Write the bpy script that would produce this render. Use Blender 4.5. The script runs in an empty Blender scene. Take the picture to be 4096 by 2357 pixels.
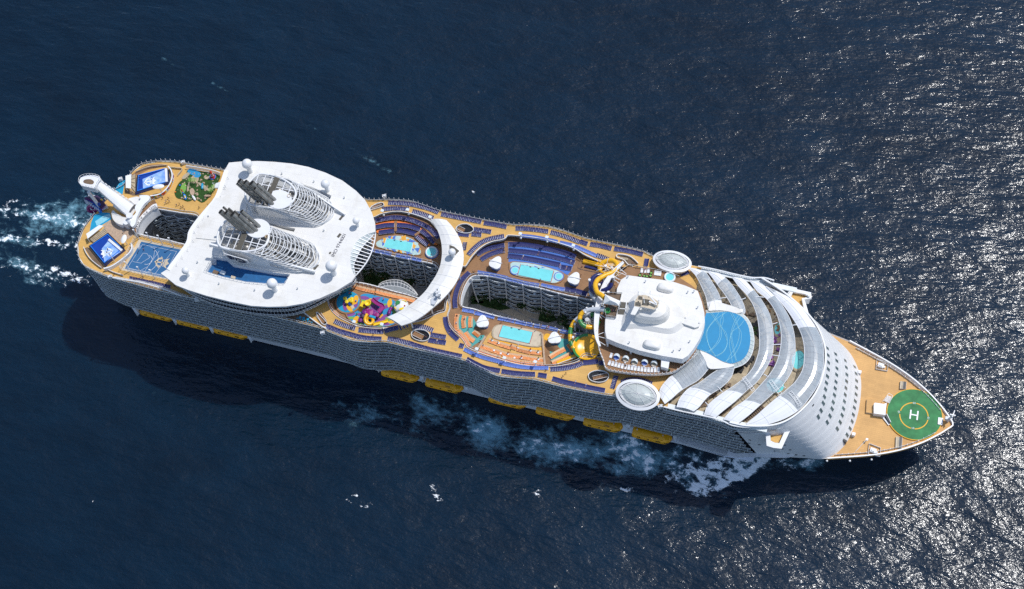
import bpy, bmesh, math, random
from mathutils import Vector, Matrix
from mathutils.geometry import tessellate_polygon
from mathutils.bvhtree import BVHTree
import numpy as np
random.seed(7)
SC=bpy.context.scene; COL=SC.collection
# ---------------------------------------------------------------- camera, sky, sun, exposure
CAMR=Matrix([[0.961807895, -0.211915425, 0.173255375], [0.265771974, 0.874456459, -0.405821584], [-0.065504429, 0.436368827, 0.897380308]])
CAMC=Vector([101.7498, -224.9016, 549.63])
FPX=5689.0
cd=bpy.data.cameras.new('camera'); cam=bpy.data.objects.new('camera',cd); COL.objects.link(cam)
cd.sensor_width=36; cd.lens=FPX/4096*36; cd.clip_start=1; cd.clip_end=20000
cam.matrix_world=Matrix.Translation(CAMC)@CAMR.to_4x4(); SC.camera=cam
SUN_AZ=Vector((0.66,0.75)).normalized(); SUN_EL=math.radians(62)
SUN=Vector((SUN_AZ.x*math.cos(SUN_EL),SUN_AZ.y*math.cos(SUN_EL),math.sin(SUN_EL)))
W=bpy.data.worlds.new('World'); SC.world=W; W.use_nodes=True
wn=W.node_tree; bg=wn.nodes['Background']; sky=wn.nodes.new('ShaderNodeTexSky'); sky.sky_type='NISHITA'; sky.sun_disc=False
sky.sun_elevation=SUN_EL; sky.sun_rotation=math.atan2(SUN.x,SUN.y)
sky.air_density=1.0; sky.dust_density=0.8; sky.ozone_density=2.0
wn.links.new(sky.outputs[0],bg.inputs[0]); bg.inputs[1].default_value=0.15
sl=bpy.data.lights.new('sun','SUN'); sl.energy=3.3; sl.angle=math.radians(0.5); sl.color=(1,0.98,0.95)
so=bpy.data.objects.new('sun',sl); COL.objects.link(so); so.rotation_euler=SUN.to_track_quat('Z','Y').to_euler()
SC.view_settings.view_transform='Standard'; SC.view_settings.look='None'; SC.view_settings.gamma=1
SC.view_settings.use_curve_mapping=False; SC.view_settings.exposure=-0.08
SC.cycles.max_bounces=6; SC.cycles.transparent_max_bounces=12; SC.cycles.sample_clamp_indirect=3; SC.cycles.use_denoising=False; SC.cycles.use_adaptive_sampling=False; SC.cycles.sample_clamp_direct=11
# ---------------------------------------------------------------- image frames: pixels read off image crops -> metres on a level plane
FR={'O':(0,0,2530/4096),'A':(280,600,2.24),'B':(780,600,2.206),'C':(1280,760,2.427),'D':(1780,820,2.1414),'E':(2240,960,2.2057),
'F':(2560,1000,1.82),'G':(3000,1150,1.941),'H':(300,1000,2.531),'I':(1200,1250,3.616),'J':(1800,1350,2.812),'K':(2500,1550,3.164),
'L':(300,1100,4.218),'M':(0,650,2.4267),'N':(1300,1120,6.026),'P':(2240,1000,3.64),'Q':(800,1140,3.616),'S':(3200,1400,1.521),'T':(1200,1600,1.582)}
def ray(fr,x,y):
    a,b,s=FR[fr]; X=a+x/s; Y=b+y/s
    return CAMR@Vector(((X-2048)/FPX,-(Y-1178.5)/FPX,-1.0))
def U(fr,x,y,z):
    d=ray(fr,x,y); t=(z-CAMC.z)/d.z; return CAMC+d*t
def L(fr,z,s):
    v=[float(a) for a in s.split()]
    return [U(fr,v[i],v[i+1],z) for i in range(0,len(v),2)]
def M2(s,z=0):
    v=[float(a) for a in s.split()]; return [Vector((v[i],v[i+1],z)) for i in range(0,len(v),2)]
def sm(pts,n,closed=False):
    """even resample of a Catmull-Rom curve"""
    P=[Vector(p) for p in pts]; N=len(P); out=[]; seg=N if closed else N-1
    for i in range(seg):
        p0=P[(i-1)%N] if closed or i>0 else P[0]*2-P[1]
        p1=P[i]; p2=P[(i+1)%N]
        p3=P[(i+2)%N] if closed or i+2<N else P[N-1]*2-P[N-2]
        for k in range(12):
            t=k/12; out.append(0.5*((2*p1)+(p2-p0)*t+(2*p0-5*p1+4*p2-p3)*t*t+(3*p1-p0-3*p2+p3)*t*t*t))
    out.append(P[0].copy() if closed else P[-1].copy())
    return rs(out,n,closed)
def rs(P,n,closed=False):
    d=[0]
    for i in range(1,len(P)): d.append(d[-1]+(P[i]-P[i-1]).length)
    T=d[-1]; res=[]; j=0; m=n if closed else n-1
    for k in range(n):
        t=T*k/m
        while j<len(d)-2 and d[j+1]<t: j+=1
        s=(t-d[j])/max(1e-9,d[j+1]-d[j]); res.append(P[j].lerp(P[j+1],min(1,s)))
    return res
def plen(P): return sum((P[i]-P[i-1]).length for i in range(1,len(P)))
def norms(P,closed=False):
    """left-hand horizontal normals"""
    N=len(P); o=[]
    for i in range(N):
        a=P[(i-1)%N] if closed else P[max(0,i-1)]; b=P[(i+1)%N] if closed else P[min(N-1,i+1)]
        t=b-a; o.append(Vector((-t.y,t.x,0)).normalized())
    return o
def off(P,d,closed=False): return [p+n*d for p,n in zip(P,norms(P,closed))]
def setz(P,z): return [Vector((p.x,p.y,z)) for p in P]
# ---------------------------------------------------------------- materials
MAT={}
def nt(m): return m.node_tree.nodes,m.node_tree.links
def mat(name,col,rough=0.5,metal=0.0,var=0.12,scale=0.6,bump=0.0,bscale=3.0,kind=None,col2=None,alpha=1.0,stretch=(1,1,1),spec=0.5,coat=0.0):
    m=bpy.data.materials.new(name); m.use_nodes=True; N,K=nt(m); b=N['Principled BSDF']
    b.inputs['Roughness'].default_value=rough; b.inputs['Metallic'].default_value=metal; b.inputs['Specular IOR Level'].default_value=spec
    b.inputs['Coat Weight'].default_value=coat
    g=N.new('ShaderNodeNewGeometry'); mp=N.new('ShaderNodeMapping'); mp.inputs['Scale'].default_value=stretch; K.new(g.outputs['Position'],mp.inputs[0])
    n=N.new('ShaderNodeTexNoise'); n.inputs['Scale'].default_value=scale; n.inputs['Detail'].default_value=6; n.inputs['Roughness'].default_value=0.65; K.new(mp.outputs[0],n.inputs[0])
    r=N.new('ShaderNodeValToRGB'); c=col; d=[max(0,k*(1-var)) for k in c]; e=[min(1,k*(1+var*0.6)) for k in c]
    if col2: d=col2; e=c
    r.color_ramp.elements[0].position=0.3; r.color_ramp.elements[1].position=0.7
    r.color_ramp.elements[0].color=(*d,1); r.color_ramp.elements[1].color=(*e,1); K.new(n.outputs[0],r.inputs[0])
    last=r.outputs[0]
    if kind in('plank','panel'):
        w=N.new('ShaderNodeTexBrick'); w.inputs['Color1'].default_value=(1,1,1,1)
        q=0.9 if kind=='plank' else 0.985; w.inputs['Color2'].default_value=(q,q,q,1)
        w.inputs['Mortar'].default_value=((.72,.7,.66,1) if kind=='plank' else (.86,.86,.87,1))
        w.inputs['Scale'].default_value=1; w.inputs['Brick Width'].default_value=6 if kind=='plank' else 5; w.inputs['Row Height'].default_value=0.8 if kind=='plank' else 2.4
        w.inputs['Mortar Size'].default_value=0.03 if kind=='plank' else 0.035; K.new(g.outputs['Position'],w.inputs[0])
        mx=N.new('ShaderNodeMix'); mx.data_type='RGBA'; mx.blend_type='MULTIPLY'; mx.inputs[0].default_value=1
        K.new(last,mx.inputs[6]); K.new(w.outputs[0],mx.inputs[7]); last=mx.outputs[2]
    if kind=='stain':
        n2=N.new('ShaderNodeTexNoise'); n2.inputs['Scale'].default_value=0.12; n2.inputs['Detail'].default_value=8; n2.inputs['Roughness'].default_value=0.75; K.new(g.outputs['Position'],n2.inputs[0])
        r2=N.new('ShaderNodeValToRGB'); r2.color_ramp.elements[0].position=0.34; r2.color_ramp.elements[0].color=(.89,.875,.84,1); r2.color_ramp.elements[1].position=0.5; r2.color_ramp.elements[1].color=(1,1,1,1)
        K.new(n2.outputs[0],r2.inputs[0]); mx=N.new('ShaderNodeMix'); mx.data_type='RGBA'; mx.blend_type='MULTIPLY'; mx.inputs[0].default_value=1
        K.new(last,mx.inputs[6]); K.new(r2.outputs[0],mx.inputs[7]); last=mx.outputs[2]
        w=N.new('ShaderNodeTexBrick'); w.inputs['Color1'].default_value=(1,1,1,1); w.inputs['Color2'].default_value=(.965,.965,.965,1); w.inputs['Mortar'].default_value=(.85,.85,.85,1); w.inputs['Scale'].default_value=1; w.inputs['Brick Width'].default_value=7; w.inputs['Row Height'].default_value=3.2; w.inputs['Mortar Size'].default_value=.05; K.new(g.outputs['Position'],w.inputs[0])
        mx=N.new('ShaderNodeMix'); mx.data_type='RGBA'; mx.blend_type='MULTIPLY'; mx.inputs[0].default_value=1; K.new(last,mx.inputs[6]); K.new(w.outputs[0],mx.inputs[7]); last=mx.outputs[2]
    K.new(last,b.inputs['Base Color'])
    if bump>0:
        n3=N.new('ShaderNodeTexNoise'); n3.inputs['Scale'].default_value=bscale; n3.inputs['Detail'].default_value=4; K.new(g.outputs['Position'],n3.inputs[0])
        bp=N.new('ShaderNodeBump'); bp.inputs['Distance'].default_value=bump; bp.inputs['Strength'].default_value=1; K.new(n3.outputs[0],bp.inputs['Height']); K.new(bp.outputs[0],b.inputs['Normal'])
    if alpha<1:
        out=N['Material Output']; tr=N.new('ShaderNodeBsdfTransparent'); ms=N.new('ShaderNodeMixShader'); ms.inputs[0].default_value=alpha
        K.new(tr.outputs[0],ms.inputs[1]); K.new(b.outputs[0],ms.inputs[2]); K.new(ms.outputs[0],out.inputs[0])
    MAT[name]=m; return m
def mats():
    A=mat
    A('white',(.75,.75,.745),.42,var=.05,scale=.25,kind='panel'); A('whitep',(.78,.78,.775),.38,var=.04)
    A('roof',(.79,.77,.725),.5,var=.05,scale=.15,kind='stain',bump=.02,bscale=1.2); A('steel',(.72,.73,.73),.4,.0,var=.1)
    A('hullp',(.80,.83,.90),.35,var=.08,scale=.2,kind='panel'); A('boot',(.10,.012,.02),.5)
    A('tan',(.70,.41,.11),.65,var=.17,scale=.14,kind='plank',bump=.01); A('teak',(.36,.19,.085),.7,var=.22,scale=.3,kind='plank',col2=(.27,.14,.062))
    A('bowtan',(.67,.375,.125),.65,var=.16,scale=.12,kind='plank'); A('floord',(.045,.045,.05),.7,var=.4)
    A('brownf',(.19,.125,.075),.7,var=.3,scale=.4,kind='plank'); A('beige',(.50,.41,.28),.8,var=.3,scale=.5,kind='plank')
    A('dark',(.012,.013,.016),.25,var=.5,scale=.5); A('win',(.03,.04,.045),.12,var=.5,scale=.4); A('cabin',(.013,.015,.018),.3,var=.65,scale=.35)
    A('slab',(.74,.78,.77),.5,var=.1); A('bglass',(.022,.028,.033),.15,var=.5,alpha=.6); A('cream',(.60,.50,.36),.7,var=.15)
    A('navy',(.028,.034,.15),.7,var=.3,scale=2); A('lblue',(.14,.23,.62),.7,var=.25,scale=2); A('orange',(.90,.22,.025),.6,var=.12)
    A('spad',(.86,.60,.36),.8,var=.1); A('stripe',(.85,.27,.05),.7,var=.3,scale=2); A('wpad',(.80,.80,.80),.8,var=.08); A('redc',(.45,.05,.02),.6)
    A('yellow',(.88,.46,.008),.3,var=.08,coat=.2); A('boat',(.95,.43,.006),.4,var=.12,scale=.8,coat=.2); A('yel2',(.85,.62,.02),.3,var=.1)
    A('green',(.03,.24,.055),.35,var=.12,coat=.4); A('helig',(.045,.225,.075),.75,var=.4,scale=.22,bump=.01); A('ybright',(.82,.42,.01),.6)
    A('slidenavy',(.012,.016,.11),.25,coat=.4); A('greyt',(.55,.57,.60),.35,var=.1); A('purple',(.20,.015,.20),.4,coat=.3); A('purpd',(.05,.02,.07),.5,var=.4)
    A('pinkp',(.32,.02,.18),.35,coat=.3); A('poolroof',(.003,.24,.47),.6,var=.08,scale=.4); A('cabin2',(.30,.31,.32),.4,var=.6,scale=.4); A('bluedeck',(.008,.11,.29),.7,var=.25,scale=.8); A('court',(.022,.125,.29),.6,var=.08)
    A('skyblue',(.015,.26,.50),.6,var=.08,scale=.5); A('lline',(.28,.62,.72),.6); A('simblue',(.006,.05,.33),.35,var=.15); A('simlight',(.02,.22,.75),.3)
    A('wave',(.50,.66,.92),.3,var=.7,scale=.5,col2=(.10,.28,.80),bump=.05); A('foamw',(.85,.88,.92),.6,var=.1)
    A('pool',(.20,.70,.70),.06,var=.10,scale=.35,bump=.04,bscale=2.2); A('teal',(.07,.36,.34),.6,var=.15,scale=.4); A('aqua',(.02,.33,.55),.3,var=.12,scale=.4)
    A('mosblue',(.05,.16,.52),.6); A('moslight',(.45,.62,.60),.6,var=.12); A('moso',(.78,.38,.03),.6); A('lpurp',(.22,.06,.28),.6); A('lgreen',(.18,.40,.06),.6)
    A('turf',(.028,.085,.012),.95,var=.5,scale=1.5,bump=.1,bscale=3); A('bush',(.03,.075,.012),.9,var=.6,scale=2); A('rock',(.50,.36,.25),.9,var=.3,scale=1.5)
    A('metal',(.30,.29,.27),.38,.55,var=.35,scale=.8); A('pipe',(.33,.31,.28),.38,.75,var=.45,scale=.5,stretch=(1,1,.6)); A('soot',(.006,.006,.006),.9)
    A('grate',(.10,.09,.07),.7,var=.4,scale=2); A('redp',(.55,.03,.02),.4); A('skin',(.45,.25,.16),.6); A('hair',(.03,.02,.012),.7)
    A('cw',(.7,.7,.7),.8); A('cb',(.03,.05,.2),.8); A('cr',(.4,.03,.03),.8); A('ck',(.015,.015,.02),.8); A('sail',(.80,.80,.78),.6,var=.05,scale=.5,bump=.05,bscale=.6)
    A('vglass',(.16,.18,.20),.15,var=.3,scale=.4,alpha=.75); A('slate',(.24,.26,.27),.5,var=.2); A('glass',(.54,.60,.64),.15,var=.16,scale=.25,alpha=.66,spec=.5); A('glassw',(.60,.64,.61),.35,var=.12,scale=.3,alpha=.85); A('glassd',(.60,.68,.66),.2,var=.1,alpha=.75)
    A('cloth',(.82,.82,.82),.65,var=.04,scale=.3); A('stone',(.5,.47,.43),.85,var=.35,scale=.8); A('skirt',(.30,.14,.05),.7); A('ink',(.01,.015,.05),.5); A('bfloor',(.03,.034,.037),.6,var=.3); A('wing_glass',(.10,.14,.145),.15,var=.3); A('mach',(.42,.41,.39),.45,.3,var=.3,scale=.8); A('frost',(.70,.76,.78),.35,var=.08)
mats()
# ---------------------------------------------------------------- mesh builder
class MB:
    def __init__(s): s.v=[]; s.f=[]; s.m=[]; s.mats=[]; s.sm=[]
    def mi(s,n):
        if n not in s.mats: s.mats.append(n)
        return s.mats.index(n)
    def add(s,vs,fs,m,smooth=False):
        o=len(s.v); s.v+= [tuple(v) for v in vs]; k=s.mi(m)
        for f in fs: s.f.append(tuple(i+o for i in f)); s.m.append(k); s.sm.append(smooth)
    def box(s,c,sz,m,rz=0,M=None):
        x,y,z=[a/2 for a in sz]; V=[Vector((i,j,k)) for k in(-z,z) for j in(-y,y) for i in(-x,x)]
        R=M if M else Matrix.Rotation(rz,3,'Z'); V=[R@v+Vector(c) for v in V]
        s.add(V,[(0,2,3,1),(4,5,7,6),(0,1,5,4),(2,6,7,3),(0,4,6,2),(1,3,7,5)],m); return s
    def bar(s,a,b,w,h,m):
        a=Vector(a); b=Vector(b); d=b-a; l=d.length
        if l<1e-6: return s
        q=d.to_track_quat('X','Z').to_matrix(); s.box((a+b)/2,(l,w,h),m,M=q); return s
    def prism(s,P,z0,z1,m,side=None,holes=(),bot=True,hsides=True):
        """P outline (xy), z0 bottom, z1 top"""
        rings=[list(P)]+[list(h) for h in holes]; flat=[Vector((p.x,p.y,0)) for r in rings for p in r]
        tri=tessellate_polygon([[Vector((p.x,p.y,0)) for p in r] for r in rings])
        T=[];
        for t in tri:
            a,b,c=[flat[i] for i in t]
            if (b-a).cross(c-a).z<0: t=(t[0],t[2],t[1])
            T.append(tuple(t))
        s.add([(p.x,p.y,z1) for p in flat],T,m)
        if z0 is None: return s
        if bot: s.add([(p.x,p.y,z0) for p in flat],[(a,c,b) for a,b,c in T],side or m)
        for i,r in enumerate(rings):
            if i and not hsides: continue
            n=len(r); V=[(p.x,p.y,z0) for p in r]+[(p.x,p.y,z1) for p in r]
            s.add(V,[(j,(j+1)%n,n+(j+1)%n,n+j) for j in range(n)],side or m)
        return s
    def sheet(s,P,z,m): return s.prism(P,None,z,m)
    def ribbon(s,A,B,m,closed=False,smooth=False):
        n=len(A); q=n if closed else n-1
        s.add(list(A)+list(B),[(i,(i+1)%n,n+(i+1)%n,n+i) for i in range(q)],m,smooth); return s
    def band(s,A,B,th,m,top=None):
        """thick strip between rails A and B (top), th below"""
        n=len(A); a2=[Vector((p.x,p.y,p.z-th)) for p in A]; b2=[Vector((p.x,p.y,p.z-th)) for p in B]
        s.ribbon(A,B,top or m); s.ribbon(a2,b2,m); s.ribbon(A,a2,m); s.ribbon(B,b2,m)
        s.add([A[0],B[0],b2[0],a2[0],A[-1],B[-1],b2[-1],a2[-1]],[(0,1,2,3),(4,5,6,7)],m); return s
    def wall(s,P,z0,z1,th,m,closed=False):
        A=off(P,th/2,closed); B=off(P,-th/2,closed)
        if closed: A=A+A[:1]; B=B+B[:1]
        s.band(setz(A,z1),setz(B,z1),z1-z0,m); return s
    def tube(s,P,r,m,n=8,caps=True,closed=False,sq=1.0,up=None,fm=None):
        P=[Vector(p) for p in P]; N=len(P); R=r if isinstance(r,(list,tuple)) else [r]*N; V=[]
        pu=None
        for i,p in enumerate(P):
            a=P[(i-1)%N] if closed else P[max(0,i-1)]; b=P[(i+1)%N] if closed else P[min(N-1,i+1)]
            t=(b-a).normalized()
            if pu is None:
                pu=t.orthogonal().normalized() if abs(t.z)>.9 else t.cross(Vector((0,0,1))).normalized()
            u=(pu-t*pu.dot(t)).normalized(); pu=u; w=t.cross(u)
            for k in range(n):
                an=2*math.pi*k/n; V.append(p+u*math.cos(an)*R[i]+w*math.sin(an)*R[i]*sq)
        q=N if closed else N-1
        for i in range(q):
            s.add([V[i*n+k] for k in range(n)]+[V[((i+1)%N)*n+k] for k in range(n)],[(k,(k+1)%n,n+(k+1)%n,n+k) for k in range(n)],fm(i) if fm else m,True)
        if caps and not closed: s.add(V[:n],[tuple(range(n))],m); s.add(V[-n:],[tuple(range(n))],m)
        return s
    def cyl(s,c,r,h,m,n=16,r2=None,cap=None):
        c=Vector(c); r2=r if r2 is None else r2
        V=[c+Vector((math.cos(2*math.pi*k/n)*r,math.sin(2*math.pi*k/n)*r,0)) for k in range(n)]+[c+Vector((math.cos(2*math.pi*k/n)*r2,math.sin(2*math.pi*k/n)*r2,h)) for k in range(n)]
        s.add(V,[(k,(k+1)%n,n+(k+1)%n,n+k) for k in range(n)],m,True); s.add(V[n:],[tuple(range(n))],cap or m); s.add(V[:n],[tuple(range(n))],m); return s
    def lathe(s,c,prof,m,n=24,sx=1,sy=1,rz=0,M=None,a0=0,a1=2*math.pi):
        c=Vector(c); V=[]; full=abs(a1-a0-2*math.pi)<1e-6; q=n if full else n+1
        for r,z in prof:
            for k in range(q):
                a=a0+(a1-a0)*k/n; v=Vector((math.cos(a)*r*sx,math.sin(a)*r*sy,z)); v.rotate(Matrix.Rotation(rz,3,'Z'))
                if M: v=M@v
                V.append(c+v)
        F=[(i*q+k,i*q+(k+1)%q,(i+1)*q+(k+1)%q,(i+1)*q+k) for i in range(len(prof)-1) for k in range(n)]
        s.add(V,F,m,n>8); return s
    def ball(s,c,r,m,n=20,sz=1.0,sx=1,sy=1,rz=0):
        pr=[(math.cos(t)*r,math.sin(t)*r*sz) for t in [(-.5+i/10)*math.pi for i in range(11)]]; return s.lathe(c,pr,m,n,sx,sy,rz)
    def cut(s,name,parent):
        if s.v: s.build(name,parent)
        s.v=[];s.f=[];s.m=[];s.mats=[];s.sm=[]
    def build(s,name,parent=None,loc=None,shade=True):
        me=bpy.data.meshes.new(name); V=np.array(s.v,dtype=float)
        o=bpy.data.objects.new(name,me); COL.objects.link(o)
        if loc is None:
            if parent is not None: wl=Vector((0,0,0)) if parent is SHIP else wloc(parent)
            else:
                mn=V.min(0); mx=V.max(0); wl=Vector(((mn[0]+mx[0])/2,(mn[1]+mx[1])/2,mn[2]))
        else: wl=Vector(loc)
        if len(V): V=V-np.array(wl)
        me.from_pydata(V.tolist(),[],s.f)
        for n in s.mats: me.materials.append(MAT[n])
        me.polygons.foreach_set('material_index',s.m); me.polygons.foreach_set('use_smooth',s.sm); me.update()
        if parent is not None: o.parent=parent; o.location=wl-wloc(parent)
        else: o.location=wl
        return o
def wloc(o):
    l=Vector(o.location)
    while o.parent: o=o.parent; l+=o.location
    return l
def tag(o,label=None,cat=None,group=None,kind=None):
    for k,v in(('label',label),('category',cat),('group',group),('kind',kind)):
        if v: o[k]=v
    return o
def empty(name,loc,label,cat,group=None,rz=0):
    o=bpy.data.objects.new(name,None); COL.objects.link(o); o.location=loc; o.rotation_euler=(0,0,rz); o.empty_display_size=1; return tag(o,label,cat,group)
def copy_tree(o,parent=None):
    c=o.copy(); COL.objects.link(c)
    if parent: c.parent=parent
    for ch in list(o.children): copy_tree(ch,c)
    return c
def text(name,s,p,size,xd,yd,m,parent,ex=.01,align='CENTER'):
    cu=bpy.data.curves.new(name,'FONT'); cu.body=s; cu.size=size; cu.align_x=align; cu.align_y='CENTER'; cu.extrude=ex
    t=bpy.data.objects.new(name,cu); COL.objects.link(t); me=bpy.data.meshes.new_from_object(t.evaluated_get(bpy.context.evaluated_depsgraph_get())); bpy.data.objects.remove(t); bpy.data.curves.remove(cu)
    me.materials.clear(); me.materials.append(MAT[m]); o=bpy.data.objects.new(name,me); COL.objects.link(o); x=Vector(xd).normalized(); y=Vector(yd); y=(y-x*y.dot(x)).normalized(); z=x.cross(y)
    Mx=Matrix((x,y,z)).transposed().to_4x4(); Mx.translation=Vector(p)-(wloc(parent) if parent else Vector((0,0,0))); o.parent=parent; o.matrix_local=Mx; return o
SHIP=None
# ---------------------------------------------------------------- sea
def sea():
    m=bpy.data.materials.new('sea_water'); m.use_nodes=True; N,K=nt(m); b=N['Principled BSDF']; MAT['sea']=m
    b.inputs['IOR'].default_value=1.36; b.inputs['Coat Weight'].default_value=.32; b.inputs['Coat Roughness'].default_value=.30; b.inputs['Coat IOR'].default_value=1.33; b.inputs['Roughness'].default_value=0.10
    g=N.new('ShaderNodeNewGeometry')
    def noise(scale,det,rough,st=(1,1,1),rot=0,dist=0):
        mp=N.new('ShaderNodeMapping'); mp.inputs['Rotation'].default_value=(0,0,math.radians(rot)); mp.inputs['Scale'].default_value=st
        n=N.new('ShaderNodeTexNoise'); n.inputs['Scale'].default_value=scale; n.inputs['Detail'].default_value=det; n.inputs['Roughness'].default_value=rough; n.inputs['Distortion'].default_value=dist
        K.new(g.outputs['Position'],mp.inputs[0]); K.new(mp.outputs[0],n.inputs[0]); return n.outputs[0]
    def mth(op,a,bb):
        n=N.new('ShaderNodeMath'); n.operation=op
        for i,v in enumerate((a,bb)):
            if isinstance(v,(int,float)): n.inputs[i].default_value=v
            else: K.new(v,n.inputs[i])
        return n.outputs[0]
    sw=noise(.055,2,.5,(.55,1,1),-24); ch=noise(.30,3,.5,(.40,1,1),-26,.25); rp=noise(.80,3,.55,(.55,1,1),-18,.1); rq=noise(2.2,2,.6,(.7,1,1),-34)
    h=mth('ADD',mth('ADD',mth('MULTIPLY',sw,1.7),mth('MULTIPLY',ch,.62)),mth('ADD',mth('MULTIPLY',rp,.22),mth('MULTIPLY',rq,.035)))
    bp=N.new('ShaderNodeBump'); bp.inputs['Distance'].default_value=1.0; bp.inputs['Strength'].default_value=1.0; K.new(h,bp.inputs['Height']); K.new(bp.outputs[0],b.inputs['Normal']); K.new(bp.outputs[0],b.inputs['Coat Normal'])
    fa=N.new('ShaderNodeAttribute'); fa.attribute_name='foam'; ta=N.new('ShaderNodeAttribute'); ta.attribute_name='aerated'
    f1=noise(.34,10,.72,(.7,1.0,1),4,.35); f2=noise(.05,6,.6,(1,1,1),0,.6)
    v=mth('ADD',fa.outputs['Fac'],mth('MULTIPLY',mth('SUBTRACT',f1,.5),2.6))
    r=N.new('ShaderNodeMapRange'); r.interpolation_type='SMOOTHSTEP'; r.inputs[1].default_value=.52; r.inputs[2].default_value=.74; K.new(v,r.inputs[0])
    gate=N.new('ShaderNodeMapRange'); gate.inputs[1].default_value=.02; gate.inputs[2].default_value=.3; K.new(fa.outputs['Fac'],gate.inputs[0])
    foam=mth('MULTIPLY',r.outputs[0],gate.outputs[0])
    t=mth('ADD',ta.outputs['Fac'],mth('MULTIPLY',mth('SUBTRACT',f2,.5),1.6)); t=mth('ADD',t,mth('MULTIPLY',mth('SUBTRACT',f1,.5),1.9))
    r2=N.new('ShaderNodeMapRange'); r2.interpolation_type='SMOOTHSTEP'; r2.inputs[1].default_value=.38; r2.inputs[2].default_value=1.2; K.new(t,r2.inputs[0])
    g2=N.new('ShaderNodeMapRange'); g2.inputs[1].default_value=.02; g2.inputs[2].default_value=.3; K.new(ta.outputs['Fac'],g2.inputs[0])
    tl=mth('MULTIPLY',r2.outputs[0],g2.outputs[0])
    p1=noise(.011,4,.6,(.6,1,1),-25,.4); p2=noise(.07,5,.65,(.5,1,1),-25,.3); pm=N.new('ShaderNodeMapRange'); pm.inputs[1].default_value=.35; pm.inputs[2].default_value=.65; K.new(mth('ADD',mth('MULTIPLY',p1,.55),mth('MULTIPLY',p2,.45)),pm.inputs[0])
    c0=N.new('ShaderNodeMix'); c0.data_type='RGBA'; c0.inputs[6].default_value=(.0010,.0085,.0195,1); c0.inputs[7].default_value=(.0021,.0162,.0360,1); K.new(pm.outputs[0],c0.inputs[0])
    c1=N.new('ShaderNodeMix'); c1.data_type='RGBA'; c1.inputs[6].default_value=(.0034,.0150,.034,1); c1.inputs[7].default_value=(.20,.42,.52,1); K.new(tl,c1.inputs[0]); K.new(c0.outputs[2],c1.inputs[6])
    c2=N.new('ShaderNodeMix'); c2.data_type='RGBA'; c2.inputs[7].default_value=(.93,.96,.98,1); K.new(c1.outputs[2],c2.inputs[6]); K.new(foam,c2.inputs[0])
    K.new(c2.outputs[2],b.inputs['Base Color'])
    rr=mth('ADD',mth('MULTIPLY',foam,.6),.11); K.new(rr,b.inputs['Roughness']); b.subsurface_method='BURLEY'
    b.inputs['Subsurface Radius'].default_value=(.5,.8,1); b.inputs['Subsurface Scale'].default_value=7.0; K.new(mth('MULTIPLY',.5,mth('SUBTRACT',1.0,mth('MAXIMUM',foam,tl))),b.inputs['Subsurface Weight'])
    x0,x1,y0,y1,st=-330,270,-150,270,1.5
    nx=int((x1-x0)/st)+1; ny=int((y1-y0)/st)+1
    X,Y=np.meshgrid(np.linspace(x0,x1,nx),np.linspace(y0,y1,ny))
    foamv=np.zeros_like(X); tv=np.zeros_like(X)
    # centre x, y (overview frame), half length, half width (metres), turn, foam, aeration
    BL=[(60,528,50,3.2,-8,.58,.8),(170,552,24,4,-10,.5,.85),(30,496,34,3,-6,.36,.5),(20,590,34,3,-7,.55,.7),(130,602,30,3,-9,.55,.6),(195,606,14,3.5,-8,.45,.6),(80,560,55,11,-7,0,.62),
    (150,682,24,3.2,-8,.62,.6),(60,655,30,3.2,-7,.5,.5),(100,695,26,2.6,-8,.42,.4),(215,520,20,14,0,.08,.6),(120,510,26,7,-6,.25,.5),(185,540,12,6,-8,.45,.5),
    (880,1000,30,5,-10,.0,.33),(960,1030,24,9,-10,.05,.5),(1090,1020,20,8,-18,.22,.8),(1190,1060,17,10,-22,.36,1.0),(1010,1010,14,6,-5,.15,.5),(1230,1100,9,5,-20,.3,.7),
    (1330,1075,16,7,-8,.25,.8),(1400,1115,17,6.5,0,.5,1.1),(1310,1100,12,7,0,.45,1.0),(1480,1110,12,6,0,.25,.8),(1560,1115,12,9,-30,.6,1.1),(1600,1150,9,6,0,.6,1.0),(1540,1155,8,5,0,.35,.9),
    (1700,1165,14,8,0,.62,.7),(1760,1170,17,9,10,.72,.7),(1830,1152,14,5,28,.72,.8),(1735,1203,12,3.5,5,.8,.8),(1880,1140,6,3,40,.9,.8),(1800,1188,12,3,28,.88,.8),(1850,1165,10,2.6,34,.9,.8),(1660,1140,9,4,-10,.5,.7),(1700,1125,16,4,-14,.45,.6),(1980,1146,13,3.2,2,.6,.8),(1640,1120,10,4,-14,.3,.6),
    (870,1228,2.0,5.0,-30,.55,.3),(892,1250,6.5,1.4,0,.55,.3),(1080,1222,2.6,6,35,.62,.4),(1318,1213,8,2.3,-14,.62,.4),(1550,1210,7,1.6,10,.6,.4),(1165,475,1.8,.9,0,.7,.2),(230,1240,1.5,2,0,.5,.1),(58,1303,2.5,1,0,.5,.1),(710,1241,1.2,.8,0,.4,.1),(605,1245,1.0,.8,0,.4,.1),
    (410,150,14,1.6,-22,0,.42),(560,225,18,1.5,-30,0,.42),(380,128,10,1.2,-20,0,.28),(800,330,16,1.4,-30,0,.28),(900,385,18,1.4,-35,0,.42),(960,420,12,1.2,-30,0,.4),(640,290,12,1.3,-30,0,.35),(1080,430,14,1.2,-30,0,.35),(220,100,12,1.3,-20,0,.4),(620,880,45,14,-14,0,.12),(400,940,60,14,-14,0,.08),(760,960,45,14,-14,0,.16),(1165,1005,30,8,-14,.1,.5),(1450,1068,40,5,-14,.12,.45)]
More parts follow.
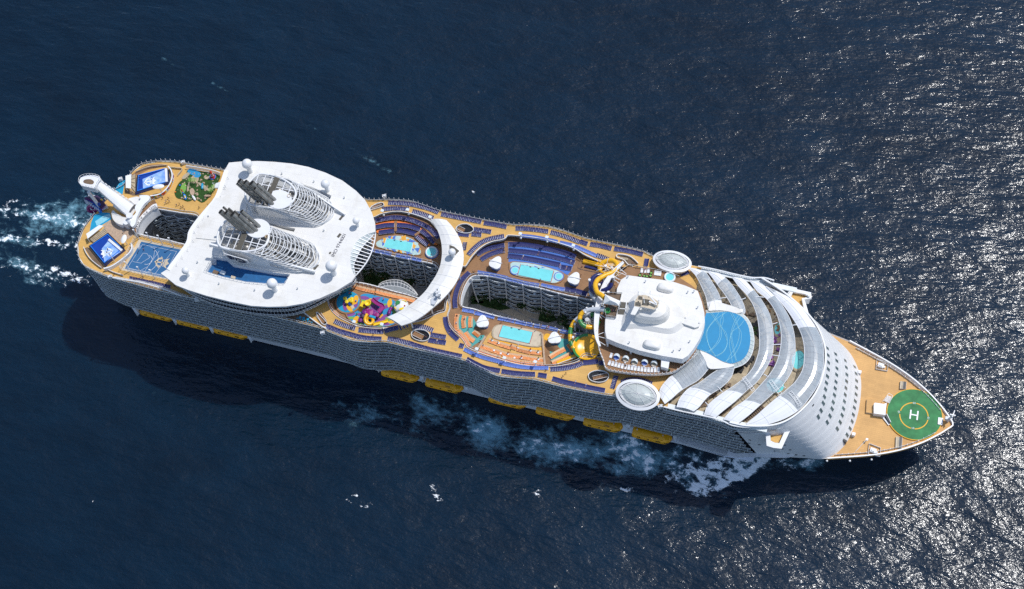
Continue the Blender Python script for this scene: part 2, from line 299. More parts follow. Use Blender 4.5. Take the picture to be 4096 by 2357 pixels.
    for cx,cy,a,bb,ang,f,t_ in BL:
        p=U('O',cx,cy,0); an=math.radians(ang+13); dx=X-p.x; dy=Y-p.y
        u=(dx*math.cos(an)+dy*math.sin(an))/a; w=(-dx*math.sin(an)+dy*math.cos(an))/bb; e=np.exp(-(u*u+w*w)*.9)
        foamv=np.maximum(foamv,f*e); tv=np.maximum(tv,t_*e)
    V=np.zeros((nx*ny,3)); V[:,0]=X.ravel(); V[:,1]=Y.ravel()
    idx=np.arange(nx*ny).reshape(ny,nx); F=np.stack([idx[:-1,:-1],idx[:-1,1:],idx[1:,1:],idx[1:,:-1]],-1).reshape(-1,4)
    # outer ring of four big quads to the horizon
    B=8000; ex=np.array([(-B,-B,0),(B,-B,0),(B,B,0),(-B,B,0)],float); n0=len(V); V=np.vstack([V,ex])
    c=[idx[0,0],idx[0,-1],idx[-1,-1],idx[-1,0]]; Fx=np.array([[n0,n0+1,c[1],c[0]],[n0+1,n0+2,c[2],c[1]],[n0+2,n0+3,c[3],c[2]],[n0+3,n0,c[0],c[3]]])
    F=np.vstack([F,Fx]); me=bpy.data.meshes.new('sea')
    me.vertices.add(len(V)); me.vertices.foreach_set('co',V.ravel()); me.loops.add(F.size); me.loops.foreach_set('vertex_index',F.ravel())
    me.polygons.add(len(F)); me.polygons.foreach_set('loop_start',np.arange(0,F.size,4)); me.update(calc_edges=True)
    for nm,arr in(('foam',foamv),('aerated',tv)):
        a=me.attributes.new(nm,'FLOAT','POINT'); a.data.foreach_set('value',np.concatenate([arr.ravel(),np.zeros(4)]))
    me.materials.append(m); o=bpy.data.objects.new('sea',me); COL.objects.link(o); tag(o,'dark blue open sea with wake foam and sun glitter',None,None,'structure')
sea()
# ---------------------------------------------------------------- the ship
SHIP=empty('cruise_ship',(0,0,0),'huge white cruise ship with tan decks seen from above under way on the dark sea','cruise ship')
ZT,ZP,ZC,ZR,ZS,ZB=48.0,45.2,59.0,57.0,51.5,21.8
STB=M2('-173 -3 -174.8 -10.3 -174.3 -18 -171.7 -23.2 -167.6 -26.8 -158 -28.8 -148 -29.3 -135 -29.8 -118 -29.8 -100 -29.8 -80 -29.8 -66 -30 -60.5 -30.8 -56.3 -31.4 -50.4 -32.1 -43 -31 -37 -29.6 -27 -29.7 -6 -29.7 -2 -30.6 4 -32 9.6 -32.8 16 -32 23 -31 35 -31.2 50.7 -30.5 56 -29.6')
PRT=M2('-171 4 -169.5 9 -166.2 13 -165.3 19.5 -162.4 24 -156 26.9 -148.8 28.3 -135 28.9 -118 29.5 -80 29.5 -64 29.6 -56.4 31.4 -51 32.4 -45.8 33 -40 32.3 -33 31.5 -21 31.4 -10 31.7 -2.7 32.2 3 33.6 10.8 34.6 18 34.2 27 33 41 32.9 50.7 32.6 56 31')
SF=M2('73 -30 88 -30 98 -30.6 112 -30.5'); PF=M2('73 31 88 31 98 31 112 30.9')
def hull():
    st=[(-177,12,15,17,12.5),(-175,17,20,21.5,13),(-171,20,23,24.2,13.5),(-163,21.8,24.6,25.3,13.5),(-140,23.5,25.6,25.8,13.5),(-80,24,25.6,25.8,13.5),(0,25.2,26,26.2,13.5),(60,25.9,26.8,27.5,13.5),(80,25.6,28.5,30,13.5),(98,22,28.8,31,13.5),(110,19,27,30.3,22.4),(124,14,23,28.0,22.4),(137,9,19,25.6,22.4),(152,4,12,20.6,22.4),(162,1.5,7,16.2,22.4),(170,.4,3.5,11.2,22.4),(176,.2,1.6,6.2,22.4),(179.5,.1,.8,2.6,22.4),(181.3,.05,.3,.25,22.4)]
    h=MB(); rows=[]
    for x,w0,w1,w2,zt in st:
        rows.append([(0,-4),(w0*.92,-4),(w0,.6),(w0+(w1-w0)*.35,4),(w1,10 if zt<20 else 12),(w2,zt)])
    for sgn in(1,-1):
        V=[]; 
        for (x,_a,_b,_c,zt),r in zip(st,rows): V+=[(x-max(0,(x-140)/41)*18*max(0,1-z/zt),sgn*y,z) for y,z in r]
        n=6
        for i in range(len(st)-1):
            for j in range(n-1):
                a=i*n+j; h.add([V[a],V[a+1],V[a+n+1],V[a+n]],[(0,1,2,3)],'boot' if j<2 else 'hullp' if st[i][0]<105 else 'white',True)
    x=-176; r=rows[0]; h.add([(x,-y,z) for y,z in reversed(r)]+[(x,y,z) for y,z in r],[tuple(range(12))],'hullp')
    h.build('hull',SHIP)
    d=MB(); P=[Vector((s[0],s[3],0)) for s in st[:11]]; d.prism([Vector((s[0],-s[3]+.02,0)) for s in st[:11]]+[Vector((s[0],s[3]-.02,0)) for s in reversed(st[:11])],13.0,13.35,'hullp'); d.build('promenade_deck',SHIP)
    # wall behind the lifeboats + davits
    w=MB(); a=M2('-168 -21 -150 -22.5 95 -22.8 104 -22'); w.wall(a,13.35,19.6,.4,'hullp'); w.wall(setz([Vector((p.x,-p.y,0)) for p in a],0),13.35,19.6,.4,'hullp')
    for xx in (-154.5,-136.8,-120,-102.5,-46,-27,-8,-1,19.6,39.5,59.3,78.2): w.box((xx,-26,16.5),(1.5,6,6.2),'hullp'); w.box((xx,-28.7,14.2),(.4,1.6,3),'steel')
    w.build('lifeboat_deck_wall',SHIP)
    bx=[Vector((s[0],s[3],0)) for s in st[10:]]
    bd=MB(); P=[Vector((p.x,-p.y+.25,0)) for p in bx]+[Vector((p.x-.2,p.y-.25,0)) for p in reversed(bx)]
    bd.prism(P,ZB-.5,ZB,'bowtan'); bd.build('bow_deck',SHIP)
    bw=MB(); e=[Vector((p.x,-p.y,0)) for p in bx[2:]]+[Vector((p.x,p.y,0)) for p in reversed(bx[2:-1])]; e=sm(e,90); bw.wall(e,ZB-.3,ZB+1.0,.35,'bowtan'); bw.wall(off(e,.1),ZB+1.0,ZB+1.1,.5,'whitep')
    bw.build('bulwark',SHIP)
    rl=MB(); q=[p for p in off(e,1.4) if p.x>139 and not(p.x>176)]
    for part in ([p for p in q if p.y<0],[p for p in q if p.y>0]):
        rl.wall(part,ZB,ZB+1.0,.06,'whitep')
        for i in range(0,len(part),2): rl.box((part[i].x,part[i].y,ZB+.6),(.12,.5,1.2),'whitep')
    rl.build('railing',SHIP)
hull()
def rail(mb,P,z,h=1.1,post=2.2,m='whitep',glass='bglass',closed=False):
    P=setz(P,z); 
    if glass: mb.ribbon(setz(P,z+.12),setz(P,z+h-.1),glass,closed)
    mb.tube(setz(P,z+h),.07,m,4,closed=closed); n=max(2,int(plen(P)/post))
    for p in rs(P,n): mb.box((p.x,p.y,z+h/2),(.1,.1,h),m)
def facade(name,P,zs,dep,endx=None,sg=1,cell=4.1,wallm='cabin'):
    """P runs along the outer edge, sg chooses the inward side"""
    b=MB(); g=MB(); wl=MB(); n=norms(P)
    for k,z in enumerate(zs):
        Q=P
        if endx: Q=[p for p in P if p.x<endx(z)]
        I=off(Q,sg*dep); b.band(setz(Q,z+.12),setz(I,z+.12),.28,'slab','bfloor'); b.ribbon(setz(Q,z+.14),setz(off(Q,sg*.22),z+.14),'slab'); b.ribbon(setz(Q,z+.98),setz(off(Q,sg*.26),z+.98),'slab'); b.ribbon(setz(Q,z+.98),setz(Q,z+.86),'slab')
        b.ribbon(setz(off(Q,sg*.02),z+.12),setz(off(Q,sg*.02),z+.88),'bglass')
        m=max(2,int(plen(Q)/cell)); q=rs(Q,m*2+1); qi=rs(I,m*2+1); sh=k%2
        for i in range(sh,2*m,2):
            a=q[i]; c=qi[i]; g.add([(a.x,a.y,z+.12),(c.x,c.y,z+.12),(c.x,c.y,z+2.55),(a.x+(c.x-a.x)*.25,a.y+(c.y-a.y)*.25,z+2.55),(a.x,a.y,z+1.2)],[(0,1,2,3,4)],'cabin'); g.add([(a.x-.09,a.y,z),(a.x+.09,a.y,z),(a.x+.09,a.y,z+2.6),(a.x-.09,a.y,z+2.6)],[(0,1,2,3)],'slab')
    Q=[p for p in P if not endx or p.x<endx(zs[-1])]; I=off(P,sg*dep)
    for k,z in enumerate(zs):
        II=[p for p in I if not endx or p.x<endx(z)+.1]
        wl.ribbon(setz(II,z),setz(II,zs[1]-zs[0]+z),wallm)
    return b,g,wl
ZF=[20.2+2.75*k for k in range(10)]
def balcony_furniture(P,sg):
    b=MB(); rnd=random.Random(21); n=norms(P)
    for z in ZF:
        Q=[p for p in off(P,sg*.75) if p.x<98+(47-z)*.47-1]
        for p in rs(Q,int(plen(Q)/2.05)):
            if rnd.random()<.2: b.box((p.x+rnd.uniform(-.5,.5),p.y,z+.5),(rnd.uniform(.4,.7),rnd.uniform(.4,.7),.7),rnd.choice(['cabin2','frost','lblue','cream','dark','brownf','bluedeck']),rz=rnd.random())
    tag(b.build('balcony_furniture',SHIP),kind='stuff')
def superstructure():
    for nm,side,f,sg in(('starboard',STB,SF,1),('port',PRT,PF,-1)):
        P=sm(side[:5],24)+sm(side[4:],220)[1:]+rs(side[-1:]+f,30)[1:]
        # even out
        P=rs(P,300)
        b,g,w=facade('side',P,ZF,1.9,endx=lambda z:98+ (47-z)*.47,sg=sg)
        if sg>0: balcony_furniture(P,sg)
        b.build('balcony_row',SHIP); g.build('balcony_divider',SHIP)['kind']='stuff'; w.build('cabin_wall',SHIP)
        e=MB(); e.band(setz(P,ZT+.02),setz(off(P,sg*1.9),ZT+.02),.7,'slab'); e.build('deck_edge',SHIP)
    u=MB(); u.prism(off(STB,1.95)[1:-1]+off(PRT,-1.95)[-2:0:-1],19.7,19.9,'dark'); u.build('cabin_floor',SHIP)
superstructure()
# openings (z = level of the deck they are cut in)
SUNK=L('C',ZT,'330 340 420 300 530 265 600 235 740 212 870 228 1000 268 1080 310 1140 380 1180 450 1200 540 1230 640 1300 715 1395 742')
SUNK+=L('D',ZT,'175 528 200 490 230 445 280 390 340 345 410 315 480 302 520 285 540 262 650 268 760 280 870 298 1000 335 1110 375 1200 430 1310 480 1400 520')+L('E',ZT,'600 240')
SUNK+=L('E',ZT,'640 500 640 1010 345 1035')+L('D',ZT,'1200 1290 1150 1335 1080 1362 1000 1378 890 1390 780 1385 620 1365 470 1325 330 1280 200 1225 170 1180 130 1130 70 1080 30 1020 20 950 40 880 20 800')+L('C',ZT,'1240 1055 1225 1120 1215 1180 1150 1200 1000 1265 900 1290 780 1310 700 1335 620 1345 500 1345 370 1325 260 1280 180 1235 120 1180 85 1120 72 1060 60 1000 160 880 300 700')
WELL1=L('C',ZP,'330 585 430 580 560 608 700 640 800 660 920 680 1040 705 1120 730 1160 790 1150 860 1100 930 1040 1000 960 1050 930 1042 840 1015 720 985 620 955 560 940 450 912 300 885 240 850 215 760 240 660')
WELL2=L('D',ZP,'137 850 140 800 155 740 175 690 205 640 240 612 300 605 420 618 530 645 620 668 700 690 820 715 900 738 1050 775 1180 800 1290 830 1310 900 1300 1010 1290 1085 1230 1115 1130 1108 1050 1090 960 1068 860 1045 760 1022 690 1008 600 985 500 965 420 945 330 920 250 893 180 880 150 870')
WELLA=L('A',ZT,'618 745 622 700 640 660 670 620 700 585 735 550 775 530 900 548 1000 565 1145 592 1150 700 1100 850 1000 840 900 815 780 790 640 758')
def upper():
    nS=[i for i,p in enumerate(STB)]; o=STB+M2('74.5 -30 74.5 31')+list(reversed(PRT))
    o=off(o,.2,True); u=MB(); u.prism(o,ZT-.45,ZT+.03,'tan',side='whitep',holes=(SUNK,WELLA)); u.build('sun_deck',SHIP)
    p=MB(); s=M2('-66 -27.5 -40 -28.5 0 -28.5 10 -30.5 25 -28.5 54 -28 54 29 25 30.5 10 31.5 0 30 -30 29.5 -45 30.5 -66 27.5')
    p.prism(s,ZP-.4,ZP,'teak',side='whitep',holes=(WELL1,WELL2)); p.build('pool_deck',SHIP)
    # outer back wall below sun deck
    w=MB(); w.wall(s,ZP,ZT-.5,.2,'cream',closed=True); w.build('deckhouse_wall',SHIP)
    f=MB(); 
    c=SUNK[:40]; i0=[i for i,p in enumerate(SUNK)]
    up=SUNK[2:9]; fas=MB()
    segs=[SUNK[1:12],SUNK[12:30],SUNK[33:52],SUNK[52:-2]]
    for sg in segs:
        q=sm(sg,len(sg)*6); fas.wall(q,ZT-.8,ZT+.45,.2,'whitep'); rail(fas,off(q,-.5),ZT+.05,1.1,3.0)
    fas.build('deck_opening_rim',SHIP)
    rl=MB(); q=sm(STB,260); rail(rl,off(q,.35),ZT,1.15,2.4,glass='bglass'); q2=sm(PRT,260); rail(rl,off(q2,-.35),ZT,1.15,2.4)
    for Q,s_ in((q,1),(q2,-1)):
        for p in off(rs(Q,120),.0): rl.box((p.x,p.y,ZT+.9),(.16,.16,1.9),'whitep')
    rl.build('railing',SHIP)
    # band under the starboard rail, cream inside
    # well rims and walls
    for W_,z,z0,nm in((WELL1,ZP,24,''),(WELL2,ZP,24,''),(WELLA,ZT,15,'')):
        r=MB(); q=sm(W_,120,True); r.wall(q,z-.6,z+.3,.3,'whitep',closed=True); rail(r,off(q,.6,True),z,1.15,2.6,closed=True); r.build('well_rim',SHIP)
        w=MB(); q1=off(q,.5 if 1 else 0,True); w.ribbon(setz(q,z-.6),setz(q,z0),'cabin2',True); w.build('well_wall',SHIP)
    fl=MB(); fl.prism(M2('-68 -14 47 -14 47 17 -68 17'),25.5,26,'stone'); fl.build('park_floor',SHIP)
    fl=MB(); fl.prism(M2('-160 -14 -118 -14 -118 16 -160 16'),14.5,15,'brownf'); fl.build('boardwalk_floor',SHIP)
upper()
def inner_facade(P,z0,z1,n,bulge,ribs,mrib='steel',discs=True,off0=-1.2):
    """balconies facing the open well; P runs aft to fore along the port rim"""
    b=MB(); rb=MB(); dz=(z1-z0)/n; Q0=rs(P,ribs*8+1)
    nn=norms(Q0); gl=MB()
    for k in range(n+1):
        z=z0+dz*k; lean=(n-k)*.27
        def row(d): return [p-nv*(d+lean+bulge*math.sin(math.pi*((i%8)/8)) ) for i,(p,nv) in enumerate(zip(Q0,nn))]
        A=row(.3); B=row(-1.9); b.band(setz(A,z+.1),setz(B,z+.1),.45,'frost','cabin2'); b.ribbon(setz(A,z+1.0),setz(row(.08),z+1.0),'frost'); b.ribbon(setz(A,z+1.0),setz(A,z+.7),'frost'); b.ribbon(setz(row(.28),z+.1),setz(row(.28),z+.85),'bglass')
        for i in range(0,len(Q0),4):
            a=A[i]; c=B[i]
            if k<n: b.add([(a.x,a.y,z),(c.x,c.y,z),(c.x,c.y,z+dz),(a.x+(c.x-a.x)*.5,a.y+(c.y-a.y)*.5,z+dz)],[(0,1,2,3)],'cabin2')
        if discs and k<n:
            for i in range(2+(k%2)*3,len(Q0)-2,8):
                p=row(-.3)[i]; b.cyl((p.x,p.y,z+1.2),.55,.1,'frost',10)
    for i in range(0,len(Q0),8):
        p=Q0[i]; nv=nn[i]; pts=[]
        for t in range(9):
            u=t/8; z=z1+3.6-(z1+3.6-z0+1)*u; pts.append(Vector((p.x,p.y,z))-nv*(.5+2.4*u*u))
        rb.tube(pts,[.28]*9,mrib,6)
    return b,rb
def wells():
    q=sm(L('C',ZP,'330 585 430 580 560 608 700 640 800 660 920 680 1040 705 1130 735'),60)
    b,r=inner_facade(q,25.5,42.6,6,.9,6); b.build('park_balconies',SHIP); r.build('facade_rib',SHIP)
    q=sm(L('D',ZP,'215 632 240 612 300 605 420 618 530 645 620 668 700 690 820 715 900 738 1050 775 1180 800 1290 830'),80)
    b,r=inner_facade(q,25.5,42.6,6,.9,7); b.build('park_balconies',SHIP); r.build('facade_rib',SHIP)
    q=sm(L('A',ZT,'700 585 735 545 775 530 900 548 1000 565 1145 592'),60)
    b,r=inner_facade(q,19,44,9,1.1,4,discs=True); b.build('boardwalk_balconies',SHIP)
wells()
# ---------------------------------------------------------------- park and boardwalk contents
def blob_tree(loc,r,h,label,grp,seed):
    rnd=random.Random(seed); t=empty('park_tree',loc,label,'tree',grp); x,y,z=loc
    tr=MB(); tr.tube([(x,y,z),(x+.1,y,z+h*.5),(x,y+.1,z+h*.8)],[.22,.16,.08],'skirt',6)
    for k in range(4): a=k*1.6; tr.tube([(x,y,z+h*.5),(x+math.cos(a)*r*.5,y+math.sin(a)*r*.5,z+h*.8)],[.1,.04],'skirt',5)
    tr.build('trunk',t); c=MB()
    for k in range(170):
        u=rnd.random()**.4*r; a=rnd.random()*6.28; zz=(rnd.random()-.5)*r*1.3; s=.28+rnd.random()*.3
        px,py,pz=x+math.cos(a)*u,y+math.sin(a)*u,z+h*.85+zz*math.sqrt(max(0.05,1-(u/r)**2)); q=Matrix.Rotation(rnd.random()*6,3,'Z')@Matrix.Rotation(rnd.random()*1.4,3,'X')
        c.add([Vector((px,py,pz))+q@Vector(v) for v in((-s,0,0),(0,-s*.6,0),(s,0,.1),(0,s*.6,0))],[(0,1,2,3)],'bush')
    c.build('crown',t); return t
def park():
    g=MB()
    for s in('170 700 230 760 320 800 330 850 150 850','260 780 380 800 560 890 470 905 330 870 250 830','820 910 930 940 960 990 880 1010 800 990','1000 1020 1100 1040 1180 1090 1060 1080'):
        g.prism(L('D',26.05,s),26.0,26.8,'bush'); g.cut('planting_bed',SHIP)
    g.prism(L('C',26.05,'420 800 640 830 700 900 560 930 430 900'),26,26.8,'bush')
    g.build('planting_bed',SHIP)
    pv=MB()
    for s in('260 810 420 850 600 900 760 1000 690 1000 520 930 400 890 270 850','560 850 700 860 880 910 820 980 700 960'):
        pv.prism(L('D',26.05,s),26,26.12,'cream'); pv.cut('park_path',SHIP)
    sp=[('D',330,830,2.2,6),('D',505,850,2.0,5.5),('D',790,900,2.6,5),('D',880,975,2.8,6),('D',660,895,1.8,5),('D',430,880,1.6,5),('D',205,700,2.4,6),('D',1010,1030,2.2,5),('C',500,860,2.6,6),('C',620,900,2.4,6),('C',700,850,2.2,5),('C',880,930,2.2,5),('D',240,820,2.1,5),('D',930,920,1.8,5)]
    lb=['under the facade at the aft end','beside the curved path','beside the round plaza','at the plaza edge, widest of the park','between path and rib','next to the pale path','in the aft corner','at the fore end of the plaza','of the aft park opening, nearest the crown roof','beside the glass vault','below the balconies of the aft opening','below the crescent canopy','on the aft bed','below the middle balconies']
    for i,(f,x,y,r,h) in enumerate(sp):
        p=U(f,x,y,25.5); blob_tree((p.x,p.y,26.02),r,h,'dark green tree in the sunken park '+lb[i],'trees in the sunken park',i)
    v=MB(); n=14
    top=sm(L('N',38.5,'1272 190 1300 110 1370 58 1480 20 1600 0 1750 0 1880 32 2000 100 2100 190 2180 282 2240 370'),n); mid=sm(L('N',41.5,'1290 192 1400 158 1500 146 1650 146 1800 168 1950 218 2100 295 2220 380'),n); base=sm(L('N',42,'1272 200 1600 250 1900 320 2240 395'),n)
    v.ribbon(mid,base,'slate',smooth=True); h=[a.lerp(b,.5)+Vector((0,0,.7)) for a,b in zip(top,mid)]; v.ribbon(mid,h,'vglass',smooth=True); v.ribbon(h,top,'vglass',smooth=True)
    for q in(top,mid,h): v.tube(q,.14,'whitep',5)
    for a_,h_,b_ in zip(top,h,mid): v.tube([a_,h_,b_],.09,'whitep',4)
    v.build('glass_vault',SHIP)
    e=MB(); q=sm(L('D',ZP+.2,'300 603 240 610 203 640 175 688 155 738 140 800 137 855'),30); e.band(q,[p-n_*0 for p,n_ in zip(setz(sm(L('D',ZP-2,'300 640 250 640 222 665 196 705 176 750 160 800 152 850'),30),ZP-2.2),q)],.3,'whitep'); e.build('well_rim',SHIP)
park()
# ---------------------------------------------------------------- aft roof with funnels
CROWN=L('B',ZC,'300 112 400 103 550 98 700 105 850 120 1000 150 1150 200 1300 270 1420 360 1500 440 1560 550 1588 640 1592 722')
NOTCH=L('B',ZC,'1520 742 1450 782 1402 840 1377 900 1370 960 1377 1040 1400 1095 1415 1112')
CROWN2=L('B',ZC,'1380 1162 1250 1242 1100 1310 950 1356 800 1381 650 1384 500 1376 300 1336 100 1286')+L('H',ZC,'1140 403 1020 355 940 290 868 236')
AFTE=L('A',ZC,'870 1070 950 960 1042 830 1062 740 1110 660 1190 560 1290 440 1330 350 1344 290')+L('B',ZC,'205 345 235 260 262 180')
HOLES=[L('B',ZC,'165 945 90 1072 250 1122 450 1166 620 1181 790 1181 838 1098 700 1082 480 1040 330 1010 275 960'),
 L('B',ZC,'905 293 1050 338 1120 366 1204 404 1188 440 1130 415 1050 365'),L('B',ZC,'640 645 700 655 886 695 872 722 780 700 690 672')]
def crown():
    o=CROWN+NOTCH+CROWN2+AFTE; c=MB(); c.prism(o,ZC-1.1,ZC,'roof',side='whitep',holes=HOLES); c.build('aft_roof',SHIP)
    fl=MB(); 
    for h,m_ in zip(HOLES,('bluedeck','bluedeck','grate')): fl.prism(h,ZC-2.4,ZC-2.2,m_); fl.wall(h,ZC-2.4,ZC-1.1,.2,'whitep',closed=True); fl.cut('sunken_roof_deck',SHIP)
    r=MB(); 
    for h in HOLES[:2]: rail(r,off(h,-.3,True),ZC,1.0,1.6,glass=None,closed=True); r.cut('roof_rail',SHIP)
    # aft lip
    A=sm(AFTE,60); r.band(setz(off(A,0),ZC+.45),setz(off(A,-1.6),ZC+.15),.6,'whitep')
    for i in range(3,57,4):
        p=A[i]; n=norms(A)[i]; r.bar(p+n*-2.0+Vector((0,0,.2)),p+n*-3.1+Vector((0,0,.05)),.1,.1,'steel'); r.bar(A[i+1]+n*-1.9+Vector((0,0,.2)),p+n*-3.1+Vector((0,0,.05)),.1,.1,'steel')
    r.build('roof_edge_trim',SHIP)
    w=MB(); body=off(o,2.6,True)   # outline runs clockwise seen from above, left = outward -> use inward
    body=[Vector((p.x*.91-7.6,p.y*.84-.2,0)) for p in o]
    w.wall(sm(body,160,True),ZT,ZC-1.1,.3,'win',closed=True)
    q=sm(body,120,True)
    for z in (51.5,54.8): w.wall(q,z,z+.35,1.0,'whitep',closed=True)
    w.build('funnel_deck_house',SHIP)
    for i in range(0,120,3):
        p=q[i]; w=None
    ms=MB()
    for i in range(0,120,3): ms.box((q[i].x,q[i].y,(ZT+ZC-1)/2),(.35,.35,ZC-1-ZT),'steel')
    ms.build('support_column',SHIP)
    # curved walkways outboard on the starboard side
    wk=MB()
    for z,s,wd,fr in ((50.3,'940 285 1000 330 1100 400 1200 465 1300 515 1400 555 1550 598 1700 630 1850 655 2000 668 2130 668 2250 650 2350 610 2450 565 2531 520',2.6,'H'),(53.4,'1150 415 1250 468 1400 520 1550 560 1700 590 1900 614 2050 620 2200 610 2350 565 2450 520 2531 478',2.2,'H')):
        q=sm(L(fr,z,s),110)
        q=q+sm([q[-1],U('B',1400,1185,z),U('B',1425,1140,z)],8)[1:]
        wk.band(q,off(q,wd),.4,'steel','floord'); wk.tube(setz(q,z+1.2),.1,'whitep',4); wk.tube(setz(q,z+.6),.06,'whitep',4)
        for p,p2 in zip(rs(q,60),rs(off(q,wd+2.6),60)):
            wk.bar((p.x,p.y,z+1.2),(p.x,p.y,z-.6),.14,.14,'whitep'); wk.bar((p.x,p.y,z+.05),(p2.x,p2.y,z+.05),.16,.16,'steel')
    wk.build('curved_walkway',SHIP)
    # notch glass canopy
    g=MB(); a=sm([CROWN[-1]]+NOTCH,30); cu=sm(L('B',ZC-2,'1592 722 1585 800 1558 900 1520 980 1470 1050 1415 1112'),30); mid=sm(L('B',ZC-1.2,'1592 722 1555 770 1480 850 1430 940 1400 1020 1415 1112'),30)
    g.ribbon(a,mid,'glassd'); 
    for i in range(2,29,2): g.bar(a[i],cu[i],.24,.3,'whitep')
    for i in range(1,29): g.bar(a[i],mid[i],.1,.14,'whitep')
    g.tube(cu,.28,'whitep',6); g.tube(mid,.22,'whitep',6)
    g.build('notch_canopy',SHIP)
    # roof slots
    s=MB()
    for x,y,w_,h_,a_ in((1290,600,2.2,.9,-1.9),(1272,756,1.9,1.0,-1.9),(1192,910,.9,.7,-1.9),(1068,1035,2.6,.9,-1.85)):
        p=U('B',x,y,ZC); s.box((p.x,p.y,ZC+.04),(w_,h_,.08),'grate',rz=math.radians(70))
    for ox,oy,cols in((350,455,[(0,0),(30,5),(60,10),(-14,20),(16,25),(46,30),(-28,40),(2,47),(32,52)]),(275,625,[(0,0),(-30,5),(-25,27),(-52,40),(-35,70),(-68,75),(-45,92),(-85,100),(-58,105),(-100,125),(-70,122),(-72,145),(-118,152),(-90,148),(-118,150)])):
        for dx,dy in cols:
            p=U('B',ox+dx,oy+dy,ZC); s.box((p.x,p.y,ZC+.03),(1.0,.62,.07),'dark',rz=-.08)
    for fr,x,y in(('B',770,213),('B',1052,283),('B',1320,425),('B',1140,715),('B',215,1183),('B',530,1240),('B',908,1226),('B',122,590),('B',25,995),('H',1245,128)):
        p=U(fr,x,y,ZC); s.cyl((p.x,p.y,ZC),.22,.7,'steel',8); s.ball((p.x,p.y,ZC+.9),.3,'greyt',8)
    s.build('roof_vent',SHIP)
    # raised aft centre plate with thin shading step
    e=MB(); P=L('B',ZC,'165 430 470 385 450 560 280 640 200 800 10 780 20 740 90 580'); e.prism(P,ZC,ZC+.35,'roof'); e.build('roof_plate',SHIP)
    text('registration_number','IMO 9744001',U('B',1270,840,ZC+.06),2.0,U('B',1308,768,ZC)-U('B',1230,912,ZC),U('B',1240,835,ZC)-U('B',1270,845,ZC),'ink',SHIP)
crown()
def radome(fr,x,y,r,label,z=ZC,ped=None):
    """x,y: the foot of the pedestal"""
    p=U(fr,x,y,z); h=ped if ped else r*2.2; t=empty('satellite_dome',p,label,'radome','white satellite domes on the roofs')
    a=MB(); a.ball((p.x,p.y,p.z+h+r*.72),r,'whitep',32); a.add([],[],'whitep'); a.cyl((p.x,p.y,p.z+h+r*.52),r*1.01,.1,'steel',32); a.build('dome',t)
    b=MB(); b.cyl(p,r*.55,h+.2,'whitep',20,r2=r*.42); b.cyl((p.x,p.y,p.z+h*.9),r*.62,.25,'steel',20); b.build('pedestal',t)
radome('B',489,190,2.05,'large white satellite dome at the aft port corner of the big white roof')
radome('B',1170,358,1.8,'white satellite dome beside the small blue opening on the port edge of the roof')
radome('B',1436,668,1.4,'smaller white satellite dome near the rounded forward edge of the big roof')
radome('B',1228,1092,2.25,'largest white satellite dome, near the round glass notch of the big roof')
radome('B',708,1238,2.05,'white satellite dome with a tan stain beside the starboard blue sunken deck')
radome('H',1147,258,1.45,'small white satellite dome alone at the aft starboard corner of the big roof')
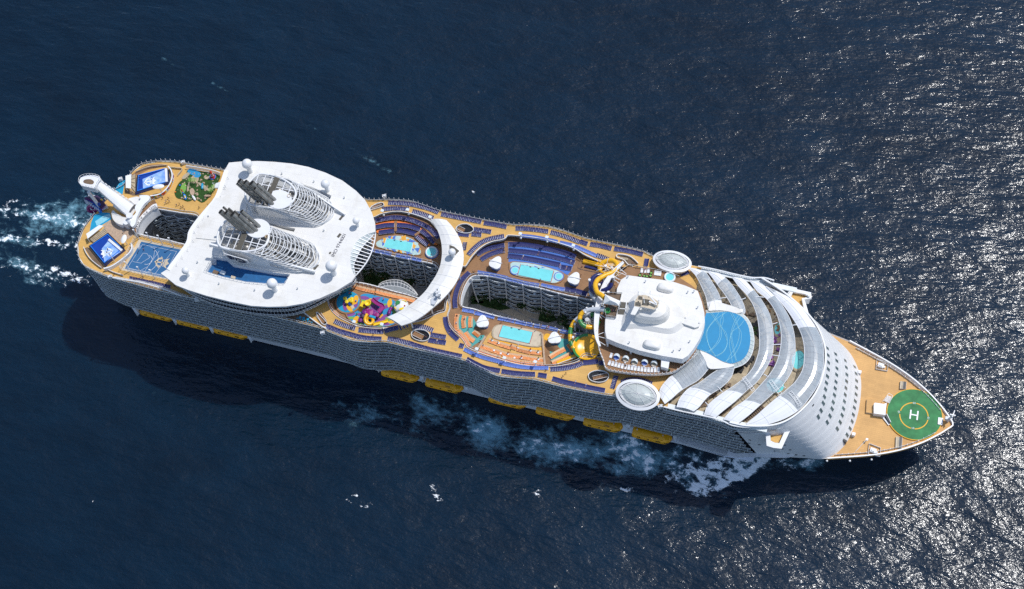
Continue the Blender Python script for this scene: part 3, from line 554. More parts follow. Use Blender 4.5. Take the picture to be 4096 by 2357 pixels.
def funnel(sgn):
    port=sgn>0; cy=14.2 if port else -8.0; x0,x1=(-106,-71.5) if port else (-113,-69.5)
    if port: x0,x1,cy,hw=-106.3,-71.8,14.2,7.2
    else: x0,x1,cy,hw=-110.3,-70.6,-6.9,7.0
    f=empty('funnel',((x0+x1)/2,cy,ZC),('port' if port else 'starboard')+' white louvred funnel with leaning grey pipes'+(' and a dark blue badge' if not port else ', without a badge'),'funnel','pair of funnels')
    zt=ZC+8.3; 
    def hoop(z,xf,ins,n=56):
        P=[]; xa=x0+ins*.4; a0=xa+hw*.55; bx=xf-hw*1.7
        for i in range(9): a=math.pi/2+math.pi*i/8; P.append(Vector((a0+math.cos(a)*hw*.62,cy+math.sin(a)*(hw-ins),z)))
        for i in range(13): a=-math.pi/2+math.pi*i/12; P.append(Vector((max(a0+1,bx)+math.cos(a)*hw*1.7,cy+math.sin(a)*(hw-ins),z)))
        return P
    xt=x0+20
    c=MB(); base=sm(hoop(ZC,x1,0),80,True); c.wall(base,ZC,ZC+.9,.5,'whitep',closed=True)
    # solid side panels: white wall aft and inboard, open louvres forward
    H=sm(hoop(ZC,xt,0),80,True); nn=norms(H,True)
    pan=MB()
    sel=[p for p in H]
    c.build('base_ring',f)
    lv=MB()
    for k in range(12):
        z=ZC+.9+k*.62; xf=x1-(x1-xt)*(k/11.)**1.25; q=sm(hoop(z,xf,.1*k*.4),80,True)
        lv.tube(q,.13,'steel',4,closed=True)
    # forward ribs: hoops sloping down over the machinery
    for k in range(14):
        t=k/13; xf=xt+(x1-xt)*t*.93; z1=zt-(zt-ZC-1.0)*t**1.1
        P=[]
        for i in range(21):
            a=-math.pi/2+math.pi*i/20; P.append(Vector((xf-hw*.9+math.cos(a)*hw*.95,cy+math.sin(a)*(hw-.1),z1+.25+1.5*math.cos(a)*0)))
        P=[Vector((P[0].x-7+2*t,P[0].y,P[0].z+.3))]+P+[Vector((P[-1].x-7+2*t,P[-1].y,P[-1].z+.3))]
        lv.tube(P,.17,'steel',5)
    for s_ in(-.82,-.45,0,.45,.82): lv.tube([(xt-6,cy+s_*hw,zt+.1),(xt+4,cy+s_*hw*.95,zt-1.6),(x1-3-6*abs(s_)**2,cy+s_*hw*.9,ZC+1.2)],.14,'whitep',5)
    lv.build('louvre',f)
    # top frame
    tf=MB(); top=sm(hoop(zt,xt,0),60,True); tf.tube(top,.45,'whitep',6,closed=True)
    for k in range(7): x=x0+2.2+k*2.9; tf.box((x,cy,zt),(.3,2*hw-1,.3),'whitep')
    tf.box(((x0+xt)/2,cy+hw*.35,zt+.02),(xt-x0-3,.3,.25),'whitep'); tf.box(((x0+xt)/2+1,cy-hw*.3,zt+.02),(xt-x0-3,.3,.25),'whitep')
    sy=-1 if port else 1
    tf.box((x0+10,cy-sy*hw*.40,zt+.25),(2.2,hw*1.1,.12),'grate'); tf.build('top_frame',f)
    wl=MB()
    i0=[i for i,p in enumerate(H) if (p.y-cy)*sgn<0 or p.x<x0+3.5]
    if port:
        P=[Vector((x0+5.5,cy-hw-.15,0)),Vector((xt+5,cy-hw-.15,0))]; wl.add([(x0+5.5,cy-hw-.2,ZC),(x1-9,cy-hw+.4,ZC),(x0+13,cy-hw-.2,zt-1.2),(x0+5.5,cy-hw-.2,zt-.1)],[(0,1,2,3)],'white'); wl.bar(U('B',905,292,zt-3),U('B',1325,572,ZC+.6),.6,1.5,'white')
    else:
        # long straight fin wall on the outboard side
        wl.bar(U('B',130,835,zt-.6),U('B',1060,1076,ZC+1),.7,1.7,'white'); wl.prism([Vector((x0+4,cy-hw+.6,0)),Vector((x0+12,cy-hw-.1,0)),Vector((x0+22,cy-hw-.1,0)),Vector((x0+22,cy-hw+.8,0)),Vector((x0+4,cy-hw+1.2,0))],ZC-2.2,zt-2.5,'white')
    wl.build('side_wall',f)
    # machinery
    mc=MB(); rnd=random.Random(3 if port else 4)
    mc.prism(sm(hoop(ZC,xt-1,1.2),30,True),ZC,ZC+3.5,'mach'); mc.prism(sm(hoop(ZC,x1-2,1.2),30,True),ZC,ZC+.5,'metal')
    for k in range(20):
        x=x0+3+rnd.random()*(x1-x0-12); y=cy+(rnd.random()-.5)*hw*1.4; z=ZC+2.5+rnd.random()*2.5*(1-(x-x0)/(x1-x0))
        mc.tube([(x,y,z),(x+3,y+.4,z-.3),(x+6,y+.2,z-1.6)],.5+rnd.random()*.6,'mach' if k%2 else 'metal',10)
    for k in range(70):
        x=x0+2+rnd.random()*(x1-x0-8); y=cy+(rnd.random()-.5)*hw*1.6; z=ZC+2+rnd.random()*4*(1-(x-x0)/(x1-x0)); mc.bar((x,y,z),(x+(rnd.random()-.5)*6,y+(rnd.random()-.5)*5,z+(rnd.random()-.5)*1.5),.14,.14,'steel' if k%3 else 'mach')
    mc.lathe((x0+11.5,cy-sy*.2+(2.5 if port else -3.2),ZC+5.5),[(0,1.2),(1.6,1.1),(1.9,0)],'metal'); mc.lathe((x0+6.5,cy+(4 if port else -4),ZC+5),[(0,1.0),(1.5,.8),(1.8,0),(1.8,-3)],'metal')
    mc.build('machinery',f)
    pl=MB(); q=[Vector((xt-5.8+math.cos(a)*5.2,cy+(-2.6 if port else 4.2)+math.sin(a)*4.2,0)) for a in [2*math.pi*i/24 for i in range(24)] if math.cos(a)>-.75]
    pl.prism(q,zt+.1,zt+.5,'whitep'); pl.build('platform',f)
    # pipes, mouths given in image pixels of crop frame B
    Zm=zt+9.2
    lst=[(392,272,1.12),(442,283,1.12),(497,292,1.22),(548,306,.8),(528,343,.8),(370,298,.5),(417,316,.5),(470,328,.5)] if port else [(225,543,1.05),(273,553,1.05),(330,568,1.2),(411,542,.8),(388,577,.8),(250,506,.5),(297,518,.5),(350,541,.45)]
    for i,(x,y,r) in enumerate(lst):
        z=Zm-(0 if i<5 else 1.5)-(1.0 if 3<=i<5 else 0); m_=U('B',x,y,z); d=U('B',x+190,y+165,z-9.8)-m_; bpt=m_+d; dn=d.normalized()
        p=MB(); p.tube([bpt,m_],r,'pipe',16,caps=False)
        p.tube([m_-dn*0,m_-dn*.05],[r*1.04,r*1.04],'metal',16,caps=False); p.tube([m_+dn*.02,m_+dn*1.8],[r*.93,r*.9],'soot',16)
        for t in (.25,.5,.75): c0=bpt.lerp(m_,t); p.tube([c0,c0+dn*.14],r*1.05,'metal',16)
        p.build('exhaust_pipe',f)
    br=MB()
    for t in (.3,.62):
        a=U('B',lst[0][0],lst[0][1],Zm); 
        P=[ (lambda m_,d: m_+d*t)(U('B',x,y,Zm),U('B',x+190,y+165,Zm-9.8)-U('B',x,y,Zm)) for x,y,r in lst]
        for i in range(len(P)-1): br.bar(P[i],P[i+1],.16,.16,'metal')
    br.build('pipe_brace',f)
    # small black fins / tan funnels
    cp=MB()
    if port:
        for x,y in((690,222),(750,235),(805,250)): p=U('B',x,y,zt); cp.add([p,p+Vector((1.6,.3,0)),p+Vector((1.2,-.2,.9))],[(0,1,2)],'ink')
    p=U('B',832,412,zt) if port else U('B',634,770,zt); cp.lathe(p,[(.55,-1),(.6,.7),(.75,.75),(.6,.75),(.5,-.2)],'cream'); cp.build('vent_cap',f)
    return f
FP=funnel(1); FS=funnel(-1)
def logo(p,xd,yd,s,m,parent,name='crown_anchor_badge',th=.03):
    """crown over an anchor, drawn in the plane xd, yd; s = height"""
    x=Vector(xd).normalized(); y=Vector(yd); y=(y-x*y.dot(x)).normalized(); z=x.cross(y); b=MB(); p=Vector(p)
    def pg(pts,mm=m,e=0):
        V=[p+x*(a*s)+y*(c*s)+z*(th+e) for a,c in pts]
        tri=tessellate_polygon([[Vector((a,c,0)) for a,c in pts]]); b.add(V,[tuple(t) for t in tri],mm)
    pg([(-.05,-.42),(.05,-.42),(.05,.12),(-.05,.12)])
    pg([(-.26,-.02),(.26,-.02),(.26,.06),(-.26,.06)])
    R1=[(math.cos(a)*.40,math.sin(a)*.36-.10) for a in [math.pi*1.0+math.pi*i/12 for i in range(13)]]; R2=[(math.cos(a)*.27,math.sin(a)*.22-.12) for a in [math.pi*2.0-math.pi*i/12 for i in range(13)]]; pg(R1+R2)
    pg([(-.5,-.16),(-.33,.0),(-.2,-.16)]); pg([(.5,-.16),(.33,.0),(.2,-.16)]); pg([(-.12,-.44),(0,-.56),(.12,-.44)])
    pg([(-.3,.14),(.3,.14),(.3,.2),(-.3,.2)]); pg([(-.3,.23),(.3,.23),(.42,.5),(.2,.36),(0,.56),(-.2,.36),(-.42,.5)])
    return b.build(name,parent)
# crescent canopy roof
def crescent():
    o=L('C',56,'1228 293 1290 362 1340 440 1375 520 1391 600 1393 680 1375 770 1330 880 1270 970 1190 1060 1100 1140 1000 1220 900 1280 790 1318')
    i_=L('C',56,'1075 285 1130 370 1162 450 1180 530 1184 610 1180 660 1165 740 1130 820 1080 900 1015 990 930 1070 850 1130 750 1190 650 1235')
    A=sm(o,60); B=sm(i_,60); c=MB()
    rows=[]
    for t in (0,.25,.5,.75,1): rows.append([Vector((a.x+(b.x-a.x)*t,a.y+(b.y-a.y)*t,56+.8*math.sin(math.pi*t))) for a,b in zip(A,B)])
    for r,r2 in zip(rows[:-1],rows[1:]): c.ribbon(r,r2,'roof',smooth=True)
    c.band(setz(A,56),setz(B,56),.7,'whitep')
    for k in range(4,58,5):
        c.tube([Vector((r[k].x,r[k].y,r[k].z+.02)) for r in rows],.09,'whitep',5)
    c.build('crescent_canopy',SHIP)
    s=MB()
    for k in (4,14,24,34,44,54):
        for q,nm in((A[k].lerp(B[k],.2),0),(A[k].lerp(B[k],.8),0)): s.cyl((q.x,q.y,ZP),.3,56-ZP-.5,'whitep',8)
    s.build('canopy_column',SHIP)
    f=MB(); P=L('C',56.9,'1258 535 1300 550 1350 590 1305 640 1262 640'); f.prism(P,56.3,56.95,'grate'); f.build('canopy_recess',SHIP)
    f=MB(); P=L('C',56.9,'1075 1060 1128 1012 1172 1050 1148 1050 1110 1115 1080 1110'); f.prism(P,56.3,57.0,'greyt')
    for x,y in((1130,985),(1150,965),(1160,1000)): p=U('C',x,y,58.5); f.box((p.x,p.y,58.3),(1.1,1.6,1.4),'whitep',rz=.3); f.cyl((p.x,p.y,59),.1,1.6,'whitep',6)
    p=U('C',1140,1005,57); f.bar((p.x-3,p.y-3,57),(p.x,p.y,60),.16,.16,'whitep'); f.bar((p.x-3.2,p.y-2,57.2),(p.x,p.y,59.2),.12,.12,'whitep'); f.box((p.x+.4,p.y,58),(1.6,3.2,1.1),'whitep',rz=.5); f.box((p.x+.6,p.y-1.8,59),(.9,.9,.9),'greyt')
    f.build('canopy_mast',SHIP)
crescent()
radome('C',1290,640,1.45,'white satellite dome standing in a square cut in the crescent canopy',z=56.9,ped=2.2)
# ---------------------------------------------------------------- forward roof, mast, arch
RF=L('E',ZR,'600 312 760 335 900 352 1000 370 1110 405 1215 450 1250 545 1273 640 1278 720 1265 790 1235 870 1185 950 1130 1020 1080 1052 900 1022 700 975 500 905 412 868 398 800 400 700 418 640 500 480 503 430 540 350')
def fwd():
    c=MB(); o=RF; n=len(o); lowr=[Vector((p.x+(p.x-62)*.012,p.y+(p.y-2)*.03,ZR-2.6)) for p in o]
    c.prism(o,ZR-.3,ZR,'roof'); c.ribbon([Vector((p.x,p.y,ZR)) for p in o],lowr,'white',closed=True); c.prism(lowr,ZR-3.1,ZR-2.61,'whitep'); c.build('forward_roof',SHIP)
    # raised terrace and bump housings
    t=MB(); q=sm(L('E',ZR,'545 765 600 560 700 470 860 480 1000 520 1090 600 1120 680 1110 740 1060 790 980 830 840 815 700 785'),60,True)
    q2=[Vector((p.x*.86+62*.14,p.y*.8+3*.2,0)) for p in q]
    V=len(q); A=[Vector((p.x,p.y,ZR+.02)) for p in q]; B=[Vector((p.x,p.y,ZR+1.5)) for p in q2]; t.ribbon(A,B,'roof',True,True); t.prism(q2,ZR,ZR+1.5,'roof'); 
    t.build('roof_terrace',SHIP)
    bp=MB()
    for x,y,l,w in((930,420,6.4,3.4),(812,922,6.8,3.6)):
        p=U('E',x,y,ZR+1); pr=[(1.0,0),(.93,.7),(.8,1.1),(.6,1.25),(0,1.3)]
        V=[]; N_=28
        for r,z in pr:
            for k in range(N_):
                a=2*math.pi*k/N_; ca,sa=math.cos(a),math.sin(a); sx=math.copysign(abs(ca)**.55,ca)*l/2; sy=math.copysign(abs(sa)**.6,sa)*w/2; V.append((p.x+sx*r,p.y+sy*r,ZR+z*1.5))
        bp.add(V,[(i*N_+k,i*N_+(k+1)%N_,(i+1)*N_+(k+1)%N_,(i+1)*N_+k) for i in range(4) for k in range(N_)],'roof',True); bp.cut('roof_housing',SHIP)
    wd=MB(); P=L('E',ZR,'1045 735 1170 665 1225 690 1240 740 1225 775 1190 785'); wd.prism(P,ZR,ZR+1.1,'roof'); wd.build('roof_step',SHIP)
    # mast housing: rounded bullet
    h=MB(); P0=sm(L('E',ZR+2,'650 700 700 640 760 590 830 555 900 548 960 580 975 640 955 700 900 735 830 745 700 730'),50,True); ce=Vector((sum(p.x for p in P0)/50,sum(p.y for p in P0)/50,0))
    prev=None
    for s_,z in((1,ZR+.5),(.97,ZR+2.5),(.88,ZR+4.6),(.72,ZR+5.8),(.4,ZR+6.4),(.02,ZR+6.6)):
        q=[Vector((ce.x+(p.x-ce.x)*s_,ce.y+(p.y-ce.y)*s_,z)) for p in P0]
        if prev: h.ribbon(prev,q,'roof',True,True)
        prev=q
    h.build('mast_housing',SHIP)
    hg=MB()
    for s in('520 545 585 552 570 660 508 655','592 552 645 560 640 575 622 660 580 662','705 645 835 665 828 712 700 690'):
        hg.prism(L('E',ZR+.1,s),ZR,ZR+.12,'grate'); hg.cut('roof_hatch',SHIP)
    for s in('502 600 632 610 628 616 500 606','583 550 592 552 578 662 569 660','765 655 770 656 764 703 758 702'): hg.prism(L('E',ZR+.3,s),ZR,ZR+.3,'steel'); hg.cut('hatch_frame',SHIP)
    m=MB(); pf=L('E',ZR+9,'660 540 690 490 750 485 820 510 870 545 865 590 830 615 740 595 655 585'); m.prism(pf,ZR+8.4,ZR+9,'cream',side='whitep')
    for s in('665 548 712 552 708 585 662 580','692 495 728 500 724 530 690 525','728 517 790 528 780 582 722 575'): m.prism(L('E',ZR+9.06,s),ZR+9.0,ZR+9.06,'grate')
    m.prism(L('E',ZR+9,'690 407 733 415 733 490 690 485'),ZR+8.5,ZR+9,'roof'); m.prism(L('E',ZR+9,'655 585 703 595 662 663 622 655'),ZR+8.5,ZR+9,'roof')
    for x,y in((690,545),(730,560),(810,560)): p=U('E',x,y,ZR+9); m.box((p.x,p.y,ZR+5),(.5,.5,8),'whitep')
    for x,y,h_ in((740,560,4),(690,490,3.4),(870,560,3),(795,475,2.2)): p=U('E',x,y,ZR+9); m.cyl((p.x,p.y,ZR+9),.12,h_,'whitep',6); m.box((p.x,p.y,ZR+9+h_*.7),(.15,2.4,.2),'whitep',rz=.4)
    p=U('E',820,560,ZR+10); m.box((p.x,p.y,ZR+10.2),(3.2,.5,.5),'whitep',rz=-.2); m.box((p.x,p.y+1,ZR+10.6),(.5,3.4,.4),'whitep',rz=.9)
    m.build('radar_mast',SHIP)
    sm_=MB()
    for x,y in((755,370),(1128,465),(1182,460),(1215,600),(1105,700),(612,910),(1145,900),(1063,970),(1000,985),(1225,745),(600,330)):
        p=U('E',x,y,ZR); sm_.cyl((p.x,p.y,ZR),.16,.9,'steel',6); sm_.ball((p.x,p.y,ZR+1.1),.32,'greyt',8); sm_.cut('roof_light',SHIP)
    # lower cabana deck
    d=MB(); P=sm(L('E',ZS,'335 900 350 980 385 1070 410 1138 500 1163 600 1178 700 1188 800 1192 900 1186 1000 1168 1080 1120 1150 1060 1200 990'),40)+L('E',ZS,'1290 640 1240 470 1160 400 1050 330 940 292 800 262 690 245 610 230 520 300 440 420 380 560 345 700')
    d.prism(P,ZS-.5,ZS,'teak',side='whitep'); d.build('cabana_deck',SHIP)
    r=MB(); q=sm(P[:40],90); r.wall(q,ZS-.6,ZS+.35,.4,'whitep'); rail(r,off(q,-.2),ZS,1.25,1.7); rail(r,sm(P[43:51],40),ZS,1.2,2)
    for p in rs(q,34): r.box((p.x,p.y,ZS+.9),(.2,.2,1.8),'whitep')
    r.build('cabana_deck_rail',SHIP)
    w=MB(); ww=[Vector((p.x+(62-p.x)*.06,p.y+(2-p.y)*.1,0)) for p in RF]; w.wall(ww,ZP,ZR-3,.3,'win',closed=True); w.build('forward_deck_house',SHIP)
    pr=MB()
    for x,y in((420,935),(625,1000)): p=U('E',x,y,ZS); pr.cyl((p.x,p.y,ZS),.45,3,'whitep',10)
    pr.cut('roof_pillar',SHIP); P=L('E',ZS+3,'895 1040 970 1050 955 1135 890 1118'); pr.prism(P,ZS,ZS+3,'whitep'); pr.build('stair_house',SHIP)
    # arch
    a=sm(L('E',ZR-1,'555 190 520 220 470 265 425 320 388 375 362 430 340 480 325 540 313 600 305 680 303 760 306 820 318 880 345 940'),50); b=off(a,2.0); ar=MB(); aa=[]
    for i,(p,q) in enumerate(zip(a,b)):
        t=i/49; wd=.5+.9*math.sin(math.pi*min(1,t*.98+.01)); aa.append((p,p.lerp(q,wd/1.4)))
    ar.band([x for x,_ in aa],[y for _,y in aa],1.0,'whitep'); ar.tube([x+Vector((0,0,.15)) for x,_ in aa],.22,'whitep',6); ar.build('support_arch',SHIP)
    ts=MB()
    for x0,y0,x1,y1 in((500,230,585,300),(440,330,545,395),(490,275,605,320),(330,560,400,590),(325,640,440,710),(322,640,400,690),(325,840,430,800),(330,850,445,880),(345,895,400,930),(455,300,520,350),(335,650,370,700),(395,500,450,540)):
        ts.tube([U('E',x0,y0,ZR-1),U('E',x1,y1,ZR-2.2)],.13,'whitep',5)
    ts.build('arch_strut',SHIP)
    for x,y in((320,560),(310,800),(400,380)):
        p=U('E',x,y,ZR-1); s2=MB(); s2.cyl((p.x+.4,p.y,ZP),.3,ZR-1-ZP,'whitep',8); s2.build('arch_column',SHIP)
fwd()
def oval(px,cy,sg,A_,B_):
    """cantilevered whirlpool canopy, tilted outward"""
    M=Matrix.Rotation(sg*math.radians(-9),3,'X'); c=Vector((px,cy,51.0)); b=MB(); n=64
    def el(a,bb,z,sh=1.0): return [c+M@Vector((math.cos(2*math.pi*k/n)*a,math.sin(2*math.pi*k/n)*bb,z)) for k in range(n)]
    def lens(a,bb,z):
        o=[]
        for k in range(n):
            t=2*math.pi*k/n; o.append(c+M@Vector((math.cos(t)*a,math.copysign(abs(math.sin(t))**1.35,math.sin(t))*bb,z)))
        return o
    o=el(A_,B_,0); i_=el(A_*.87,B_*.8,.35); b.ribbon(o,i_,'whitep',True); b.ribbon(el(A_*.93,B_*.93,-1.6),o,'whitep',True,True); b.ribbon(el(A_*.35,B_*.4,-5.5),el(A_*.93,B_*.93,-1.6),'whitep',True,True)
    b.build('oval_deck_pod',SHIP)
    g=MB(); g.add([c+M@Vector((0,0,-1.3))]+el(A_*.87,B_*.82,-1.3),[(0,k+1,(k+1)%n+1) for k in range(n)],'win'); 
    prev=None
    for s_,z in((.78,.4),(.6,1.3),(.35,1.9),(.02,2.1)):
        q=lens(A_*s_*.98,B_*s_*.86,z)
        if prev: g.ribbon(prev,q,'glassw',True,True)
        prev=q
    g.build('oval_canopy_membrane',SHIP)
    r=MB()
    for s_,z in((.86,.4),(.83,.45),(.80,.5),(.77,.52)): q=lens(A_*s_,B_*s_*.93,z); r.tube(q,.1,'whitep',4,closed=True)
    for k in range(0,n,6): 
        q=[lens(A_*s_*.98,B_*s_*.9,z+.06)[k] for s_,z in((.87,.42),(.6,1.3),(.35,1.9),(.02,2.1))]; r.tube(q,.07,'whitep',4)
    r.build('oval_canopy_frame',SHIP)
oval(62.8,29.4,1,7.7,5.1); oval(62.6,-28.6,-1,8.4,5.9)
# ---------------------------------------------------------------- glass-roofed forward pool deck
def solarium():
    f=MB(); P=M2('54 -26 73 -29.6 88 -29.6 98 -30.2 104.5 -29.9 113 -27.4 119 -23.2 123.6 -17 126.6 -9 127.6 0 126 8 122.4 13.5 117.5 19 109.6 24.7 100.6 29.1 88 30.6 73 30.6 54 27'); f.prism(P,44.6,ZP+.02,'beige'); f.build('solarium_deck',SHIP)
    # side parapet with slots
    w=MB(); s=sm(L('K',49.5,'490 240 620 275 800 315 1000 355 1200 405 1340 470 1450 492 1560 500 1700 492 1850 478 1990 440 2110 380'),60)
    w.wall(s,ZP,ZP+1.2,.25,'slab'); w.wall(s,49.0,49.35,.5,'steel'); rail(w,off(s,-1.0),ZP+.1,1.1,1.5)
    for p in rs(s,46): w.box((p.x,p.y,47.2),(.18,.18,4),'steel')
    w.cut('solarium_side_rail',SHIP); sp=[Vector((p.x,-p.y+.3,p.z)) for p in s if p.x<103]; w.wall(sp,ZP,ZP+1.2,.25,'slab'); w.wall(sp,49.0,49.35,.5,'steel')
    for p in rs(sp,46): w.box((p.x,p.y,47.2),(.18,.18,4),'steel')
    w.build('solarium_side_rail',SHIP)
    Z=50.3
    def R_(s): return L('F',Z,s)
    bands=[
     ('930 260 1010 300 1100 350 1170 410 1240 500 1295 590 1330 680 1337 800 1325 900 1290 990 1230 1080 1160 1160 1060 1222 950 1260 860 1278 760 1272','925 258 985 330 1060 420 1115 500 1170 600 1195 700 1195 800 1180 880 1130 960 1075 1010 1020 1055 930 1130 850 1200 760 1270',(.04,.30,.74,.97),'w2'),
     ('800 208 860 232 920 265 985 335 1040 410 1090 500 1120 600 1130 700 1125 800 1100 890 1040 980 960 1050 870 1130 790 1200 705 1262','798 212 850 290 910 340 960 400 1000 480 1025 580 1027 680 1010 770 985 840 940 910 870 990 780 1080 680 1150 608 1225',(0,.15,.83,1.0),''),
     ('675 186 720 195 760 210 830 290 890 370 940 460 965 560 970 660 965 740 940 820 900 890 850 960 790 1010 690 1100 600 1170 550 1212','672 190 720 260 775 320 820 390 850 470 865 560 870 640 868 720 850 790 820 860 760 930 680 990 600 1040 500 1120 468 1190',(0,.13,.80,1.0),''),
     ('495 150 540 160 590 175 660 240 710 310 745 370 765 430 762 462','492 154 540 215 575 265 610 310 650 370 680 430 700 452 730 468',(0,.30,2,2),''),
     ('355 125 420 138 480 165 530 240 570 310 595 380 605 430 602 445','352 130 385 160 410 190 435 235 460 290 480 340 492 400 500 445',(0,.22,.80,1.0),''),
     ('690 845 660 930 590 1000 500 1060 430 1140 390 1172','600 850 520 900 440 960 350 1010 290 1080 268 1142',(.60,1.0,2,2),''),
     ('500 862 430 940 330 1000 280 1035 230 1080 180 1118','432 732 360 810 290 870 210 930 150 1005 142 1065',(.58,1.0,2,2),'')]
    for bi,(a,b,cl,_) in enumerate(bands):
        n=64; A=sm(R_(a),n); B=sm(R_(b),n); g=MB(); fr=MB(); wpt=MB(); wp2=MB(); NT=6
        def surf(i,t):
            w=(A[i]-B[i]).length; hz=min(1.5,w*.16)
            e=math.sin(math.pi*i/(n-1))**.5 if bi<3 else .75
            p=A[i].lerp(B[i],t); return Vector((p.x,p.y,Z-1.4+1.3*e+hz*math.sin(math.pi*t)))
        def cover(i):
            t=i/(n-1); return (cl[0]<=t<cl[1]) or (cl[2]<=t<cl[3])
        for i in range(n-1):
            for j in range(NT):
                (g if not cover(i) else wpt if i<n/2 else wp2).add([surf(i,j/NT),surf(i+1,j/NT),surf(i+1,(j+1)/NT),surf(i,(j+1)/NT)],[(0,1,2,3)],'cloth' if cover(i) else 'glass',True)
        if bi==4:
            pass
        g.build('glass_canopy',SHIP)
        wpt.cut('canopy_cover',SHIP); wp2.cut('canopy_cover',SHIP)
        for t,r in((0,.14),(1,.14),(.5,.05)): fr.tube([surf(i,t)+Vector((0,0,.03)) for i in range(n)],r,'whitep' if r>.1 else 'greyt',4)
        st=2 if bi<3 else 4
        for i in range(0,n,st):
          if not(cover(i) and i%8): fr.tube([surf(i,j/NT)+Vector((0,0,.04)) for j in range(NT+1)],.04 if i%4 else .07,'greyt' if not cover(i) else 'cloth',4)
        for i in range(0,n-5,8):
            if not cover(i): fr.tube([surf(i,0)+Vector((0,0,.08)),surf(i+4,.5)+Vector((0,0,.08)),surf(i,1)+Vector((0,0,.08))],.08,'steel',4)
        fr.build('canopy_frame',SHIP)
        co=MB()
        for i in range(4,n,12):
            for t in(.05,.95): p=surf(i,t); co.cyl((p.x,p.y,ZP),.16,p.z-ZP,'whitep',6)
        co.build('canopy_columns',SHIP)['kind']='stuff'
    # struts between the bands
    st=MB()
    for x0,y0,x1,y1 in((570,355,635,345),(965,540,1000,530),(900,905,935,925),(960,765,1025,775),(960,690,1027,688),(1100,550,1140,545),(730,365,770,350),(1030,985,1060,1005),(840,340,905,345),(600,1035,560,990),(475,1108,500,1135),(920,265,990,330)):
        st.tube([U('F',x0,y0,Z),U('F',x1,y1,Z)],.18,'whitep',5); st.cut('canopy_strut',SHIP)
    # maintenance bridge trolleys on the glass
    tb=MB()
    for x,y in((790,975),(985,1000),(1130,1080)):
        p=U('F',x,y,Z+1.4); M_=Matrix.Rotation(-.75,3,'Z')
        for o_ in(-.6,.6):
            tb.bar(p+M_@Vector((-3.2,o_,0)),p+M_@Vector((3.2,o_,0)),.14,.14,'whitep')
        for k in range(9): tb.bar(p+M_@Vector((-3.2+k*.8,-.6,0)),p+M_@Vector((-3.2+k*.8,.6,0)),.1,.1,'whitep')
    tb.build('maintenance_gantry',SHIP)
    # pool roof
    b=MB(); bl=L('F',51,'440 452 475 460 560 455 640 450 700 465 735 482 760 505 780 535 793 570 803 630 803 665 798 705 785 745 768 775 742 800 710 815 668 828 640 822 600 810 560 788 520 765 480 745 440 730 404 716 380 700 400 600'); bl=sm(bl,90,True)
    b.prism(bl,50.2,51,'poolroof',side='whitep'); b.build('blue_pool_roof',SHIP)
    ln=MB()
    for s in('510 460 555 520 580 570 575 640 540 700 490 740 440 728','520 458 560 510 592 580 585 650 550 700 500 745','575 455 540 510 495 570 480 620 495 680 520 740 550 775','600 455 605 520 595 560 620 620 635 680 610 740 560 775','615 455 585 510 590 560 628 610 632 690 600 745 545 775','632 452 560 500 505 560 487 610 500 690 548 770','655 455 700 540 735 600 730 680 690 760 640 800 620 815','668 456 710 540 722 620 700 700 660 760 628 815','720 470 680 540 660 620 670 700 690 780 700 812','735 482 690 550 668 620 680 700 702 805','760 510 720 560 670 600 650 680 662 760 672 822'):
        ln.tube([p+Vector((0,0,.02)) for p in sm(L('F',51.02,s),40)],.09,'lline',4)
    ln.build('wave_line',SHIP)
    sk=MB(); o2=off(bl,-1.5,True) if plen(off(bl,-1.5,True))>plen(bl) else off(bl,1.5,True)
    sk.band([*setz(o2,49.9),setz(o2,49.9)[0]],[*setz(bl,50.7),setz(bl,50.7)[0]],.2,'glassd'); sk.wall(o2,49.6,49.95,.25,'whitep',closed=True)
    for p,q in zip(rs(o2,60),rs(bl,60)): pass
    for i in range(0,90,2): sk.bar(setz(o2,50)[i],setz(bl,50.9)[i],.09,.12,'steel')
    P=sm(L('F',50.6,'700 462 640 448 560 440 500 446 500 430 520 375 560 378 620 395 700 420 745 450'),30,True); sk.prism(P,50.2,50.8,'roof')
    P=sm(L('F',50.6,'435 733 480 750 520 770 560 792 600 815 640 828 680 833 690 845 640 858 560 866 500 862 470 800'),30,True); sk.prism(P,50.2,50.8,'roof')
    sk.build('pool_roof_skirt',SHIP)
    # pools and odds under the glass
    def slot(x,y,rx,ry,nm,lab,z=ZP):
        p=U('F',x,y,z+.6); t=empty('whirlpool',(p.x,p.y,z),lab,'pool'); a=MB(); a.lathe((p.x,p.y,z),[(rx+.7,0),(rx+.6,.7),(rx,.75),(rx,.4)],'beige',32,1,ry/rx); a.build('pool_surround',t); a=MB(); a.lathe((p.x,p.y,z),[(rx,.6),(0.01,.6)],'pool',32,1,ry/rx); a.build('water',t)
    slot(1152,800,2.3,3.9,'','teal solarium pool showing between the two front glass bands'); slot(1003,575,1.2,2.4,'','small round solarium pool between two glass bands, port side'); slot(985,985,3.3,3.0,'','round whirlpool seen through the glass of the fourth band')
    od=MB(); rnd=random.Random(5)
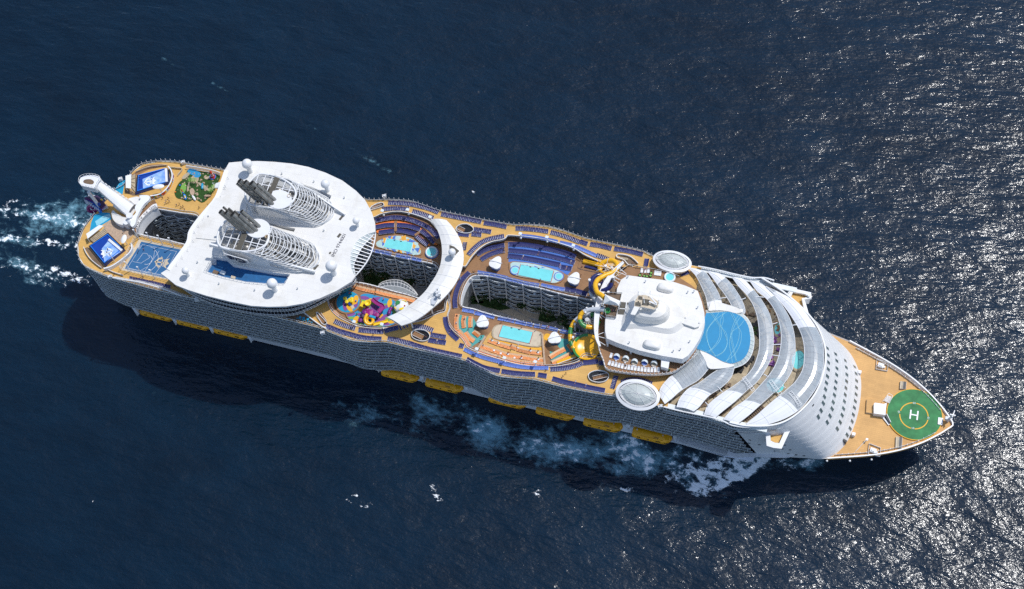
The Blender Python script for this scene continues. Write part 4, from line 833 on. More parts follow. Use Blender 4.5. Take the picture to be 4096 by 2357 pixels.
    for s,n,m in(('845 540 870 620 880 640',10,'dark'),('990 600 1000 680 1010 720',8,'lpurp'),('940 790 970 850',8,'lpurp'),('700 900 780 830 830 780',22,'dark'),('770 460 800 480 830 470',6,'brownf'),('560 340 600 380 680 370',8,'beige'),('500 1040 640 990',10,'brownf'),('560 990 600 1010',5,'bush'),('660 880 720 840',8,'bush'),('830 530 850 600',8,'bush'),('905 330 990 500 1060 700',14,'teak')):
        q=rs(L('F',ZP,s),n)
        for p in q: od.box((p.x+rnd.uniform(-.9,.9),p.y+rnd.uniform(-.9,.9),ZP+.4),(rnd.uniform(.6,1.6),rnd.uniform(.6,1.4),rnd.uniform(.5,1.0)),m,rz=rnd.random()*3)
    od.build('solarium_fittings',SHIP)['kind']='stuff'
solarium()
# front face
def front():
    T=M2('98 -30.6 104.9 -30.3 113.6 -27.8 119.5 -23.6 124.2 -17 127.1 -9.5 128 -1 127.2 6 125 11.5 121.6 16.5 117 20.8 110 25.5 104 28.6 98 31')
    B=M2('111.5 -30.6 114 -30.2 118 -29.2 128 -27.3 137 -25.2 142.7 -18 145.0 -8 145.3 1 144.2 10 141.5 16 137 21.6 130 25.6 116 29.6 111.5 30.8')
    n=90; T=sm(T,n); B=sm(B,n); m=MB(); rows=[]; NL=9
    for k in range(NL*4+1):
        t=k/(NL*4); z=49.3-(49.3-ZB)*t; ph=(t*NL)%1
        e=t+.0012*math.sin(2*math.pi*ph)
        rows.append([Vector((a.x+(b.x-a.x)*e,a.y+(b.y-a.y)*e,z)) for a,b in zip(T,B)])
    for r,r2 in zip(rows[:-1],rows[1:]): m.ribbon(r,r2,'white',smooth=True)
    o=m.build('forward_face',SHIP)
    # lip rings and top rim
    l=MB(); 
    for k in range(1,NL): l.tube([p for p in rows[k*4]],.03,'whitep',4)
    q=setz(T,49.3); l.wall(q,48.9,50.0,.6,'whitep'); l.build('face_ring',SHIP)
    bv=BVHTree.FromPolygons([Vector(v) for v in m.v],[f for f in m.f])
    for x,y in [(600,473),(606,527),(608,583),(606,635),(600,690),(592,740),(585,790),(577,848),(568,898),(551,955),(530,1005),(663,518),(672,570),(673,628),(671,678),(666,733),(660,783),(654,835),(645,890),(636,942),(620,997),(599,1047),(738,568),(746,621),(750,677),(748,728),(743,780),(738,833),(732,885),(725,940),(714,991),(699,1046),(677,1097),(811,617),(822,669),(826,725),(825,777),(822,830),(816,883),(809,934),(801,988),(792,1040),(776,1095),(753,1145)]:
        d=ray('G',x,y).normalized(); h=bv.ray_cast(CAMC,d)
        if not h[0]: continue
        nv=h[1]; nv=nv if nv.dot(d)<0 else -nv; u=Vector((0,0,1)).cross(nv).normalized(); v=nv.cross(u)
        M_=Matrix((u,v,nv)).transposed(); b=MB(); b.box(h[0]+nv*.02,(1.35,2.7,.12),'steel',M=M_); f=b.build('forward_window',SHIP); b=MB(); b.box(h[0]+nv*.1,(1.1,2.4,.06),'wing_glass',M=M_); g_=b.build('pane',f)
    rv=MB()
    for k in (6,10,14,18,22,26,30,34):
        for i in range(2,88,4): p=rows[k][i]; rv.box(p+Vector((.05,0,.05)),(.16,.16,.16),'greyt')
    rv.build('face_bolt',SHIP)
    # rounded ports near the hull
    pr=MB()
    for fr,x,y in(('K',1580,665),('K',1570,705),('K',1700,725),('K',1990,778),('K',2090,790),('K',2065,838),('K',2165,852),('K',2265,865),('K',1900,805),('K',2020,730),('G',490,915)):
        d=ray(fr,x,y).normalized(); h=bv.ray_cast(CAMC,d)
        if h[0]: nv=h[1] if h[1].dot(d)<0 else -h[1]; u=Vector((0,0,1)).cross(nv).normalized(); pr.box(h[0],(.95,.55,.2),'dark',M=Matrix((u,nv.cross(u),nv)).transposed()); pr.cut('mooring_port',SHIP)
    # starboard promenade shelf near the bow shoulder
    sh=MB(); a=sm(L('K',17,'650 690 900 765 1290 862'),20); sh.band(a,off(a,3.2),.4,'steel'); rail(sh,a,17,1.1,1.6,glass=None)
    for p,q in zip(rs(a,30),rs(off(a,3),30)): sh.bar((p.x,p.y,17.2),(q.x,q.y,17.2),.12,.2,'whitep')
    c=sm(L('K',24,'1290 850 1400 882 1600 878 1780 882 1900 888 2010 890 2100 880 2160 855'),40); sh.band(c,off(c,1.6),.3,'steel'); c2=sm(L('K',26,'1640 770 1750 800 1870 826 2000 816 2080 795'),30); sh.band(c2,off(c2,1.4),.3,'steel')
    sh.build('side_shelf',SHIP)
    P=L('G',ZB+2.5,'708 1180 720 1170 756 1190 748 1204'); d_=MB(); d_.prism(P,ZB,ZB+2.5,'dark'); d_.build('side_door',SHIP)
front()
def wing(pts,deck,nm,zt=44):
    o=L(*pts[:2],pts[2]); w=MB(); 
    fr,z,s=pts; o=L(fr,z,s); w.prism(o,z-4.5,z-.6,'white'); d=MB(); d.prism(L(fr,z-.58,deck),z-.6,z-.52,'tan')
    w2=MB(); w2.build if 0 else None
    w.wall(o,z-.6,z+.9,.5,'whitep',closed=True); wn=w.build('bridge_wing',SHIP); d.build('wing_deck',wn)
wing(('K',42,'1800 535 1870 470 2110 385 2215 330 2170 400 2130 450 1975 765 1930 760 1810 712'),'1838 495 1880 480 2090 400 2080 440 1955 700 1900 700 1845 672','s')
wing(('G',42,'280 70 322 17 400 35 470 50 468 88 415 92 450 215 500 300 380 200'),'300 75 330 32 440 52 445 80 402 92 430 190 380 160','p')
def wtop():
    w=MB()
    p=L('K',43,'1775 545 1850 505 1838 500 1845 680 1960 710 2100 395 2215 320 2230 350 2150 445 1985 772 1790 740'); 
    a=[U('K',*q,43.2) for q in((1775,548),(1785,640),(1792,738),(1880,765),(1982,776),(2060,610),(2140,445),(2230,335))]; b=[U('K',*q,43.2) for q in((1838,495),(1838,590),(1845,678),(1900,700),(1952,706),(2020,560),(2098,398),(2200,310))]
    w.band(a,b,1.2,'white'); w.cut('wing_bulwark',SHIP)
    a=[U('G',*q,43.2) for q in((290,68),(322,14),(400,30),(475,48),(478,84),(420,95),(458,225),(510,300))]; b=[U('G',*q,43.2) for q in((318,72),(335,35),(395,45),(452,58),(450,74),(402,84),(432,225),(480,300))]
    w.band(a,b,1.2,'white')
    for x,y in((1998,500),(1985,520)): p=U('K',x,y,42.5); w.box((p.x,p.y,42.4),(.5,.5,1),'whitep')
    for x,y in((440,60),(455,70)): p=U('G',x,y,43.5); w.box((p.x,p.y,43.6),(.8,.5,1.2),'steel')
    w.build('wing_bulwark',SHIP)
wtop()
# bow fittings
def bow():
    h=MB(); c=U('G',1278,998,ZB+.8); R_=10.9; n=72
    # pad outline is clipped by the bulwark
    cc=Vector((166.2,.1,0))
    c1=U('G',1060,960,ZB+.6); c2=U('G',1497,1010,ZB+.6); cc=(c1+c2)/2; R_=(c1-c2).length/2
    circ=[cc+Vector((math.cos(2*math.pi*k/n)*R_,math.sin(2*math.pi*k/n)*R_,0)) for k in range(n)]
    h.prism(circ,ZB,ZB+.55,'ybright'); h.prism([cc+(p-cc)*.975 for p in circ],ZB+.5,ZB+.58,'helig'); hp=h.build('helipad',SHIP)
    r=MB(); 
    m=U('G',1273,997,ZB+.6); r1=R_*.522
    lab=[(1277,897),(1157,968),(1264,1094),(1386,1016)]; an=[math.atan2((U('G',*q,ZB+.6)-m).y,(U('G',*q,ZB+.6)-m).x) for q in lab]
    for k in range(4):
        a0=an[k]+.13; a1=an[(k+1)%4]-.13
        while a1<a0: a1+=2*math.pi
        pts=[m+Vector((math.cos(a)*r1,math.sin(a)*r1,.02)) for a in [a0+(a1-a0)*i/20 for i in range(21)]]; pin=[m+(p-m)*.93 for p in pts]; r.ribbon(pts,[Vector((q.x,q.y,p.z)) for p,q in zip(pts,pin)],'ybright')
    r.build('landing_circle',hp)
    xd=U('G',1300,990,ZB)-U('G',1246,980,ZB); yd=U('G',1262,955,ZB)-U('G',1262,1030,ZB)
    text('pad_letter','H',U('G',1273,994,ZB+.62),5.6,xd,yd,'whitep',hp)
    for x,y,ux,uy in((1277,897,-1,.1),(1157,968,-.15,1),(1386,1016,.1,1),(1264,1094,1,0)):
        p=U('G',x,y,ZB+.63); q=U('G',x+10*ux,y-10*uy,ZB+.63); d=q-p; text('pad_number','10',p,1.15,d,Vector((0,0,1)).cross(d),'whitep',hp)
    # access house, hatches, winches
    a=MB(); a.prism(L('G',ZB+2.6,'962 905 970 895 1040 905 1062 895 1055 940 1052 990 962 978'),ZB,ZB+2.6,'whitep'); a.prism(L('G',ZB+1.1,'908 866 970 868 960 978 902 970'),ZB,ZB+1.1,'bowtan',side='cream'); a.build('helipad_access_house',SHIP)
    s=MB()
    for k in range(7):
        p=U('G',1042+k*4,878-k*6,ZB+.6); q=U('G',1082+k*4,896-k*7,ZB+.6); s.bar(p,q,.25,.1,'whitep')
    s.bar(U('G',1030,885,ZB+1.4),U('G',1078,822,ZB+1.4),.12,.12,'whitep'); s.bar(U('G',1080,900,ZB+1.4),U('G',1110,842,ZB+1.4),.12,.12,'whitep'); s.bar(U('G',1078,822,ZB+1.4),U('G',1110,842,ZB+1.4),.12,.12,'whitep')
    s.cut('access_stair',SHIP); s.bar(U('G',1020,990,ZB+.4),U('G',1080,1068,ZB+.4),.7,.5,'whitep'); s.bar(U('G',1045,990,ZB+.9),U('G',1088,1055,ZB+.9),.5,1,'dark'); s.bar(U('G',1060,985,ZB+1.2),U('G',1092,1050,ZB+1.2),.2,1.2,'whitep')
    s.build('access_stair',SHIP)
    for s1,s2,s3,s4 in(('1168 727 1215 733 1211 790 1164 785','1168 727 1178 728 1174 786 1164 785','1178 728 1190 730 1186 787 1174 786','1192 730 1213 733 1209 789 1188 787'),('1134 1158 1184 1163 1179 1248 1130 1240','1134 1158 1146 1159 1142 1242 1130 1240','1146 1159 1158 1160 1154 1243 1142 1242','1160 1161 1182 1163 1177 1247 1156 1244')):
        b=MB(); b.prism(L('G',ZB+.9,s1),ZB,ZB+.85,'greyt'); b.prism(L('G',ZB+.9,s2),ZB+.8,ZB+.9,'cream'); b.prism(L('G',ZB+.9,s3),ZB+.8,ZB+.9,'beige'); b.prism(L('G',ZB+.9,s4),ZB+.8,ZB+.92,'dark'); b.build('deck_hatch',SHIP)
    for x,y in((1016,605),(956,1266)):
        p=U('G',x,y,ZB+1); b=MB(); b.box((p.x,p.y,ZB+.7),(2.3,1.7,1.3),'whitep',rz=-.12); b.box((p.x-.1,p.y,ZB+1.45),(1.3,1.0,.5),'steel',rz=-.12); b.cyl((p.x+1.4,p.y-.3,ZB),.4,1.1,'steel',10)
        fr=[p+Vector(q) for q in((-1.9,2.6,0),(2.6,1.9,0),(2.9,-1.6,0),(-1.6,-1.8,0))]; b.wall(setz(fr,0),ZB,ZB+.9,.12,'whitep',closed=True); b.build('mooring_winch_box',SHIP)
    for x,y in((853,655),(806,1137)): p=U('G',x,y,ZB+2); b=MB(); b.box((p.x,p.y,ZB+1),(1.2,1.2,2.2),'whitep'); b.build('vent_box',SHIP)
    # foremast
    b=MB(); p=U('G',1535,1040,ZB); b.tube([(p.x,p.y,ZB),(p.x+.3,p.y+.1,ZB+7)],[.5,.3],'steel',8); b.box((p.x+.5,p.y+.3,ZB+6.5),(2.2,.4,.3),'whitep'); b.box((p.x+.9,p.y+.9,ZB+5),(.3,4.2,.3),'whitep',rz=-.15)
    b.prism(L('G',ZB+1,'1462 1008 1500 1015 1495 1068 1458 1062'),ZB,ZB+1.0,'whitep'); b.box((p.x-.8,p.y,ZB+2.5),(1.5,1.2,1.6),'greyt'); b.build('foremast',SHIP)
    b=MB(); p=U('G',878,1205,ZB); b.tube([U('G',818,1275,ZB+.3),U('G',905,1180,ZB+2)],.1,'steel',6); q=U('G',908,1180,ZB+2); b.box(q,(.9,.9,.3),'whitep'); b.cyl((q.x,q.y,ZB),.12,2,'steel',6); b.build('deck_lamp_mast',SHIP)
    b=MB()
    for x,y in((597,1348),(775,1348),(943,1338)): p=U('G',x,y,ZB); b.cyl((p.x,p.y,ZB-.6),.1,.8,'steel',6); b.ball((p.x,p.y,ZB+.2),.42,'whitep',10); b.cut('side_light',SHIP)
bow()
# ---------------------------------------------------------------- lifeboats
def lifeboat0():
    t=empty('lifeboat',(0,0,0),'','lifeboat','enclosed lifeboats along the starboard side')
    b=MB(); NS=25; prof=[]
    for i in range(NS):
        u=i/(NS-1); x=-7.9+15.8*u; w=2.75*min(1,(u/.06+.55) if u<.03 else 1)*(1-max(0,(u-.80)/.2)**2.2*.86); 
        if u<.06: w=2.75*(.82+.18*u/.06)
        top=2.25*(1-max(0,(u-.88)/.12)**2*.45)*(1 if u>.04 else .8); keel=-2.0*(1-max(0,(u-.7)/.3)**2*.8)*(.8 if u<.03 else 1)
        ring=[(-w*.25,keel),(-w*.8,keel*.55),(-w,-.1),(-w,.35),(-w*.93,.5),(-w*.88,1.3),(-w*.55,top*.95),(0,top),(w*.55,top*.95),(w*.88,1.3),(w*.93,.5),(w,.35),(w,-.1),(w*.8,keel*.55),(w*.25,keel)]
        prof.append([(x,y,z) for y,z in ring])
    m=15
    for i in range(NS-1): b.add(prof[i]+prof[i+1],[(k,(k+1)%m,m+(k+1)%m,m+k) for k in range(m)],'boat',True)
    b.add(prof[0],[tuple(range(m))],'boat'); b.add(prof[-1],[tuple(range(m))],'boat'); b.build('boat_hull',t)
    w=MB()
    for x in(-5.4,-4.7,-1.2,2.2,2.9,3.5):
        for z in(.72,1.12): w.box((x,-2.53+(z-.9)*.1,z),(.48,.16,.26),'dark')
    w.build('side_window',t)
    w=MB(); w.box((6.05,0,2.0),(1.5,2.7,.5),'dark'); w.box((6.0,-.0,2.28),(1.7,3.0,.08),'boat'); w.box((5.1,0,2.3),(.7,1.7,.25),'boat'); w.build('wheelhouse_window',t)
    w=MB(); w.add([(4.3,-2.75,.42),(5.4,-2.6,.9),(6.9,-1.95,.55),(6.4,-2.25,.2),(5.2,-2.68,.1)],[(0,1,2,3,4)],'dark'); w.build('bow_port',t)
    w=MB(); w.box((0,-2.0,1.78),(9,.25,.14),'boat'); w.box((-1,-2.62,.45),(13,.14,.12),'yellow'); w.cyl((-6.2,0,2),.3,.5,'steel',8); w.cyl((4.2,0,2.1),.25,.4,'steel',8); w.build('deck_trim',t)
    text('call_sign','C6BX8',(1.6,-1.6,2.12),.75,(1,0,0),(0,.9,.4),'ink',t)
    return t
def lifeboats():
    ps=[(-145.3,-26.9),(-128.4,-27.1),(-111.4,-27.2),(-36.4,-28.8),(-17.4,-28.9),(9.7,-29.2),(29.6,-29.5),(49.3,-29.7),(69.3,-29.8)]
    lb=['yellow enclosed lifeboat nearest the stern','yellow lifeboat in the middle of the aft three','yellow lifeboat foremost of the aft three','yellow lifeboat aft of the midship pair, under the kink in the balconies','yellow lifeboat forward one of the midship pair','yellow lifeboat aftmost of the forward four','second yellow lifeboat of the forward four','third yellow lifeboat of the forward four, under the white oval pod side','yellow lifeboat nearest the bow']
    t=lifeboat0()
    for i,(x,y) in enumerate(ps):
        o=t if i==0 else copy_tree(t); o.location=(x,y+.4,14.0); o['label']=lb[i]
lifeboats()
# ---------------------------------------------------------------- aft deck
def surfsim(panel,wavep,seat,lab,canopy,awn,outer,flip):
    z=ZT+1.2; c=sum(L('A',z,panel),Vector((0,0,0)))/4; t=empty('surf_simulator',(c.x,c.y,ZT),lab,'surf simulator','surf simulators on the aft deck')
    b=MB(); P=L('A',z,panel); b.prism(P,ZT,z,'ink',side='simblue'); b.build('basin',t)
    P2=[c+(p-c)*.86 for p in P]; b=MB(); b.prism(P2,z,z+.12,'simblue'); b.wall(P2,z,z+.6,.35,'simlight',closed=True); b.build('basin_lining',t)
    b=MB(); W_=L('A',z+.3,wavep); b.prism(W_,z,z+.3,'wave'); b.build('wave_ramp',t)
    b=MB(); w0,w1=W_[1],W_[2]; b.bar(w0+Vector((0,0,.3)),w1+Vector((0,0,.3)),1.0,.5,'whitep'); b.build('ramp_crest',t)
    cc=sum(W_,Vector((0,0,0)))/len(W_); xd=W_[1]-W_[0]; lp=W_[0].lerp(W_[3],.5); lg=logo(lp+(cc-lp)*.6+Vector((0,0,.05)),W_[0]-W_[3] if flip else W_[3]-W_[0],W_[0]-W_[1] if flip else W_[1]-W_[0],4.6,'foamw',t)
    b=MB(); O_=sm(L('A',ZT+2.2,outer),40); b.wall(O_,ZT,ZT+2.2,.5,'whitep'); b.build('rim_wall',t)
    b=MB(); q=off(O_,-.32 if not flip else -.32); rnd=random.Random(2)
    for i in range(0,38): b.ribbon([q[i]*1,q[i+1]*1],[Vector((q[i].x,q[i].y,ZT+rnd.uniform(.3,1.2))),Vector((q[i+1].x,q[i+1].y,ZT+rnd.uniform(.2,1.0)))],rnd.choice(['green','redp','skyblue','yel2','orange','lpurp','whitep']))
    b.build('painted_swirl',t)
    b=MB(); S=L('A',ZT,seat)
    for k in range(4):
        a=S[0].lerp(S[3],k/4); b2=S[1].lerp(S[2],k/4); a3=S[0].lerp(S[3],(k+1)/4); b3=S[1].lerp(S[2],(k+1)/4); b.prism([a,b2,b3,a3],ZT,ZT+1.6-.35*k,'beige')
    b.build('seating_steps',t)
    b=MB(); p=U('A',*canopy[:2],ZT+5); 
    b.lathe(p,[(1,0),(.7,.28),(.3,.42),(0,.45)],'sail',28,canopy[2],canopy[3],canopy[4]); b.cyl((p.x,p.y,ZT),.15,5,'whitep',8); b.build('shade_disc',t)
    b=MB(); A=L('A',ZT+3.2,awn); b.prism(A,ZT+3.05,ZT+3.2,'sail'); 
    for a in A: b.cyl((a.x,a.y,ZT),.12,3.1,'whitep',6)
    b.build('awning',t)
    return t
surfsim('598 228 872 158 900 290 585 388','650 262 862 170 868 290 655 352','545 265 592 232 588 385 548 330','port aft surf simulator, blue basin with white sheet of water, beside the mini golf course',(792,328,2.4,1.1,.35),'497 232 548 218 545 345 500 340','718 412 800 395 860 350 900 290 915 230 905 180 880 145',False)
surfsim('165 862 342 742 492 890 308 1036','285 885 350 806 468 905 310 1010','190 815 320 715 345 745 215 835','starboard aft surf simulator, blue basin with a surfer, beside the sports court',(482,798,1.1,2.0,.15),'145 752 262 672 300 680 158 795','548 835 552 880 530 920 480 965 420 1010 360 1045 300 1062',True)
def court():
    P=L('A',ZT+.12,'640 822 1010 897 880 1150 830 1142 488 1066'); t=empty('sports_court',(P[0].x,P[0].y,ZT),'blue basketball court with white lines inside tall netting posts','sports court')
    b=MB(); b.prism(L('A',ZT+.08,'618 800 1030 885 890 1165 462 1078'),ZT,ZT+.08,'cream'); b.prism(P,ZT,ZT+.14,'court'); b.build('court_floor',t)
    l=MB()
    def ln(s,w=.09,cl=False):
        q=L('A',ZT+.17,s); q=q+q[:1] if cl else q
        for a,c in zip(q,q[1:]): l.bar(a,c,w,.02,'whitep')
    ln('648 848 955 910 842 1124 515 1058',cl=True); ln('560 1000 635 1015 715 965 690 930 655 925 600 1000'); ln('800 905 660 1100'); ln('905 925 765 1105')
    for c,r,a0,a1 in(((690,985),2.1,-1.7,1.5),((655,985),6.2,-1.25,1.15)):
        p=U('A',*c,ZT+.17); pts=[p+Vector((math.cos(a)*r,math.sin(a)*r,0)) for a in [a0+(a1-a0)*i/20 for i in range(21)]]
        for a,d in zip(pts,pts[1:]): l.bar(a,d,.12,.02,'whitep')
    ln('720 870 760 882 750 960 700 1045 640 1075'); l.build('court_lines',t)
    logo(U('A',822,1010,ZT+.17),U('A',815,1050,ZT)-U('A',840,975,ZT),U('A',880,1010,ZT)-U('A',760,1000,ZT),5.6,'cream',t)
    f=MB()
    for s in('612 775 462 1075','462 1078 900 1168','618 778 1010 868'):
        q=rs(L('A',ZT,s),15)
        for p in q: f.cyl((p.x,p.y,ZT),.06,3.2,'whitep',5)
        for z in(1.2,2.2,3.2): f.bar(q[0]+Vector((0,0,z)),q[-1]+Vector((0,0,z)),.06,.06,'whitep')
    for x,y in((735,825),(835,850),(932,872),(400,1000),(545,1085),(655,1130),(765,1155),(620,800)):
        p=U('A',x,y,ZT); f.cyl((p.x,p.y,ZT),.16,8,'whitep',6); f.box((p.x,p.y,ZT+8),(.8,.4,.3),'whitep')
    f.build('net_fence',t)
    h=MB(); p=U('A',640,900,ZT); h.box((p.x,p.y,ZT+3.2),(.1,1.8,1.1),'whitep'); h.bar((p.x-1,p.y,ZT),(p.x,p.y,ZT+3),.15,.15,'steel'); h.build('basketball_hoop',t)
court()
def golf():
    P=sm(L('A',ZT+.25,'1062 178 1200 195 1340 222 1320 300 1285 370 1240 430 1185 472 1120 440 1060 462 1000 440 958 430 938 395 940 370 960 320 985 285 1010 265 1040 220'),50,True)
    c=P[0]; t=empty('mini_golf_course',(c.x,c.y,ZT),'green mini golf course with pale rocks and palms on the port aft deck','mini golf')
    b=MB(); b.prism(P,ZT,ZT+.25,'turf'); b.build('turf',t)
    r=MB(); rnd=random.Random(11)
    for k in range(80):
        i=rnd.randrange(50); j=rnd.random(); ce=sum(P,Vector((0,0,0)))/50; p=ce.lerp(P[i],math.sqrt(j)*.93)
        s=rnd.uniform(.2,.5); r.lathe((p.x,p.y,ZT+.2),[(s,0),(s*.8,s*.5),(s*.4,s*.8),(0,s*.85)],'rock',6,rnd.uniform(.7,1.5),1,rnd.random()*3)
    r.build('rock',t)['kind']='stuff'
    b=MB()
    for x,y,sx,sy,a,m in((1105,200,2.8,1.4,-.2,'skyblue'),(1140,222,1.6,1.5,0,'skyblue'),(1015,345,1.2,2.6,.2,'lgreen'),(1095,375,1.0,1.8,.5,'rock'),(1120,260,1.6,2.2,.3,'rock'),(1040,230,.9,2.2,-.5,'beige'),(1200,330,3.4,.7,-.4,'beige'),(1290,330,.6,1.3,0,'cream'),(1240,250,1.6,.7,.4,'beige'),(1060,330,.4,2.4,.2,'beige')):
        p=U('A',x,y,ZT+.3); b.prism([p+Matrix.Rotation(a,3,'Z')@Vector((math.cos(k*.4488)*sx,math.sin(k*.4488)*sy,0)) for k in range(14)],ZT+.2,ZT+.32+.003*x/100,m)
    for x,y,m in((1000,360,'redp'),(1012,385,'mosblue'),(1008,375,'redp'),(985,318,'simlight'),(945,378,'orange'),(1290,258,'redp')): p=U('A',x,y,ZT+.4); b.ball((p.x,p.y,ZT+.5),.35,m,8)
    for x,y,m,rz in((1030,420,'simlight',-.9),(1185,325,'aqua',-1.2),(1232,412,'rock',.3),(1110,430,'whitep',-.7)): p=U('A',x,y,ZT+.6); b.ball((p.x,p.y,ZT+.6),.8,m,10,.6,2.0,.7,rz)
    p=U('A',1030,420,ZT+1); b.ball((p.x,p.y,ZT+1.0),.5,'yel2',8,.5,1.6,.6,-.9)
    b.build('course_feature',t)
    for x,y in((1080,275),(1115,275),(1290,335),(1262,365)):
        p=U('A',x,y,ZT+2); b=MB(); b.cyl((p.x,p.y,ZT+.2),.12,2.4,'skirt',6)
        for k in range(9):
            a=k*.7; b.add([p+Vector((0,0,.6)),p+Vector((math.cos(a-.18)*.8,math.sin(a-.18)*.8,.9)),p+Vector((math.cos(a)*1.7,math.sin(a)*1.7,.3)),p+Vector((math.cos(a+.18)*.8,math.sin(a+.18)*.8,.9))],[(0,1,2,3)],'lgreen')
        b.build('palm',t)
    p=U('A',1282,245,ZT); l=empty('toy_lighthouse',(p.x,p.y,ZT+.25),'small red and white striped toy lighthouse on a blue base','toy lighthouse'); b=MB(); z=ZT+.25; b.cyl((p.x,p.y,z),1.4,.3,'mosblue',20); b.cyl((p.x,p.y,z+.3),1.0,.5,'redp',16,r2=.9)
    for k in range(5): b.cyl((p.x,p.y,z+.8+k*.55),.75-.06*k,.55,'whitep' if k%2 else 'redp',16,r2=.69-.06*k)
    b.build('tower',l); b=MB(); b.cyl((p.x,p.y,z+3.55),.55,.15,'redp',14); b.cyl((p.x,p.y,z+3.7),.3,.5,'yel2',12); b.lathe((p.x,p.y,z+4.2),[(.42,0),(.3,.3),(0,.5)],'redp',12); b.build('lantern',l)
golf()
def aft():
    # blue painted deck and aft rail details (all parts of the ship)
    b=MB(); b.prism(L('A',ZT+.07,'215 585 280 560 358 565 372 620 300 665 175 735 190 650'),ZT,ZT+.07,'aqua'); b.cut('blue_deck_paint',SHIP); b.prism(L('A',ZT+.07,'440 300 495 270 480 350 470 400 400 355'),ZT,ZT+.07,'aqua'); b.cut('blue_deck_paint',SHIP); b.prism(L('A',ZT+.09,'225 640 300 590 355 570 368 600 300 650 240 680'),ZT,ZT+.085,'lline'); b.build('blue_deck_paint',SHIP)
    b=MB(); b.prism(L('A',ZT+.06,'330 645 375 625 440 690 480 700 560 690 600 740 520 800 440 830 340 740 300 680'),ZT,ZT+.06,'rock'); b.cut('teak_deck_patch',SHIP); b.prism(L('A',ZT+.055,'600 230 700 180 880 140 820 125 700 135 640 160 560 215 520 250'),ZT,ZT+.055,'teak'); b.cut('teak_deck_patch',SHIP); b.prism(L('A',ZT+.055,'130 880 160 870 300 1040 300 1070 200 990'),ZT,ZT+.055,'brownf'); b.cut('teak_deck_patch',SHIP); b.prism(L('A',ZT+.055,'500 340 585 390 720 410 730 440 640 410 560 410 490 380'),ZT,ZT+.055,'brownf'); b.build('teak_deck_patch',SHIP)
    w=MB()
    w.wall(sm(L('A',ZT,'130 880 150 930 190 985 240 1030 288 1065'),20),ZT,ZT+1.3,.2,'whitep'); w.wall(sm(L('A',ZT,'325 1072 400 1105 480 1130'),12),ZT,ZT+1.2,.2,'whitep'); w.wall(sm(L('A',ZT,'595 205 700 165 800 150 870 145'),20),ZT,ZT+1.2,.2,'cream'); w.wall(sm(L('A',ZT,'905 165 960 170 1010 180 970 235'),16),ZT,ZT+1.2,.2,'cream'); w.build('low_screen_wall',SHIP)
    # curved bridge with the ship's name
    A=sm(L('A',ZT+2.2,'598 745 590 700 600 640 640 585 690 535 740 490 775 480'),40); B=sm(L('A',ZT+2.2,'618 752 620 700 640 650 670 610 705 575 745 540 785 520'),40)
    n=MB(); n.band(A,B,1.0,'whitep'); a2=sm(L('A',ZT+3,'560 700 575 640 610 590 655 540 710 480 760 450'),40); n.band(a2,A,.4,'teak'); rail(n,a2,ZT+3,1.1,1.5); rail(n,setz(B,ZT+2.2),ZT+2.2,1.1,1.5)
    n.add([*[Vector((p.x,p.y,ZT+1.4)) for p in B],*[Vector((p.x+.6,p.y-.6,ZT-2.2)) for p in B]],[(i,i+1,41+i,40+i) for i in range(39)],'whitep'); n.build('name_bridge',SHIP)
    Bn=norms(B)
    for ch,i in zip('HARMONY OF THE SEAS',[int(2+k*1.95) for k in range(19)]):
        if ch==' ': continue
        p=B[i].lerp(A[i],.5); d=B[min(39,i+1)]-B[max(0,i-1)]; 
        text('name_letter',ch,Vector((p.x,p.y,ZT+2.23)),1.5,d,A[i]-B[i],'ink',SHIP)
    # things in the boardwalk
    bw=MB(); rnd=random.Random(8)
    P=L('A',16,'700 700 1060 790')
    for k in range(26): p=P[0].lerp(P[1],rnd.random()); bw.box((p.x,p.y+rnd.uniform(-5,9),15.6),(rnd.uniform(1,3),rnd.uniform(1,2.4),rnd.uniform(.6,2.4)),rnd.choice(['brownf','purpd','cream','steel','purple','skirt']),rz=rnd.random())
    for k in range(9): p=U('A',1080,640,30); bw.box((-140+k*2.2,-2+k*.8,20+k),(1.2,12,.25),'steel',rz=.3)
    bw.build('boardwalk_fittings',SHIP)['kind']='stuff'
    # slatted awning/rails at port shoulder
    s=MB(); q=sm(L('A',ZT+2.2,'1040 140 1120 152 1200 165 1290 185 1344 205'),40); q=[p for p in q]; q2=sm(L('A',ZT+1.0,'1040 160 1120 175 1200 190 1290 210 1344 228'),40); s.tube(q,.22,'whitep',6)
    for p,p2 in zip(q[::1],q2[::1]): s.bar(p,p2,.14,.2,'whitep')
    s.tube(q2,.12,'whitep',5)
    s.cut('slanted_rail_frame',SHIP); q=sm(L('H',ZT+2.2,'380 280 480 300 600 318 720 345 860 385 1000 435 1080 468'),60); q2=off(q,1.6); s.tube(q,.26,'whitep',6)
    for p,p2 in zip(q,q2): s.bar(p,Vector((p2.x+.8,p2.y,ZT+.3)),.12,.16,'whitep')
    s.build('slanted_rail_frame',SHIP)
    for fr,x,y in(('A',1020,125),('H',365,285),('A',460,275),('C',628,75),('Q',150,0),('H',1240,515),('C',30,1400),('H',2340,600),('K',445,255)):
        p=U(fr,x,y,ZT); c=MB(); c.box((p.x,p.y,ZT+1),(1.6,1.1,1.6),'whitep',rz=.5); c.bar((p.x-.8,p.y,ZT+1.8),(p.x+.9,p.y+.4,ZT+2.6),.25,.25,'whitep'); c.cyl((p.x+.3,p.y-.3,ZT+1.8),.35,.7,'steel',8); c.build('window_cleaning_crane',SHIP)
aft()
